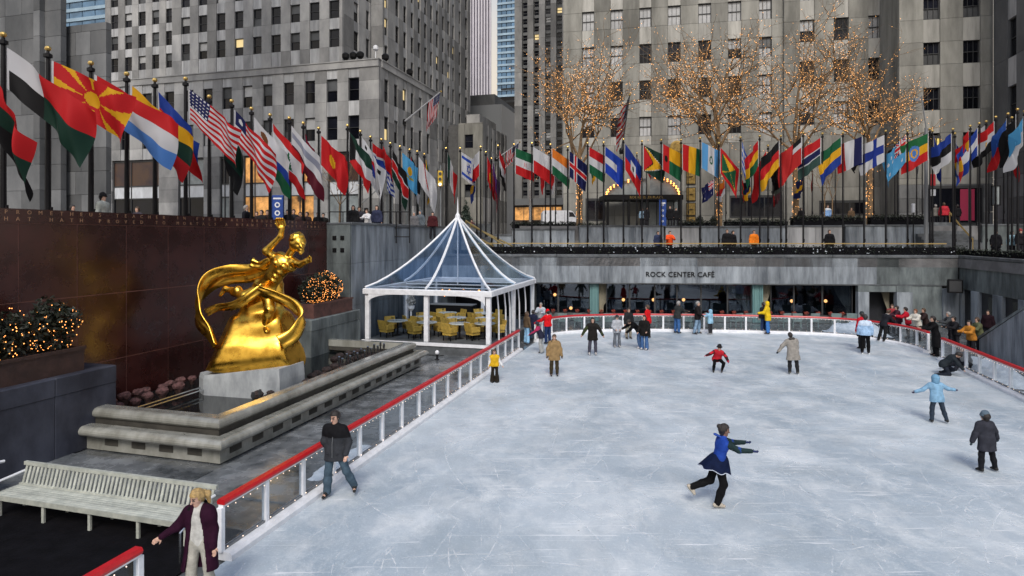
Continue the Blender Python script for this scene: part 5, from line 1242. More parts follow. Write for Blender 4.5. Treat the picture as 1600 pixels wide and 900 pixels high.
def statue_body():
    B=[]; g=.0
    hip=SP(418,448,-.1); chest=SP(447,412,-.25); neck=SP(458,396,-.3); wst=SP(432,430,-.18)
    tf=np.array([.25,-1,.15])
    B+=[(hip,wst,.30,.265,.1,(tf,.8)),(wst,chest,.27,.33,.1,(tf,.78)),(SP(441,404,-.2),SP(458,414,-.3),.24,.24,.1,(tf,.85)),(SP(433,409,-.1),SP(436,404,-.1),.15,.15,.12),(SP(463,408,-.35),SP(466,410,-.35),.13,.13,.12)]
    hd=SP(470,381,-.4); B+=[(neck,hd,.12,.12,.06),(hd,SP(474,378,-.42),.235,.225,.05),(SP(477,387,-.5),SP(479,391,-.52),.15,.10,.08),(SP(481,383,-.62),SP(482,386,-.64),.035,.04,.04)]
    # raised arm
    B+=[(SP(434,405,-.1),SP(422,392,-.3),.15,.125,.08),(SP(422,392,-.3),SP(446,369,-.4),.125,.085,.06),(SP(446,369,-.4),SP(448,356,-.4),.09,.09,.05)]
    for i in range(4): B+=[(SP(441+i*4,352,-.42),SP(440+i*4,344,-.5),.038,.033,.02),(SP(440+i*4,344,-.5),SP(443+i*3,342,-.6),.033,.03,.02)]
    B+=[(SP(444,357,-.45),SP(441,350,-.58),.04,.032,.03)]
    # outstretched arm
    B+=[(SP(464,409,-.35),SP(477,412,-.5),.145,.12,.08),(SP(477,412,-.5),SP(489,407,-.65),.115,.085,.05),(SP(489,407,-.65),SP(494,404,-.7),.09,.08,.05)]
    for i in range(4): B+=[(SP(494,402+i*2,-.7),SP(498,401+i*2.2,-.78),.033,.028,.02)]
    B+=[(SP(492,402,-.7),SP(496,399,-.8),.033,.028,.02)]
    # legs: one planted on the rock, the other bent and lifted behind
    B+=[(SP(412,450,0),SP(391,462,-.35),.24,.19,.12),(SP(391,462,-.35),SP(362,455,.1),.18,.125,.08),(SP(362,455,.1),SP(349,452,.15),.11,.09,.05),(SP(349,452,.15),SP(342,462,.1),.085,.055,.05)]
    B+=[(SP(420,452,-.1),SP(431,480,-.5),.24,.18,.12),(SP(431,480,-.5),SP(421,508,-.35),.165,.11,.07),(SP(421,508,-.35),SP(428,514,-.6),.1,.075,.05)]
    # muscles and face
    pl=lambda px,py,dy,r,k=.05:(SP(px,py,dy),SP(px+1,py+1,dy),r,r,k)
    B+=[pl(440,410,-.46,.11),pl(453,415,-.55,.11),pl(443,424,-.42,.07),pl(437,430,-.40,.065),pl(433,437,-.38,.065),pl(428,398,-.30,.10),pl(470,410,-.47,.09),(SP(374,453,-.12),SP(366,457,-.02),.15,.13,.06),(SP(428,490,-.50),SP(424,498,-.42),.16,.13,.06),pl(432,480,-.64,.07),pl(390,464,-.52,.07),pl(405,444,.02,.2)]
    B+=[(SP(479,381,-.60),SP(481,384.5,-.655),.02,.028,.025),pl(477,379,-.60,.045),pl(483,380,-.55,.04),pl(480,389.5,-.62,.035,.02),pl(479,394,-.60,.05,.03),pl(466,383,-.5,.04,.02)]
    sdf_obj('figure',B,.024,[M['gold']],stt,cuts=[lambda X:np.maximum(.030-np.sqrt(((X-SP(476,382.2,-.655))**2).sum(-1)),.030-np.sqrt(((X-SP(482.5,383,-.60))**2).sum(-1)))])
    hb=[(SP(468,375,-.34),SP(471,373,-.4),.235,.235,.05),(SP(464,384,-.3),SP(462,388,-.28),.14,.10,.06)]
    sdf_obj('hair',hb,.022,[M['gold']],stt,fold=.028,fs=34,seed=3)
statue_body()
# drapery: two loose cloths streaming back from the shoulders and hips
def ribbon(name,pts,w,th=.05,ruf=.05,tilt=(0,0,1)):
    P=smooth3(pts,8); vs=[];fs=[]; n=7
    for i,p in enumerate(P):
        t=i/(len(P)-1); d=np.array(P[min(i+1,len(P)-1)])-np.array(P[max(i-1,0)]); d/=np.linalg.norm(d)
        u=np.array(tilt,float); u=u-d*(u@d); u/=np.linalg.norm(u); q=np.cross(d,u); ww=w[0]+(w[1]-w[0])*t if not callable(w) else w(t)
        for sgn in (1,-1):
            for j in range(n):
                s=j/(n-1)*2-1; s=s*sgn; o=q*(th*.5*sgn+ruf*math.sin(s*5.5+t*9)*(1-abs(s)*.2)); vs.append(np.array(p)+u*s*ww*.5+o)
    m=2*n
    for i in range(len(P)-1):
        for j in range(m): fs.append((i*m+j,i*m+(j+1)%m,(i+1)*m+(j+1)%m,(i+1)*m+j))
    fs+=[tuple(range(m-1,-1,-1)),tuple((len(P)-1)*m+j for j in range(m))]
    return MB().add(vs,fs).build(name,M['gold'],stt,smooth=True)
def smooth3(pts,n):
    P=[np.array(p,float) for p in pts]; out=[]
    for i in range(len(P)-1):
        p0,p1,p2,p3=P[max(i-1,0)],P[i],P[i+1],P[min(i+2,len(P)-1)]
        for k in range(n): t=k/n; out.append(.5*((2*p1)+(p2-p0)*t+(2*p0-5*p1+4*p2-p3)*t*t+(3*p1-p0-3*p2+p3)*t**3))
    out.append(P[-1]); return out
ribbon('streaming_cloth',[SP(437,414,.1),SP(415,418,.3),SP(385,428,.4),SP(350,430,.4),SP(322,440,.3),SP(309,466,.1),SP(316,496,-.2),SP(336,516,-.4),SP(350,536,-.6)],lambda t:.34+.34*math.sin(math.pi*min(1,t*.9+.1)),ruf=.07,tilt=(.2,-.35,1))
ribbon('streaming_cloth',[SP(404,446,-.35),SP(420,452,-.55),SP(443,462,-.5),SP(466,476,-.4),SP(477,496,-.4),SP(470,518,-.6),SP(452,530,-.8)],lambda t:.30+.25*t,ruf=.06,tilt=(-.2,-.3,1))
ribbon('cloth_end',[SP(420,446,-.4),SP(400,462,-.6),SP(378,474,-.6),SP(352,478,-.5),SP(334,486,-.5)],(.32,.24),ruf=.05,tilt=(.1,-.3,1))
ribbon('cloth_end',[SP(437,418,.1),SP(420,410,.15),SP(402,416,.2),SP(388,410,.2)],(.30,.34),ruf=.06,tilt=(0,-.3,1))
# ------------------------------------------------------------------ people on the ice
ICEZ=.008
def onice(px,py,label,h,**k):
    D=EYE*F/(py-370); return person(label,W(px,D).x,D,ICEZ,h=h,**k)
BLK=(.006,.006,.007); NAVY=(.02,.028,.06); JEAN=(.06,.11,.22); DJEAN=(.04,.055,.085); LJEAN=(.16,.25,.38)
# woman in an open plum coat at the gate
def coat_cut(L):
    hc,fw,rt,hip,T,s=L['hipC'],L['fw'],L['rt'],L['hipC'],L['T'],L['s']
    def f(X):
        v=X-hip; a=v@rt; c=v@fw; zz_=v@np.array([0,0,1.]); w=.115-.06*np.clip((zz_)/.45,0,1)+.05*np.clip(-zz_/.4,0,1)
        return np.minimum(w-np.abs(a),c+.02)
    return f
def sweater(L):
    s=L['s']; sdf_obj('sweater',L['torso'](.014)+[(L['neck']-L['T']*.05,L['neck']+L['T']*.03,.07,.062,.03)],.013,[solid((.46,.46,.44))],L['t'],cuts=[(L['hipC']-L['T']*.10,-L['T'])],fold=.005,seed=8)
    H,hc,hfw,hrt=L['H'],L['hc'],L['hfw'],L['hrt']
    sdf_obj('ponytail',[(hc-hfw*.09+H*.03,hc-hfw*.14-H*.02-hrt*.05,.045,.05,.03),(hc-hfw*.14-H*.02-hrt*.05,hc-hfw*.12-H*.17-hrt*.07,.05,.02,.03)],.013,[M['hair_blond']],L['t'],fold=.006,fs=70)
    sdf_obj('fur_collar',[(L['neck']+L['srt']*.12-L['T']*.04+L['sfw']*.03,L['neck']-L['sfw']*.09+L['srt']*.04-L['T']*.01,.055,.06,.03),(L['neck']-L['srt']*.12-L['T']*.04+L['sfw']*.03,L['neck']-L['sfw']*.09-L['srt']*.04-L['T']*.01,.055,.06,.03)],.013,[solid((.012,.01,.012),.9)],L['t'],fold=.02,fs=80)
D=9.25
person('blonde woman in an open plum coat and cream sweater stepping through the barrier gap',W(313,D).x,D,ICEZ,180,1.70,dict(la=((.20,-.02,-1),(.10,-.16,-1)),ra=((-.62,-.05,-.85),(-.80,-.25,-.52)),torso=(-.01,-.04,1),head=(-.10,-.30,1),look=(-.55,-1,-.35),ll=((.10,-.02,-1),(.05,.0,-1)),rl=((-.06,-.10,-1),(-.03,.03,-1))),top=(.024,.006,.017),bot=(.36,.35,.31),hair='blond',hem=.42,res=.013,world=True,female=True,bulk=1.15,flare=.015,inner={'cut':coat_cut},extra=sweater,skates=(.5,.48,.44))
# man walking on the ice in a dark jacket
def man_x(L):
    s=L['s'];
    hc,H,hfw,hrt=L['hc'],L['H'],L['hfw'],L['hrt']
    g=MB(); 
    for q in (-1,1):
        c=hc+hfw*.098*s+hrt*q*.033*s+H*.006*s; pts=[Vector(c+hrt*.024*math.cos(a)+H*.017*math.sin(a)) for a in [math.pi*2*i/10 for i in range(11)]]; g.tube(pts,.0035,4)
    g.tube([Vector(hc+hfw*.1*s-hrt*.01+H*.01),Vector(hc+hfw*.1*s+hrt*.01+H*.01)],.003,4); tag(g.build('glasses',M['black_metal'],L['t']))
    z=MB(); a=L['neck']-L['T']*.06+L['sfw']*.115; b=L['hipC']-L['T']*.10+L['sfw']*.165; z.tube([Vector(a),Vector((a+b)/2+L['sfw']*.025),Vector(b)],.006,4); z.build('zip',M['frame_grey'],L['t'])
    for q in(-1,1): sdf_obj('pocket_flap',[(L['hipC']+L['srt']*.10*q+L['sfw']*.145-L['T']*.02,L['hipC']+L['srt']*.13*q+L['sfw']*.12-L['T']*.02,.03,.03,.01,(L['T'],.4))],.013,[solid((.028,.03,.036))],L['t'])
onice(524,777,'man in a black and charcoal jacket and blue jeans striding along the left barrier',1.80,face=188,pose=dict(la=((.30,.06,-1),(-.05,-.50,-.75)),ra=((-.20,.10,-1),(.16,.42,-.9)),torso=(.02,-.04,1),head=(-.05,-.1,1),look=(-.45,-1,-.1),ll=((.34,-.02,-1),(.30,.42,-.9)),rl=((-.12,-.10,-1),(-.06,.06,-1)),lf=(.15,-1,-.25),rf=(-.25,-1,-.1)),top=(.035,.038,.045),trim=(.30,(.010,.010,.012)),bot=(.06,.095,.13),hair='dark',hem=.17,res=.013,world=True,bulk=1.12,flare=.012,extra=man_x)
# figure skater in blue
def skirt(L):
    s=L['s']; hip,T,fw=L['hipC'],L['T'],L['fw']; u=nrm(np.cross(T,fw)); w=nrm(np.cross(u,T)); vs=[];fs=[];n=40;m=6
    for j in range(m+1):
        t=j/m
        for i in range(n):
            a=2*math.pi*i/n; r=(.150+.145*t**.7)*s*(1+.09*t*math.sin(a*7)); c=hip+T*(.17-.31*t)*s; d=w*math.cos(a)*(1+.25*t*(math.cos(a)<0))+u*math.sin(a)*.85; vs.append(c+d*r-T*.015*t*math.sin(a*7))
    for j in range(m):
        for i in range(n): fs.append((j*n+i,j*n+(i+1)%n,(j+1)*n+(i+1)%n,(j+1)*n+i))
    MB().add(vs,fs).build('skirt',solid((.006,.011,.036)),L['t'],smooth=True)
    v2=[v for v in vs[-n:]]; b=MB(); b.tube([Vector(v) for v in v2]+[Vector(v2[0])],.009,4,cap=False); b.build('skirt_hem',solid((.45,.5,.6)),L['t'])
    nk=L['neck']; sdf_obj('collar_flap',[(nk-L['sfw']*.06,nk-L['sfw']*.17-T*.02+T*.05,.045,.05,.03,(T,.5))],.013,[solid((.035,.085,.38))],L['t'])
    hc,H,hfw=L['hc'],L['H'],L['hfw']; sdf_obj('hair_bun',[(hc-hfw*.10+H*.06,hc-hfw*.115+H*.07,.055,.05,.02)],.013,[M['hair_dark']],L['t'])
    sdf_obj('sleeves',[(L['J'][k+'sh']*.8+L['J'][k+'el']*.2,L['J'][k+'el'],.070,.058,.03) for k in 'lr']+[(L['J'][k+'el'],L['J'][k+'wr'],.058,.044,.03) for k in 'lr'],.013,[solid((.018,.034,.036))],L['t'],seed=5)
onice(1122,793,'figure skater in blue top and short navy skirt gliding on one leg',1.70,face=90,pose=dict(torso=(.22,0,1),head=(.12,0,1),la=((.93,.10,-.32),(1,.02,.0)),ra=((.90,-.18,-.42),(1,-.05,-.05)),ll=((-.30,.06,-1),(-.93,.10,-.40)),rl=((.20,0,-1),(-.33,0,-1)),lf=(.62,-.05,-.78),rf=(1,0,-.08)),top=(.018,.055,.30),bot=(.008,.008,.009),hair='dark',hem=-.02,res=.013,world=True,female=True,skin='skin_dark',bulk=.45,gloves=(.02,.03,.09),skates=(.42,.38,.32),extra=skirt)
def fur_hood(c):
    def f(L): sdf_obj('fur_hood_trim',[(L['neck']+L['srt']*.10+L['sfw']*.04-L['T']*.02,L['neck']-L['sfw']*.08+L['srt']*.05+L['T']*.02,.05,.06,.03),(L['neck']-L['srt']*.10+L['sfw']*.04-L['T']*.02,L['neck']-L['sfw']*.08-L['srt']*.05+L['T']*.02,.05,.06,.03)],.02,[solid(c,.9)],L['t'],fold=.015,fs=70)
    return f
onice(866,588,'woman in a tan parka with a fur trimmed hood standing on the ice',1.62,face=180,pose=dict(la=((-.40,.02,-1),(-.15,.2,-1)),ra=((.40,.02,-1),(.12,.15,-1))),top=(.26,.175,.085),bot=(.045,.035,.02),hair='brown',hem=.26,bulk=1.35,gloves=(.08,.05,.03),extra=fur_hood((.11,.075,.045)),female=True,res=.018)
onice(773,598,'small child with long curly hair, yellow vest, white sleeves and flared black trousers',1.22,face=180,pose=dict(la=((-.35,.05,-1),(-.5,.2,-.8)),ra=((.25,0,-1),(.2,.1,-1)),torso=(.04,.05,1)),top=(.60,.36,.02),sleeve=(.62,.64,.66),bot=(.02,.016,.012),hair='brown',long_hair=.12,hem=.06,flare=.045,res=.018)
onice(926,555,'dark haired skater in a black coat with olive sleeves, arms held out',1.72,face=182,pose=dict(la=((-.62,.05,-.9),(-.45,.15,-.9)),ra=((.68,.05,-.9),(.5,.1,-.9)),ll=((-.10,.03,-1),(-.02,0,-1)),rl=((.10,.03,-1),(.06,0,-1))),top=(.016,.015,.014),sleeve=(.035,.045,.02),bot=(.055,.055,.075),hair='dark',long_hair=.08,hem=.24,bulk=1.2,skates=(.45,.45,.45))
onice(964,543,'skater in pale grey jacket and grey jeans left of the crowd near the barrier',1.58,face=178,pose=dict(la=((-.2,.05,-1),(.35,.6,-.35)),ra=((.2,.05,-1),(-.35,.6,-.35))),top=(.36,.38,.42),bot=(.12,.135,.16),hat=(.05,.05,.055),hem=.14,bulk=1.25,flare=.02,skates=(.4,.4,.4))
onice(998,545,'skater in a black jacket and jeans bending over to the left',1.68,face=270,pose=dict(torso=(-.75,-.1,.72),head=(-.85,-.2,.35),la=((-.55,-.1,-.8),(-.7,0,-.6)),ra=((-.75,.1,-.5),(-.85,0,-.5)),ll=((-.1,-.05,-1),(.25,0,-1)),rl=((.12,.05,-1),(.15,0,-1))),world=True,top=BLK,bot=JEAN,hair='dark',hem=.10,bulk=1.2,flare=.02,skates=(.45,.45,.47))
onice(982,530,'skater in khaki trousers half hidden behind the bending skater',1.65,face=160,top=(.02,.022,.025),bot=(.22,.20,.16),hair='dark',hem=.1,bulk=1.1)
onice(1007,547,'skater in a long black jacket and blue jeans in front of the one in red',1.66,face=215,pose=dict(la=((-.15,.25,-1),(0,.7,-.5)),ra=((.2,.2,-1),(.1,.5,-.8))),top=(.013,.012,.012),bot=(.055,.12,.27),hair='dark',hem=.22,bulk=1.2,flare=.03,skates=(.5,.5,.5),long_hair=.06)
onice(1013,529,'skater in a bright red jacket behind the group near the far barrier',1.78,face=300,pose=dict(torso=(0,.10,1)),top=(.55,.012,.016),bot=(.02,.02,.02),hair='brown',hem=.14,bulk=1.25)
def onbar(px,D,label,h,**k): return person(label,W(px,D).x,D,ICEZ,h=h,**k)
onbar(1058,34.9,'tall skater in a dark jacket and blue jeans leaning on the far barrier',1.82,face=60,pose=dict(torso=(0,.22,1),la=((-.1,.8,-.7),(0,1,-.1)),ra=((.15,.8,-.7),(0,1,-.1))),top=(.03,.033,.034),bot=(.045,.12,.30),hair='grey',hem=.12,bulk=1.15)
onbar(1090,34.6,'man in a black jacket and pale jeans beside the child in light blue',1.85,face=120,pose=dict(ra=((.2,.4,-1),(-.1,.8,-.5)),ll=((-.18,.12,-1),(-.05,-.1,-1)),rl=((.10,-.1,-1),(.04,-.25,-1))),top=(.014,.012,.013),bot=(.20,.30,.42),hair='grey',hem=.14,bulk=1.35)
onbar(1110,34.5,'small child in a light blue snow jacket holding the far barrier',1.38,face=320,pose=dict(la=((-.3,.8,-.4),(-.1,1,.2)),ra=((.3,.9,-.2),(.1,1,.3))),top=(.26,.46,.62),bot=(.03,.03,.035),hood=(.26,.46,.62),hem=.14,bulk=1.5,skates=(.35,.35,.35))
onbar(1200,34.6,'skater in a yellow hooded raincoat and bright blue trousers at the far barrier',1.84,face=300,pose=dict(la=((-.2,.5,-1),(-.05,.9,-.1)),ra=((.2,.4,-1),(-.2,.9,-.1)),torso=(0,.12,1)),top=(.68,.46,.02),bot=(.05,.17,.46),hood=(.68,.46,.02),hem=.20,bulk=1.35)
onbar(1193,35.1,'dark clad skater half hidden behind the yellow raincoat',1.72,face=330,top=(.02,.02,.025),bot=(.03,.05,.12),hair='dark')
onice(1120,581,'child in a red jacket crouching low on the ice with one arm out',1.36,face=195,pose=dict(torso=(.10,-.42,.9),head=(0,-.2,1),la=((.45,-.35,-.7),(.1,-.7,-.6)),ra=((-.85,-.2,-.45),(-.9,-.2,-.3)),ll=((.35,-.85,-.35),(-.1,.45,-.9)),rl=((-.35,-.85,-.45),(.05,.5,-.9))),world=True,top=(.42,.018,.03),sleeve=(.04,.012,.014),bot=BLK,hat=(.02,.018,.02),hem=.08,bulk=1.4,gloves=(.35,.03,.06))
onice(1239,585,'person in a beige winter coat seen from behind in the middle of the ice',1.64,face=8,pose=dict(torso=(-.10,.10,1),head=(-.2,.25,1),la=((-.75,.1,-.85),(-.55,.1,-.9)),ra=((.15,.1,-1),(-.05,.2,-1)),ll=((-.08,.05,-1),(-.02,-.08,-1)),rl=((.12,-.02,-1),(.10,-.05,-1))),top=(.26,.245,.225),bot=(.02,.02,.022),hair='dark',hem=.33,bulk=1.45,gloves=BLK,res=.018,extra=fur_hood((.06,.055,.05)),skates=(.1,.1,.09))
onice(1464,661,'child in a light blue hooded quilted jacket skating away with arms spread',1.38,face=10,pose=dict(torso=(-.06,.12,1),la=((-.72,.1,-.62),(-.85,.2,-.40)),ra=((.85,.1,-.52),(.9,.2,-.15)),ll=((-.16,.05,-1),(-.03,-.05,-1)),rl=((.24,-.02,-1),(.30,-.08,-1))),top=(.20,.36,.52),bot=(.03,.042,.062),hood=(.15,.30,.45),hem=.14,bulk=1.3,res=.016,gloves=(.05,.04,.08))
onice(1542,738,'child in a bulky dark coat and grey beanie skating away at the right',1.37,face=352,pose=dict(torso=(-.02,.10,1),la=((-.50,.05,-1),(-.30,.15,-1)),ra=((.62,.05,-.9),(.45,.2,-.9)),ll=((-.18,.05,-1),(-.10,-.08,-1)),rl=((.22,.0,-1),(.20,-.05,-1))),top=(.032,.034,.045),bot=(.012,.013,.016),hat=(.10,.14,.18),hem=.28,bulk=1.75,res=.015,gloves=(.04,.06,.07))
onice(1352,553,'skater in a white and sky blue jacket and black trousers, seen from behind',1.80,face=20,pose=dict(la=((-.25,.05,-1),(-.1,.2,-1))),top=(.32,.48,.70),trim=(.33,(.50,.60,.74)),bot=BLK,hat=(.05,.055,.06),hem=.10,bulk=1.4,gloves=BLK)
onice(1347,546,'skater in a red jacket and dark beanie beside the one in sky blue',1.80,face=340,top=(.42,.012,.022),bot=(.014,.014,.016),hat=(.03,.04,.045),hem=.12,bulk=1.3)
onice(1381,534,'man in a black jacket leaning forward to the curved barrier at the right',1.72,face=75,pose=dict(torso=(.05,.42,1),head=(.1,.5,.9),la=((-.1,.7,-.7),(0,1,-.2)),ra=((.15,.5,-.8),(0,.9,-.5)),ll=((-.08,-.18,-1),(-.05,-.32,-1)),rl=((.08,-.05,-1),(.05,-.28,-1))),top=(.016,.017,.022),bot=(.014,.015,.017),hair='brown',hem=.12,bulk=1.2,scarf=(.5,.5,.48))
D=24.6
person('skater in dark clothes fallen on the ice, sitting back against the right hand barrier',W(1503,25.6).x,25.6,ICEZ,250,1.70,dict(torso=(.15,-.25,1),la=((-.4,-.3,-1),(-.2,.1,-1)),ra=((.4,-.2,-1),(.2,.2,-1)),ll=((-.15,.9,.35),(-.1,.75,-.65)),rl=((.2,1,.05),(.1,1,-.12))),top=(.018,.018,.022),bot=(.02,.022,.03),hat=(.02,.02,.024),seat=.16,bulk=1.4,hem=.04)
person('second fallen skater in dark clothes crouching beside the first one',W(1474,24.5).x,24.5,ICEZ,120,1.66,dict(torso=(0,.75,.75),head=(0,1,.3),la=((-.2,.6,-.8),(0,.6,-.8)),ra=((.2,.6,-.8),(0,.6,-.8)),ll=((-.15,.75,-.5),(-.1,-.9,-.35)),rl=((.2,.4,-.8),(.1,-1,-.15))),top=(.022,.028,.034),bot=(.016,.02,.03),hair='dark',seat=.42,bulk=1.4,hem=.08)
q=G(11.25,32.3); person('person in a long black coat leaning in the gap of the right hand barrier',q.x,q.y,ICEZ,285,1.84,dict(torso=(0,.22,1),la=((-.1,.8,-.6),(.3,.9,.0)),ra=((.1,.8,-.6),(-.3,.9,0))),top=(.008,.008,.009),bot=(.008,.008,.009),hair='dark',hem=.52,bulk=1.3,skates=BLK)
# spectators behind the barriers
def gpers(a,b,label,h,face,**k): q=G(a,b); return person(label,q.x,q.y,0,face,h,low=True,res=.035,skates=None,boots=(.02,.02,.02),**k)
LEAN=dict(torso=(0,.25,1),la=((-.2,.7,-.7),(.3,.9,.1)),ra=((.2,.7,-.7),(-.3,.9,.1)))
k=0
for px,D,top,hair,lab in ((1405,34.2,(.05,.02,.03),'dark','spectator in dark maroon behind the curved barrier, left of the one in red'),(1419,33.4,(.45,.015,.03),'dark','spectator in a red coat behind the curved barrier at the right'),(1433,32.6,(.55,.53,.48),'red','red haired spectator with a white fur collar behind the curved barrier'),(1494,29.6,(.015,.015,.018),'dark','spectator in black behind the right barrier, nearest the gap'),(1486,31.3,(.05,.055,.06),'grey','grey haired spectator standing back from the gap in the right barrier'),(1518,28.2,(.40,.17,.03),'dark','spectator in an orange brown jacket leaning on the right barrier'),(1531,29.2,(.10,.11,.06),'brown','spectator in an olive jacket beside the one in orange brown'),(1544,32.0,(.02,.01,.014),'dark','spectator in dark red before the doorway in the right wall'),(1447,33.0,(.03,.02,.02),'brown','spectator in dark brown between the white collar and the black coat'),(1393,35.0,(.30,.04,.05),'brown','spectator in a faded red top behind the leaning man')):
    person(lab,W(px,D).x,D,0,[285,300,250,270,290,260,275,240,280,200][k],1.70,LEAN if k!=7 else None,top=top,bot=(.02,.02,.025),hair=hair,hem=.12,low=True,res=.032,skates=None,boots=(.02,.02,.02),bulk=1.4,scarf=(.5,.5,.46) if k in(1,2) else None); k+=1
# group at the opening at the far left of the ice
onice(823,537,'skater in pale blue trousers and a brown jacket at the far left opening, back turned',1.62,face=60,top=(.10,.07,.045),bot=(.26,.48,.72),hair='brown',long_hair=.14,hem=.04,bulk=1.1,flare=.03)
onice(833,532,'skater in a navy coat beside the one in pale blue trousers',1.58,face=30,top=(.018,.022,.05),bot=(.05,.09,.16),hair='dark',hem=.22,bulk=1.2)
onice(846,552,'bent child in a navy jacket with pink stripes and light grey trousers',1.50,face=290,pose=dict(torso=(-.1,.50,1),la=((-.15,.6,-.8),(0,.9,-.4)),ra=((.15,.6,-.8),(0,.9,-.4)),ll=((-.05,.1,-1),(-.05,-.2,-1)),rl=((.05,.15,-1),(.05,-.2,-1))),top=(.022,.024,.045),trim=(.36,(.35,.03,.09)),bot=(.32,.33,.33),hair='dark',hat=(.03,.035,.06),hem=.10,bulk=1.3,flare=.03)
onice(856,538,'skater in a bright red jacket, red hat and navy trousers at the far left opening',1.74,face=320,pose=dict(la=((-.3,.7,-.7),(-.1,.9,-.3)),ra=((.2,.5,-.9),(0,.8,-.5))),top=(.62,.012,.018),bot=(.018,.035,.10),hat=(.72,.01,.015),hem=.02,bulk=1.35,scarf=(.6,.6,.62))
person('spectator in a white and red jacket behind the far left opening',W(846,35.6).x,35.6,0,200,1.72,LEAN,top=(.42,.46,.52),bot=(.1,.12,.2),hair='grey',low=True,res=.032,skates=None,boots=BLK,bulk=1.4,scarf=(.5,.05,.06))
# ------------------------------------------------------------------ people on the promenade and the terraces
tc=MB(); tc.prism([W(812,46.42)[:2],W(1700,46.42)[:2],W(1700,62)[:2],W(880,75)[:2],W(812,78)[:2]],ZS,6.32); o=tc.build('upper_terrace',M['street']); o['kind']='structure'
def far(px,D,z,label,h,face,top,bot=(.02,.02,.025),hair='dark',**k): 
    k.setdefault('bulk',1.3); return person(label,W(px,D).x,D,z,face,h,k.pop('pose',None),top=top,bot=bot,hair=hair,low=True,res=k.pop('res',.036),skates=None,boots=(.02,.02,.02),**k)
PZ=4.15
far(1028,42.2,PZ,'person in a navy coat at the promenade rail, left of the orange red one',1.76,170,(.03,.04,.085),hem=.2)
far(1046,41.9,PZ,'person in an orange red jacket at the promenade rail below the canopy',1.78,180,(.75,.085,.02),bulk=1.6,pose=LEAN)
far(1136,42.6,PZ,'person in black at the promenade rail left of its dark haired companion',1.88,190,(.012,.012,.014),hem=.35,bulk=1.7,hair='brown')
far(1145,43.0,PZ,'dark haired companion just behind the person in black at the rail',1.80,150,(.013,.013,.016),hem=.3)
far(1178,42.0,PZ,'person in a bright orange jacket at the promenade rail right of centre',1.82,180,(.80,.21,.02),bulk=1.4,hair='brown')
far(1296,42.0,PZ,'person in a black coat before the pale stone panel right of centre',1.84,185,(.010,.010,.012),hem=.35,bulk=1.5,hair='brown')
far(1556,41.0,PZ,'person in black before the right hand steps under a lantern post',1.78,200,(.012,.012,.015),hem=.3,bulk=1.6)
far(1581,39.8,PZ,'person in pale blue at the right end of the promenade',1.74,190,(.25,.38,.45))
far(1594,39.2,PZ,'person with a red cap and dark coat at the right edge of the promenade',1.86,180,(.014,.013,.016),bulk=1.7,hat=(.25,.05,.05))
TZ=6.32
far(1010,52,TZ,'person in a dark coat with a pale blue bag before the entrance doors',1.72,150,(.02,.02,.025),hem=.3)
far(1003,53,TZ,'person in light blue beside the one in the dark coat at the entrance',1.65,160,(.22,.32,.42),hair='brown')
far(1047,52,TZ,'person in black under the right end of the canopy',1.82,200,(.012,.012,.014),hem=.3,bulk=1.6)
far(1056,53,TZ,'second person in black standing close under the canopy',1.70,180,(.014,.014,.016),hem=.2)
far(1248,50.5,TZ,'person in white trousers and a black top bending beside the third lit tree',1.62,90,(.015,.015,.017),bot=(.6,.6,.6),pose=dict(torso=(0,.35,1)))
far(1293,49.4,TZ,'person in a white and blue sports shirt behind the hedge right of centre',1.75,180,(.25,.42,.72),hair='brown',trim=(.4,(.55,.6,.66)))
far(1475,48.6,TZ,'person in a red jacket with a rucksack at the top of the steps',1.90,20,(.42,.03,.045),bulk=1.8,hair='brown')
far(1462,49.0,TZ,'person in grey at the top of the right hand steps, left of the red jacket',1.78,10,(.16,.15,.14),hair='grey')
far(1496,48.8,TZ,'person in black before the pink lit shop display',1.76,0,(.012,.012,.014))
far(1330,52.0,TZ,'person in brown behind the hedge near the fourth lit tree',1.66,180,(.12,.08,.05),hair='brown')
LZ=5.15
lt=gthing('left_terrace',None,None); lt['kind']='structure'; MB().box(-40,-17.25,-10,42,4.6,LZ).build('terrace_paving',M['street'],lt)
far(160,19.6,LZ,'man in a pale jacket and dark cap on the terrace above the granite wall',1.76,90,(.42,.45,.42),hat=(.02,.02,.022),res=.022)
far(113,25,LZ,'dark haired person of whom only the head shows over the wall at the far left',1.66,100,(.05,.04,.04),res=.03)
far(215,27,LZ,'person before the brown shop window, only the head above the wall',1.68,190,(.05,.045,.06),hair='brown')
far(384,28.6,LZ,'grey haired man in a black overcoat on the terrace left of the blue banner',1.84,90,(.012,.012,.016),hair='grey',scarf=(.5,.5,.5),hem=.4)
for i,(px,D,h,c,hr_) in enumerate(((401,33,1.72,(.03,.02,.02),'brown'),(409,32,1.76,(.02,.018,.02),'dark'),(418,32.5,1.78,(.035,.02,.018),'dark'),(450,31.5,1.76,(.014,.013,.015),'dark'),(459,33,1.84,(.02,.02,.025),'dark'),(469,32,1.66,(.05,.03,.03),'brown'),(480,33,1.7,(.03,.02,.02),'dark'),(497,31.5,1.62,(.015,.015,.018),'brown'),(505,34,1.68,(.02,.02,.02),'dark'))):
    far(px,D,LZ,'dark clad person over the granite wall, '+('third left of the blue banner','second left of the blue banner','just left of the blue banner','just right of the blue banner','tallest one right of the blue banner','in brown, third right of the blue banner','fourth right of the blue banner','short, above the end of the granite wall','behind the short one at the wall end')[i],h,[160,200,180,190,170,150,200,180,160][i],c,hair=hr_,group='crowd over the granite wall')
far(552,33,LZ+.3,'long haired person in black at the grey wall, first from the left',1.76,180,(.014,.014,.016),long_hair=.1)
far(561,33.6,LZ+.3,'brown haired person in dark grey beside the one in black at the grey wall',1.70,150,(.04,.04,.05),hair='brown')
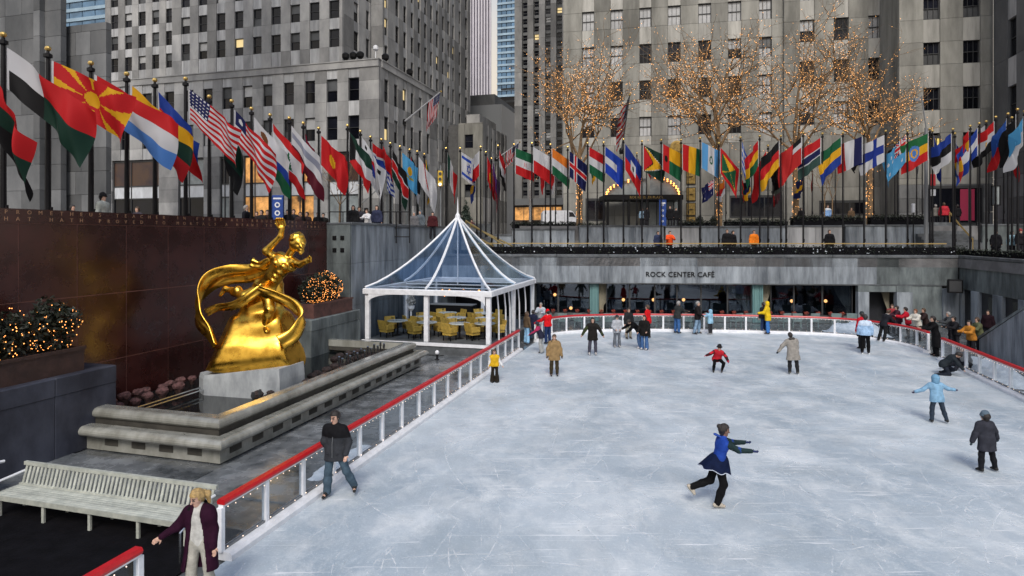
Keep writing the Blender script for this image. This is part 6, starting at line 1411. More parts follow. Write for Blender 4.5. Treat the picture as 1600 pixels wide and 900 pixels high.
far(575,33.4,LZ+.3,'person in a white jacket leaning on the grey wall',1.56,200,(.6,.6,.62),hair='brown',pose=LEAN)
far(589,33.8,LZ+.3,'person in a navy coat with long dark hair at the grey wall',1.80,190,(.03,.035,.07),long_hair=.12)
far(647,38,LZ+.2,'white haired person at the grey wall near the pavilion tip',1.70,180,(.12,.12,.13),hair='grey')
far(657,38.6,LZ+.2,'person in slate grey with a hood at the grey wall',1.82,200,(.10,.12,.14),hood=(.10,.12,.14))
far(676,38.4,LZ+.2,'person in a dark maroon jacket at the right end of the grey wall',1.72,170,(.06,.015,.018),bulk=1.6)
far(737,48,LZ,'person in dark red beside the small fir tree',1.74,180,(.12,.03,.04))
# ------------------------------------------------------------------ flags and poles
RED=(.55,.02,.025); WHT=(.62,.63,.66); BLU=(.02,.06,.32); NVY=(.015,.02,.10); SKY=(.10,.36,.62); YEL=(.75,.42,.02); GRN=(.015,.13,.06); DGR=(.012,.05,.035); BLA=(.012,.012,.014); ORG=(.72,.22,.03); MAR=(.13,.012,.03); LBL=(.10,.25,.60)
def H(*c):
    def f(u,v): return c[min(len(c)-1,int(v*len(c)))]
    return f
def V(*c):
    def f(u,v): return c[min(len(c)-1,int(u*len(c)))]
    return f
def sun(u,v):
    x,y=(u-.5)*1.7,v-.5; r=math.hypot(x,y); a=math.atan2(y,x)
    if r<.17: return YEL
    if r<.205: return RED
    k=(a/(math.pi/4)); d=abs(k-round(k)); return YEL if d<.05+.20*max(0,(r-.1)) else RED
def usa(u,v):
    if u<.4 and v<7/13: 
        a,b=u/.4*6,v/(7/13)*5; return WHT if math.hypot((a%1-.5)*1.1,b%1-.5)<.22 else NVY
    return RED if int(v*13)%2==0 else WHT
def liberia(u,v):
    if u<.30 and v<.46: return WHT if math.hypot((u-.15)*1.6,v-.23)<.09 else NVY
    return RED if int(v*11)%2==0 else WHT
def quart(u,v): return (WHT if v<.52 else BLA) if u<.42 else (RED if v<.5 else DGR)
def kyrg(u,v): return YEL if math.hypot((u-.45)*1.6,v-.48)<.2 else RED
def kuwait(u,v):
    if u<.28 and v>u*1.15 and v<1-u*1.15: return BLA
    return H(DGR,WHT,RED)(u,v)
def lesotho(u,v):
    if v<.50-u*.0: 
        if math.hypot((u-.3)*1.4,v-.28)<.15: return (.20,.09,.04)
        return WHT
    return BLU if v<.68 else GRN
def lebanon(u,v):
    if v<.25 or v>.75: return RED
    return GRN if abs(u-.5)*1.6<(v-.28)*.42 and v<.72 else WHT
def kaz(u,v):
    if u<.06: return YEL
    if math.hypot((u-.5)*1.6,v-.42)<.16: return YEL
    return (.35,.30,.05) if abs(v-.68-(abs(u-.5)*-.3))<.04 and abs(u-.5)<.25 else SKY
def korea(u,v):
    x,y=(u-.5)*1.5,v-.5
    if math.hypot(x,y)<.22: return RED if y<.06*math.sin(x*14) else BLU
    return BLA if abs(abs(x)-.5)<.07 and abs(abs(y)-.32)<.06 else WHT
def nkor(u,v):
    if v<.12 or v>.88: return BLU
    if v<.17 or v>.83: return WHT
    return RED
def stripeflag(u,v): return RED if v<.30 else WHT if v<.37 else BLU if v<.68 else WHT
def kiribati(u,v):
    if v<.5: return RED
    return WHT if math.sin(v*44+math.sin(u*12)*1.2)>0 else BLU
def kenya(u,v): return BLA if v<.30 else WHT if v<.34 else RED if v<.64 else WHT if v<.68 else DGR
def jordan(u,v):
    if v>u*1.2 and v<1-u*1.2: return RED
    return H(BLA,WHT,DGR)(u,v)
def whitered(u,v): return RED if abs(u-.45-(v-.5)*.3)<.05 and v<.75 else WHT
def jamaica(u,v):
    a,b=abs(v-u),abs(v-(1-u))
    if min(a,b)<.11: return YEL
    return BLA if abs(u-.5)>abs(v-.5) else GRN
def israel(u,v):
    if .10<v<.24 or .76<v<.90: return (.03,.09,.45)
    x,y=(u-.5)*1.45,v-.5
    for s in(1,-1):
        d=max(-s*y*1.0-.10,.866*abs(x)+.5*s*y-.10)
        if abs(d+.012)<.016: return (.03,.09,.45)
    return WHT
def iran(u,v):
    if v<.33: return GRN
    if v<.66: return RED if math.hypot((u-.5)*1.5,v-.5)<.11 and abs((u-.5)*1.5)%.07>.025 else WHT
    return RED
def iceland(u,v):
    if abs(u-.36)<.05 or abs(v-.5)<.07: return RED
    if abs(u-.36)<.10 or abs(v-.5)<.13: return WHT
    return NVY
def union(u,v,base):
    if u<.45 and v<.5:
        a,b=u/.45-.5,v/.5-.5
        if abs(a)<.08 or abs(b)<.11: return RED
        if abs(a)<.14 or abs(b)<.19: return WHT
        if abs(abs(a)-abs(b))<.06: return RED
        if abs(abs(a)-abs(b))<.13: return WHT
        return NVY
    for q in ((.75,.2),(.66,.42),(.86,.38),(.75,.8),(.22,.76)):
        if math.hypot((u-q[0])*1.7,v-q[1])<.055: return WHT
    return base
def nz(u,v): return union(u,v,NVY)
def fiji(u,v): return union(u,v,SKY)
def haiti(u,v):
    if abs(u-.5)<.16 and abs(v-.5)<.20: return DGR if math.hypot((u-.5)*1.5,v-.52)<.08 else WHT
    return (.02,.05,.28) if v<.5 else RED
def honduras(u,v):
    if 1/3<v<2/3:
        return LBL if math.hypot((u-.5)*1.6,v-.5)<.06 else WHT
    return (.02,.09,.50)
def honduras2(u,v): 
    if v<.33: return (.02,.07,.40)
    return WHT if v<.62 and u<.62 else (.02,.07,.45)
def guyana(u,v):
    a=abs(v-.5)*2
    if u<(1-a)*.42: return RED
    if u<(1-a)*.46+.02: return BLA
    if u<(1-a)*.93: return YEL
    if u<(1-a)*.98+.02: return WHT
    return DGR
def bissau(u,v):
    if u<.33: return BLA if math.hypot((u-.17)*1.7,v-.5)<.13 else RED
    return YEL if v<.5 else GRN
def guat(u,v):
    if abs(u-.5)<.167: return GRN if abs(math.hypot((u-.5)*1.6,v-.5)-.12)<.035 else WHT
    return (.13,.38,.70)
def grenada(u,v):
    if u<.09 or u>.91 or v<.14 or v>.86: return RED
    return YEL if abs(v-.5)/.36<1-abs(u-.5)/.41+.0 and False or (v<.5)==(abs(v-.5)>abs(u-.5)) and abs(v-.5)>abs(u-.5)*.85 else GRN
def greece(u,v):
    B=(.03,.12,.50)
    if u<.37 and v<5/9: return WHT if abs(u-.185)<.04 or abs(v-.278)<.055 else B
    return B if int(v*9)%2==0 else WHT
def georgia(u,v):
    if u<.38 and v<.4: return BLA if v<.2 else WHT
    return (.50,.03,.03)
def gambia(u,v): return RED if v<.33 else WHT if v<.38 else NVY if v<.62 else WHT if v<.67 else (.05,.10,.09)
def finland(u,v): return (.02,.05,.30) if abs(u-.36)<.09 or abs(v-.5)<.14 else WHT
def ethiopia(u,v):
    if math.hypot((u-.5)*1.6,v-.5)<.26: return YEL if abs(math.hypot((u-.5)*1.6,v-.5)-.13)<.03 else LBL
    return H((.02,.16,.06),YEL,RED)(u,v)
def eu(u,v):
    for k in range(12):
        a=math.pi*k/6
        if math.hypot((u-.5)*1.5-.3*math.cos(a),v-.5-.3*math.sin(a))<.05: return YEL
    return (.02,.05,.28)
def egypt(u,v):
    if .33<v<.67 and math.hypot((u-.5)*1.5,v-.5)<.09: return YEL
    return H(RED,WHT,BLA)(u,v)
def crest(a,b):
    def f(u,v): return b if math.hypot((u-.5)*1.5,v-.5)<.2 else a
    return f
def flag_mat():
    m,t,p=_nodes('flag_cloth'); a=t.nodes.new('ShaderNodeVertexColor'); a.layer_name='dye'
    geo=t.nodes.new('ShaderNodeNewGeometry'); n=t.nodes.new('ShaderNodeTexNoise'); n.inputs['Scale'].default_value=60; t.links.new(geo.outputs['Position'],n.inputs[0])
    b=t.nodes.new('ShaderNodeBump'); b.inputs['Strength'].default_value=.15; t.links.new(n.outputs[0],b.inputs['Height']); t.links.new(b.outputs[0],p.inputs['Normal'])
    t.links.new(a.outputs[0],p.inputs['Base Color']); p.inputs['Roughness'].default_value=.7; p.inputs['Specular IOR Level'].default_value=.2
    tr=t.nodes.new('ShaderNodeBsdfTranslucent'); t.links.new(a.outputs[0],tr.inputs[0]); mx=t.nodes.new('ShaderNodeMixShader'); mx.inputs[0].default_value=.25
    o=t.nodes['Material Output']; t.links.new(p.outputs[0],mx.inputs[1]); t.links.new(tr.outputs[0],mx.inputs[2]); t.links.new(mx.outputs[0],o.inputs[0]); return m
M['flag']=flag_mat()
FR=random.Random(21)
def flag(label,p,pat,dx,dz,h=1.25,w=1.95,amp=.10,nu=46,nv=30,cat='flag',group=None,ax=None,seed=None):
    """p: top of the hoist; dx,dz: how far the fly end lies across and down; ax: hoist direction (default straight down)"""
    rr=random.Random(seed if seed is not None else FR.random()); ph=rr.uniform(0,6); ph2=rr.uniform(0,6); dep=math.sqrt(max(.0,w*w-dx*dx-dz*dz))*rr.choice((.35,.5))
    ax=Vector(ax or (0,0,-1)); vs=[];fs=[];cols=[]
    s=1 if dx>=0 else -1; 
    squeeze=min(1,abs(dx)/w*1.05)                                  # a slack flag gathers into deeper folds
    for i in range(nu+1):
        u=i/nu
        for j in range(nv+1):
            v=j/nv
            fall=u**1.1*(1+.22*(v-.5)*u)
            wave=amp*u**.7*(math.sin(8*u-3.4*v+ph)+.55*math.sin(14*u+2.5*v+ph2)+.25*math.sin(23*u-6*v+ph))*(1+1.6*(1-squeeze))
            x=dx*(u*(1-.12*v*u))+ .35*wave*(1-squeeze)*s; y=dep*u+wave; z=-dz*fall+.25*wave*u-.06*math.sin(math.pi*u)*v
            q=Vector((x,y,z))+ax*(h*v*(1-.10*u*(1-squeeze)*1.5)); vs.append(q)
    for i in range(nu):
        for j in range(nv):
            q=i*(nv+1)+j; fs.append((q,q+1,q+nv+2,q+nv+1)); u,v=(i+.5)/nu,(j+.5)/nv; cols.append(WHT if u<.03 else pat(u,v))
    me=bpy.data.meshes.new('flag'); me.from_pydata(vs,[],fs); me.materials.append(M['flag']); a=me.color_attributes.new('dye','FLOAT_COLOR','CORNER')
    arr=np.ones((len(fs),4,4),np.float32); arr[:,:,:3]=np.array(cols,np.float32)[:,None,:]; arr[:,:,:3]=np.power(arr[:,:,:3],1.12)*.78; a.data.foreach_set('color',arr.ravel()); me.polygons.foreach_set('use_smooth',[True]*len(fs)); me.update()
    o=link('flag',me,None,p); return tag(o,label,cat,group)
M['pole_black']=mat('black_flagpole_paint',(.006,.006,.008),.5,var=.3,scale=3,spec=.2)
def pole(px,D,ztop,zb,label,group,r=.07,m='pole_black'):
    t=thing('flagpole',label,'flagpole',(W(px,D).x,D,zb),0,group); hgt=ztop-zb
    MB().tube([(0,0,0),(0,0,hgt*.4),(0,0,hgt-.2)],[r,r*.85,r*.6],8).build('shaft',M[m],t); MB().lathe([(r*1.7,0),(r*1.7,.25),(r*1.2,.32),(r*1.05,.5)],n=8).build('base_collar',M[m],t)
    MB().lathe([(r*.55,hgt-.36),(r*1.35,hgt-.33),(r*1.35,hgt-.24),(r*.5,hgt-.2),(r*.45,hgt-.14)],n=8).build('truck',M[m],t); MB().ball((0,0,hgt-.07),.085,10).build('finial_ball',M['gold_ball'],t)
    MB().tube([(r*1.1,-.02,hgt-.3),(r*1.3,-.03,hgt*.5),(r*1.2,-.02,1.1)],.008,3).build('halyard',M['pole_black'],t); MB().box(r*.8,r*1.5,-.03,.03,1.0,1.22).build('cleat',M[m],t); return t
def Dback(px):
    if px<831: return 43.8+(42.4-43.8)*(px-663)/168
    if px<=1560: return 42.4+(39.8-42.4)*(px-831)/725
    return 39.8-(px-1560)*.085
FL=[ # column, row of the ball, pattern, fly end across and down in picture units, description
(-44,62,lambda u,v:H(RED,DGR,BLA)(u,v),80,150,'red, green and black striped flag cut by the left edge'),
(5,50,quart,128,112,'white, black, red and dark green quartered flag'),
(75,72,sun,122,62,'red flag with a golden sun of eight rays'),
(142,95,H(RED,WHT,LBL),128,85,'red, white and light blue striped flag'),
(198,112,H(YEL,DGR,RED),92,92,'yellow, green and red striped flag'),
(242,122,H(BLU,RED),66,92,'blue over red flag'),
(290,120,usa,78,72,'large flag of red and white stripes with many white stars on blue'),
(327,148,H(DGR,DGR,BLA),44,88,'plain dark green flag'),
(362,155,liberia,62,78,'flag of red and white stripes with one white star on a blue corner'),
(393,167,lesotho,58,78,'white flag with a brown shield over blue and green'),
(422,177,lebanon,52,72,'red, white and red flag with a green tree'),
(452,182,H(WHT,(.30,.32,.40),WHT,MAR,MAR),50,70,'white and dark maroon flag'),
(474,190,H((.32,.02,.05),NVY,NVY,RED),7,46,'limp dark red and blue flag'),
(498,198,kyrg,42,46,'red flag with a round yellow sun'),
(543,194,kuwait,34,48,'green, white and red flag with a black wedge'),
(563,203,korea,34,60,'white flag with a red and blue disc'),
(579,212,stripeflag,16,14,'red, white and blue banded flag'),
(596,216,kiribati,15,40,'red flag over wavy blue and white stripes'),
(610,222,kenya,24,52,'black, red and green flag edged with white'),
(625,227,kaz,26,28,'sky blue flag with a golden sun'),
(640,232,jordan,14,52,'black, white and green flag with a red wedge'),
(652,235,whitered,28,48,'white flag with a thin red stroke'),
(663,239,jamaica,7,34,'green and black flag with a yellow cross'),
(697,230,V(DGR,WHT,RED),12,42,'limp green, white and red flag'),
(719,230,israel,20,16,'white flag with two blue stripes and a blue star'),
(745,252,H(BLU,YEL,BLU),-7,24,'limp blue and yellow flag'),
(751,228,H(WHT,RED),-12,14,'white over red flag hanging to the left'),
(759,236,crest(RED,YEL),11,36,'red flag with a yellow crest'),
(768,246,H((.12,.04,.20),(.30,.03,.06)),8,40,'limp purple and red flag'),
(778,226,H(RED,WHT,BLA),9,28,'limp red, white and black flag'),
(803,224,iran,29,12,'green, white and red flag with a red emblem'),
(831,222,H(WHT,RED),30,20,'white over red flag left of centre'),
(860,224,H(ORG,WHT,GRN),28,22,'orange, white and green striped flag'),
(887,228,iceland,27,24,'dark blue flag with a red and white cross'),
(918,222,H(RED,WHT,GRN),26,16,'red, white and green striped flag'),
(943,221,honduras2,29,26,'royal blue flag with a white panel'),
(974,216,haiti,25,42,'blue over red flag with a white square'),
(1003,219,guyana,33,18,'yellow and green flag with white edging and a red wedge'),
(1033,217,bissau,31,18,'red, yellow and green flag with a black star'),
(1064,217,V(RED,YEL,GRN),31,10,'red, yellow and green upright banded flag'),
(1094,214,guat,30,16,'light blue and white flag with a green wreath'),
(1123,222,grenada,27,38,'red bordered green and yellow flag'),
(1157,213,greece,14,30,'blue and white striped flag with a white cross'),
(1187,211,H(RED,YEL,GRN),-16,36,'red, yellow and green striped flag hanging to the left'),
(1200,226,crest(RED,(.5,.05,.03)),-18,44,'plain red flag behind the striped ones'),
(1220,211,H(BLA,RED,YEL),-26,38,'black, red and yellow striped flag'),
(1228,233,H(BLA,(.03,.02,.02)),-16,30,'black flag hanging behind the red one'),
(1255,206,georgia,-32,36,'red flag with a black and white corner'),
(1285,207,gambia,-31,26,'red, blue and green flag with white edges'),
(1317,206,H(GRN,YEL,BLU),-31,32,'green, yellow and blue striped flag'),
(1350,205,V(NVY,WHT,RED),-33,16,'dark blue, white and red upright banded flag'),
(1384,203,finland,-33,20,'white flag with a dark blue cross'),
(1418,203,fiji,-28,38,'light blue flag with a small union corner'),
(1453,200,ethiopia,-37,22,'green, yellow and red flag with a blue disc'),
(1457,203,eu,17,32,'dark blue flag with a ring of gold stars'),
(1489,200,H(BLU,BLA,WHT),-20,26,'blue, black and white striped flag'),
(1492,207,H(BLU,LBL),13,30,'plain blue flag beside the blue, black and white one'),
(1516,195,H(RED,YEL,(.6,.05,.03)),-12,40,'red and yellow flag'),
(1530,191,H(BLU,WHT,BLU),-28,48,'blue, white and blue striped flag'),
(1541,188,crest(WHT,(.1,.2,.5)),-10,28,'white flag with a blue crest'),
(1556,181,egypt,-18,30,'red, white and black striped flag'),
(1575,176,H((.03,.10,.35),RED),-13,42,'blue and red flag'),
(1581,182,V(ORG,ORG,RED),8,50,'orange and red flag'),
(1590,169,crest(BLA,ORG),-9,40,'black flag with an orange disc'),
(1601,172,H(SKY,WHT),-9,44,'pale blue flag at the right edge'),
]
seen=set()
for i,(px,py,pat,fx,fz,desc) in enumerate(FL):
    left=px<668
    D=(bat(px,-17.85)*CS+17.85*SN) if left else Dback(px)
    if px in(745,759,768,1200,1228,1457,1492,1541,1581): D+=1.3
    zt=zz(py,D); zb_=LZ if left else PZ; sc=D/F
    pole(px,D,zt,zb_,'black flagpole flying the '+desc if len(desc.split())<13 else 'flagpole of the '+' '.join(desc.split()[:13]),'flagpoles round the plaza',.085 if left else .062)
    h=min(1.75,max(1.12,46*sc)); k_=1 if left else 1.14; dx,dz=fx*sc*k_,fz*sc; w=max(1.7 if left else 2.0,math.hypot(dx,dz)+.05)
    flag((desc+(' on the left hand row' if left else ' on the far row')) if len(desc.split())<12 else desc,(W(px,D).x+(.09 if fx>0 else -.09),D,zt-(.42 if left else .34)),pat,dx,dz,h,w,amp=.12 if left else .10,group='flags round the plaza',nu=60 if px<430 else 40,nv=39 if px<430 else 26,seed=i)
# shorter poles with slack flags on the terrace behind
for i,(px,pyf,pat,dx,desc) in enumerate(((852,272,H(RED,RED),-5,'limp red flag low behind the white over red one'),(868,276,H(RED,WHT),-5,'limp red and white flag low beside the white van'),(905,262,H(SKY,YEL),8,'limp pale blue and yellow flag beside the first lit tree'),(933,258,H(GRN,YEL),-7,'limp green and yellow flag before the entrance'),(995,252,H((.3,.05,.05),WHT,NVY),6,'limp red, white and navy flag above the canopy'),(1010,250,H(ORG,RED),8,'limp orange red flag above the canopy'),(1117,286,nz,-18,'dark blue flag with union corner and white stars'),(1134,284,H(ORG,RED,WHT),-6,'limp orange and red flag by the second lit tree'),(1158,284,H(RED,GRN,RED),8,'limp red and green flag before the dark shop'),(1174,282,H(BLA,NVY,YEL),-6,'limp black and yellow flag before the dark shop'),(1207,292,H(WHT,RED,RED),5,'limp white and red flag by the third lit tree'),(1221,292,H((.08,.09,.08),(.1,.04,.05)),-8,'limp grey green flag by the third lit tree'),(1256,280,H(NVY,YEL,NVY),-4,'limp navy and yellow flag right of the third lit tree'),(1269,276,H(RED,(.3,.03,.03)),4,'limp dark red flag right of the third lit tree'),(1343,238,H(MAR,BLA),-6,'limp maroon flag behind the dark blue, white and red one'),(1398,236,H(BLA,BLA),-12,'limp black flag behind the white and blue cross'),(1402,242,H(NVY,NVY),8,'limp navy flag behind the light blue one'),(1432,246,H(WHT,(.3,.32,.34)),8,'limp white flag behind the green, yellow and red one'))):
    D=49.5; pole(px,D,zz(pyf-14,D),TZ,('thin pole of the '+desc),'flagpoles on the upper terrace',.05); sc=D/F
    flag(desc,(W(px,D).x+(.07 if dx>0 else -.07),D,zz(pyf-6,D)),pat,dx*sc,.75,1.25,1.5,amp=.10,group='slack flags on the upper terrace',nu=30,nv=20,seed=100+i)
for px in (1075,1305,1365,1441,1470,1527,1545,1568): pole(px,48.5,zz(246 if px<1440 else 225,48.5),TZ,{1075:'thin dark pole by the gilded panels',1305:'thin dark pole in the middle of the dark shop window',1365:'thin dark pole just right of the fourth lit tree trunk',1441:'thin dark pole left of the right hand steps',1470:'thin dark pole over the right hand steps',1527:'thin dark pole right of the pink lit shop',1545:'thin dark pole behind the lantern post',1568:'thin dark pole near the right edge'}[px],'flagpoles on the upper terrace',.05)
# flags on slanted staffs
def staff(p0,p1,D0,D1,label,flabel,pat,h,dx,dz,m='white_metal',w=2.2):
    a=Vector(PX(p0[0],p0[1],D0)); b=Vector(PX(p1[0],p1[1],D1)); t=thing('flagstaff',label,'flagstaff',a); MB().tube([(0,0,0),b-a],[.10,.06],8).build('shaft',M[m],t); MB().ball(b-a,.13,8).build('finial_ball',M['gold_ball'],t); MB().lathe([(.22,-.3),(.25,0),(.18,.3)],n=8).build('bracket',M['black_metal'],t)
    d=(a-b).normalized(); flag(flabel,b+d*.15,pat,dx,dz,h,w,amp=.13,ax=d,seed=int(p0[0]))
staff((632,190),(689,143),77,70,'white slanted flagstaff on the right hand face of the left office block','striped flag with white stars hanging from the slanted staff of the left office block',usa,2.7,-.5,3.3)
staff((775,249),(812,222),96,92,'white slanted flagstaff on the low corner building','striped flag with white stars on the slanted staff of the low corner building',usa,3.0,-.5,2.6)
staff((971,236),(984,148),64,60,'steep slanted flagstaff above the entrance canopy','tall striped flag with white stars hanging above the entrance canopy',usa,4.2,-.9,1.9,'frame_grey')
# ------------------------------------------------------------------ bare trees wrapped in fairy lights
M['bark']=mat('grey_brown_bark',(.24,.155,.08),.85,c2=(.10,.066,.038),scale=5,bump=.6)
def lit_tree(px,D,ztrunk,ztop,spread,label,seed,wrap=1.0,r0=.24,lean=0,nbulb=1.0):
    rnd=random.Random(seed); zb_=TZ; t=thing('lit_tree',label,'tree',(W(px,D).x,D,zb_),0,'lit trees before the limestone building'); trunk=MB(); twig=MB(); bulbs=MB(); h0=ztrunk-zb_
    limbs=[]
    pth=[Vector((0,0,0)),Vector((.05,0,h0*.35)),Vector((-.05+lean*.4,0,h0*.7)),Vector((lean,0,h0))]; trunk.tube(pth,[r0*1.15,r0,r0*.88,r0*.78],8)
    for k in range(int(120*wrap)):
        z=rnd.uniform(.6,h0); a=rnd.uniform(0,6.3); bulbs.octa((lean*max(0,z/h0-.3)+r0*1.08*math.cos(a),r0*1.08*math.sin(a),z),.026)
    H_=ztop-ztrunk
    def grow(p,d,L,r,lv):
        n=4; q=[p]; dd=d.copy()
        for i in range(n):
            dd=(dd+Vector((rnd.gauss(0,.16),rnd.gauss(0,.16),rnd.gauss(.05,.10)))).normalized(); q.append(q[-1]+dd*L/n)
        (trunk if lv<2 else twig).tube(q,[r,r*.85,r*.7,r*.6,r*.5],6 if lv<2 else 3,cap=lv<2)
        dens=(0,6,8,5,2.6,1.3)[lv]*nbulb*L*.42
        for _ in range(int(dens+rnd.random())):
            i=rnd.randrange(n); f_=rnd.random(); c=q[i].lerp(q[i+1],f_); bulbs.octa(c+Vector((rnd.uniform(-.06,.06),rnd.uniform(-.1,.02),rnd.uniform(-.06,.06)))*1.2,.021*rnd.uniform(.7,1.3))
        if lv>=5 or r<.006: return
        k=3 if lv<3 else 2
        for c in range(k+(1 if lv<3 and rnd.random()<.6 else 0)):
            i=rnd.choice((2,3,4)) if lv else rnd.choice((3,4,4)); b=q[i]; dn=(q[i]-q[i-1]).normalized(); side=Vector((rnd.gauss(0,1)*spread,rnd.gauss(0,.8),rnd.gauss(.15,.55))).normalized()
            grow(b,(dn*.75+side*(.75+.1*lv)).normalized(),L*rnd.uniform(.58,.80),r*rnd.uniform(.5,.66),lv+1)
        if lv<4: grow(q[-1],dd,L*.72,r*.5,lv+1)
    for k in range(5):
        a=2*math.pi*(k+rnd.random()*.5)/5; d=Vector((math.cos(a)*spread*.75,math.sin(a)*.6,1.0)).normalized(); grow(Vector((lean,0,h0-.1-.25*k)),d,H_*.40*rnd.uniform(.8,1.15),r0*.5,1)
    grow(Vector((lean,0,h0)),Vector((0,0,1)),H_*.42,r0*.7,1)
    trunk.build('trunk',M['bark'],t); tag(twig.build('crown',M['bark'],t),kind='stuff'); tag(bulbs.build('fairy_lights',M['bulb_t'],t),kind='stuff'); return t
D=51.0
lit_tree(905,D,zz(245,D),zz(58,D),.95,'bare tree wrapped in amber lights, furthest left, beside the white van',3,1.3)
lit_tree(1123,D,zz(232,D),zz(25,D),.85,'bare tree with the most thickly lit trunk top, behind the light blue and white flag',8,1.0,.26)
lit_tree(1243,D,zz(228,D),zz(8,D),1.05,'tall bare tree with amber lights, third from the left',12,.8)
lit_tree(1359,D,zz(225,D),zz(85,D),1.25,'broad low bare tree with amber lights, furthest right',16,1.2)
# the swollen knot of lights at the top of the second trunk
# small leafless street tree by the shop windows
def bare(px,D,zb_,h,label,seed):
    rnd=random.Random(seed); t=thing('bare_tree',label,'tree',(W(px,D).x,D,zb_)); tk=MB(); tw=MB(); tk.tube([(0,0,0),(.03,0,h*.5)],[.06,.045],6)
    def g(p,d,L,r,lv):
        q=[p]; dd=d
        for i in range(3): dd=(dd+Vector((rnd.gauss(0,.15),rnd.gauss(0,.15),.08))).normalized(); q.append(q[-1]+dd*L/3)
        tw.tube(q,[r,r*.8,r*.6,r*.4],3,cap=False)
        if lv<4:
            for _ in range(3): g(q[rnd.choice((2,3))],(dd+Vector((rnd.gauss(0,.7),rnd.gauss(0,.5),rnd.gauss(.2,.3)))).normalized(),L*.7,r*.6,lv+1)
    for k in range(4): g(Vector((.03,0,h*.5)),Vector((rnd.gauss(0,.5),rnd.gauss(0,.3),1)).normalized(),h*.3,.03,1)
    tk.build('trunk',M['bark'],t); tag(tw.build('crown',M['bark'],t),kind='stuff')
bare(530,36,5.15,4.4,'small leafless tree before the lit shop window behind the grey wall',5)
bare(1288,47.8,TZ,4.6,'small dark leafless tree between the third and fourth lit trees',6); bare(1300,47.9,TZ,4.2,'thin leafless sapling just right of the small dark tree',9)
# ------------------------------------------------------------------ van, traffic light, lamps, banners
vD=63; vn=thing('parked_van','white van parked behind the hedge, only its upper half in view','van',(W(876,vD).x,vD,TZ),R(3)); vw=1.95
prof=[(-1.95,.35),(1.95,.35),(1.98,.9),(1.55,1.15),(1.15,1.72),(.9,1.85),(-1.75,1.85),(-1.93,1.6)]
b=MB(); b.slab([(x,-.9,z) for x,z in prof],(0,1.8,0)); b.build('body',M['white_metal'],vn)
b=MB(); b.slab([(1.12,-.915,1.2),(1.45,-.915,1.15),(1.12,-.915,1.66),(.75,-.915,1.68),(.75,-.915,1.2)],(0,.012,0)); b.build('side_window',M['win_dark'],vn)
b=MB(); b.slab([(1.57,-.8,1.17),(1.57,.8,1.17),(1.2,.75,1.7),(1.2,-.75,1.7)],(.03,0,.02)); b.build('windscreen',M['win_dark'],vn)
for x in (-1.2,1.2):
    w_=MB().lathe([(.12,-.1),(.33,-.1),(.36,-.05),(.36,.05),(.33,.1),(.12,.1)],n=14).build('wheel',M['black_metal'],vn,(x,-.85,.36)); w_.rotation_euler=(R(90),0,0); MB().lathe([(.05,.09),(.2,.11),(.2,.12),(.05,.13)],n=10).build('hub_cap',M['chrome'],w_)
for x in (.3,-.7): b=MB(); b.box(x-.02,x+.02,-.912,-.901,.45,1.75); b.build('door_seam',M['frame_grey'],vn)
tl=thing('traffic_light','yellow traffic signal on its dark mast behind the white and blue starred flag','traffic light',(W(688,52).x,52,ZS)); 
MB().tube([(0,.2,0),(0,.2,zz(258,52)-ZS)],.07,6).build('mast',M['frame_grey'],tl); z0=zz(291,52)-ZS; z1=zz(267,52)-ZS
hs=MB().bbox(-.2,.2,-.15,.15,z0,z1,.03).build('housing',mat('signal_yellow_paint',(.55,.36,.03),.5,var=.2),tl)
for i,m in enumerate(('frame_dark','frame_dark','bulb_w')): 
    o=MB().lathe([(.12,0),(.13,.06)],n=10).build('lens',M[m],hs,(0,-.15,z1-.25-(z1-z0-.4)*i/2)); o.rotation_euler=(R(90),0,0)
tl2=thing('signal_mast','silver traffic signal mast with a long curved arm before the shop windows','traffic mast',(W(565,40).x,40,ZS)); zt=zz(282,40)-ZS
MB().tube([(0,0,0),(0,0,zt)],[.11,.08],8).build('mast',M['chrome'],tl2); MB().tube([(0,0,zt*.62),(.6,0,zt*.75),(1.5,0,zt*.98)],.03,6).build('arm',M['frame_grey'],tl2); MB().bbox(-.35,.55,-.05,.05,zt-.35,zt-.22,.02).build('cross_bar',M['chrome'],tl2); MB().bbox(.18,.42,-.12,.12,zt*.30,zt*.55,.03).build('signal_box',M['black_metal'],tl2)
def lamp(px,D,zb_,label,ytop,arm,m='frame_grey'):
    t=thing('street_lamp',label,'street lamp',(W(px,D).x,D,zb_)); h=zz(ytop,D)-zb_
    MB().tube([(0,0,0),(0,0,h*.8)],[.14,.11],8).build('post',M[m],t); MB().tube([(0,0,h*.8)]+[(arm*math.sin(a)*.6-arm*.0,0,h*.8+h*.2*math.sin(a)) for a in (.3,.7,1.1,1.57)]+[(arm,0,h*.985)],.045,6).build('arm',M['frame_grey'],t); b=MB(); b.bbox(arm-.28,arm+.08,-.08,.08,h*.968,h*.985,.01); b.build('lamp_head',M['frame_grey'],t); return t
lt_=lamp(1447,43.5,PZ,'tall street lamp with a pale curved top at the right','148',-.6) if False else lamp(1447,43.5,PZ,'tall street lamp with a pale curved top at the right',150,-.55)
MB().box(.22,.66,-.03,-.01,zz(290,43.5)-PZ,zz(272,43.5)-PZ).build('red_sign_plate',mat('red_sign_plate',(.45,.02,.03),.4),lt_); MB().box(.22,.66,-.03,-.01,zz(306,43.5)-PZ,zz(296,43.5)-PZ).build('white_sign_plate',M['white_metal'],lt_); MB().tube([(0,0,zz(290,43.5)-PZ),(.6,0,zz(290,43.5)-PZ)],.02,4).build('sign_bracket',M['black_metal'],lt_)
lamp(829,50,TZ,'pale silver lamp post left of the white van',228,.3,'chrome')
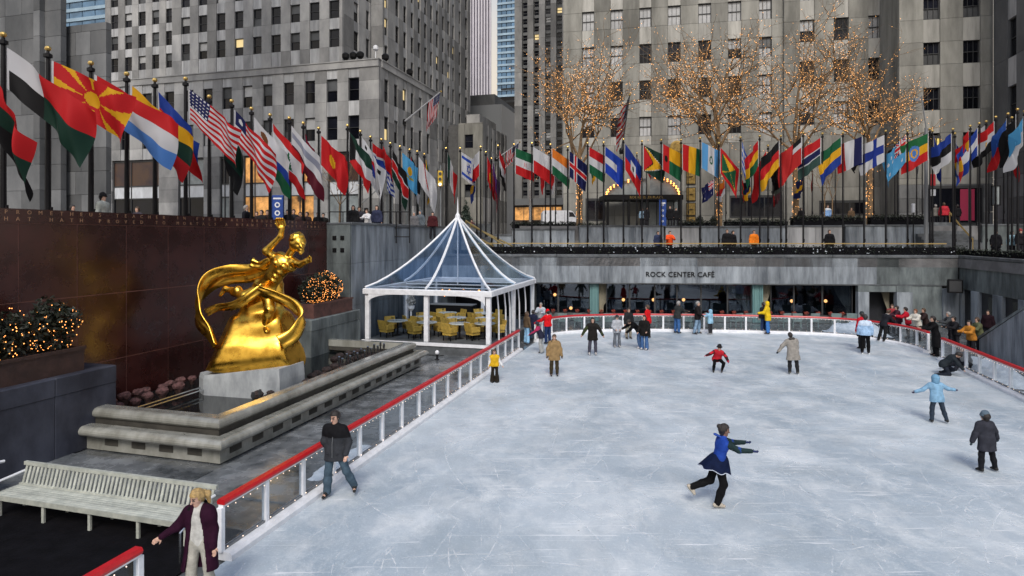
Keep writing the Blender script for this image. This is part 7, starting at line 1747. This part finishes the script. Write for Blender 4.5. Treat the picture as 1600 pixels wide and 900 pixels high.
ln=thing('lantern_post','dark lantern post with a square glazed lantern at the right','lantern',(W(1556,42.5).x,42.5,PZ)); za,zb_=zz(320,42.5)-PZ,zz(291,42.5)-PZ
MB().lathe([(.3,0),(.28,.5),(.12,.9),(.09,za)],n=8).build('post',M['black_metal'],ln)
f_=MB()
for x in(-.17,.17):
    for y in(-.17,.17): f_.box(x-.025,x+.025,y-.025,y+.025,za,zb_)
f_.box(-.2,.2,-.2,.2,za-.05,za-.001); f_.box(-.2,.2,-.2,.2,zb_+.001,zb_+.05); f_.build('lantern_frame',M['black_metal'],ln); MB().box(-.13,.13,-.13,.13,za+.02,zb_-.02).build('lantern_glass',M['shop_pale'],ln)
M['banner_blue']=mat('blue_banner',(.012,.055,.27),.5,var=.2,scale=2)
def banner(px0,px1,y0,y1,D,label,rings=True,zb_=LZ):
    t=thing('banner_sign',label,'banner',(W((px0+px1)/2,D).x,D,zb_)); w=(px1-px0)*D/F; za,zc=zz(y1,D)-zb_,zz(y0,D)-zb_
    MB().bbox(-w/2,w/2,-.05,.05,max(.1,za),zc,.02).build('panel',M['banner_blue'],t)
    for s in(-1,1): MB().tube([(s*w*.48,.06,0),(s*w*.48,.06,zc)],.025,5).build('pole',M['black_metal'],t)
    for i in range(2 if rings else 4):
        r=w*(.24 if rings else .14); z=zc-(zc-za)*(.38+.32*i if rings else .2+.2*i); vs=[];fs=[]
        n=14
        for k in range(n):
            a=2*math.pi*k/n; 
            for q in (r,r*.55): vs+= [(q*math.cos(a),-.06,z+q*math.sin(a)),(q*math.cos(a),-.052,z+q*math.sin(a))]
        for k in range(n):
            j=(k+1)%n; fs+=[(4*k,4*j,4*j+2,4*k+2),(4*k+1,4*k+3,4*j+3,4*j+1),(4*k,4*k+1,4*j+1,4*j),(4*k+2,4*j+2,4*j+3,4*k+3)]
        MB().add(vs,fs).build('white_ring',M['white_metal'],t)
    MB().box(-w*.36,w*.36,-.058,-.051,zc-(zc-za)*.16,zc-(zc-za)*.10).build('white_line',M['white_metal'],t)
banner(425,443,305,345,31,'blue banner with two white round symbols among the crowd over the granite wall')
banner(1030,1041,312,354,57,'tall narrow blue banner beside the entrance doors',False,TZ)
# planters along the shop fronts and litter bin by the right-hand end
bx=thing('white_box','small white box on a stand left of the right hand steps','box',(W(1427,45.2).x,45.2,PZ)); MB().tube([(0,0,0),(0,0,zz(332,45.2)-PZ)],.04,6).build('stand',M['black_metal'],bx); MB().bbox(-.1,.1,-.08,.08,zz(332,45.2)-PZ,zz(318,45.2)-PZ,.02).build('case',M['white_metal'],bx)
for i,(px,py) in enumerate(((1093,346),(1116,346))):
    c=thing('clipped_bush','small clipped dark bush '+('left' if i==0 else 'right')+' of the second lit tree, on the low wall','bush',(W(px,46.6).x,46.6,zz(352,46.6))); leaf_mass('foliage',[(0,0,.35,.3,.3,.38)],500,.06,c,seed=70+i); MB().tube([(0,0,0),(0,0,.4)],.03,5).build('stem',M['planter'],c)
# railing behind the back promenade
for i,(p0,p1) in enumerate(((515,640),)):
    D0=34.5; t=thing('guard_rail','thin dark guard rail above the grey wall before the shop windows','railing',(W(p0,D0).x,D0,5.15)); w=W(p1,D0).x-W(p0,D0).x
    for z in (.35,.85,1.75): MB().tube([(0,0,z),(w,0,z)],.03,5).build('rail_tube',M['black_metal'],t)
    for k in range(7): MB().tube([(w*k/6,0,0),(w*k/6,0,1.75)],.03,5).build('baluster',M['black_metal'],t)
# chairs and pots behind the far barrier, seen through the glass
c0=thing('cafe_chair','pale cafe chair behind the glass of the far barrier','chair',(0,0,0),0,'chairs behind the far barrier'); M['chair_pale']=mat('pale_green_chair',(.20,.27,.27),.5,var=.2)
MB().bbox(-.25,.25,-.25,.25,.40,.45,.02).build('seat',M['chair_pale'],c0); b=MB(); b.slab([(-.26,.2,.45),(.26,.2,.45),(.28,.28,.9),(-.28,.28,.9)],(0,.04,0)); b.build('backrest',M['chair_pale'],c0)
for x in(-.22,.22):
    for y in(-.2,.2): MB().box(x-.02,x+.02,y-.02,y+.02,0,.4).build('leg',M['chair_pale'],c0)
rr=random.Random(4)
for i,px in enumerate((880,905,950,1020,1075,1105,1150,1165,1225,1245,1270,1305,1330)):
    o=c0 if i==0 else copy_tree(c0); o.location=(W(px,37.2).x,37.2,0); o.rotation_euler=(0,0,rr.uniform(2.6,3.7))
fp=thing('ledge_pot','small red flowered pot on the cafe window ledge','flower pot',(0,0,0),0,'pots on the cafe ledge'); MB().lathe([(.08,0),(.11,.14)],n=8).build('pot',M['planter_red'],fp); leaf_mass('flowers',[(0,0,.2,.16,.14,.1)],50,.05,fp,mat('red_flowers',(.28,.05,.03),.7,var=.5,scale=20),3)
for i in range(26):
    px=845+i*19; o=fp if i==0 else copy_tree(fp); d=(WR-WL)/Lb; q=WL+d*xb(px); n_=Vector((-d.y,d.x,0)); o.location=(q+n_*.35)+Vector((0,0,.45))
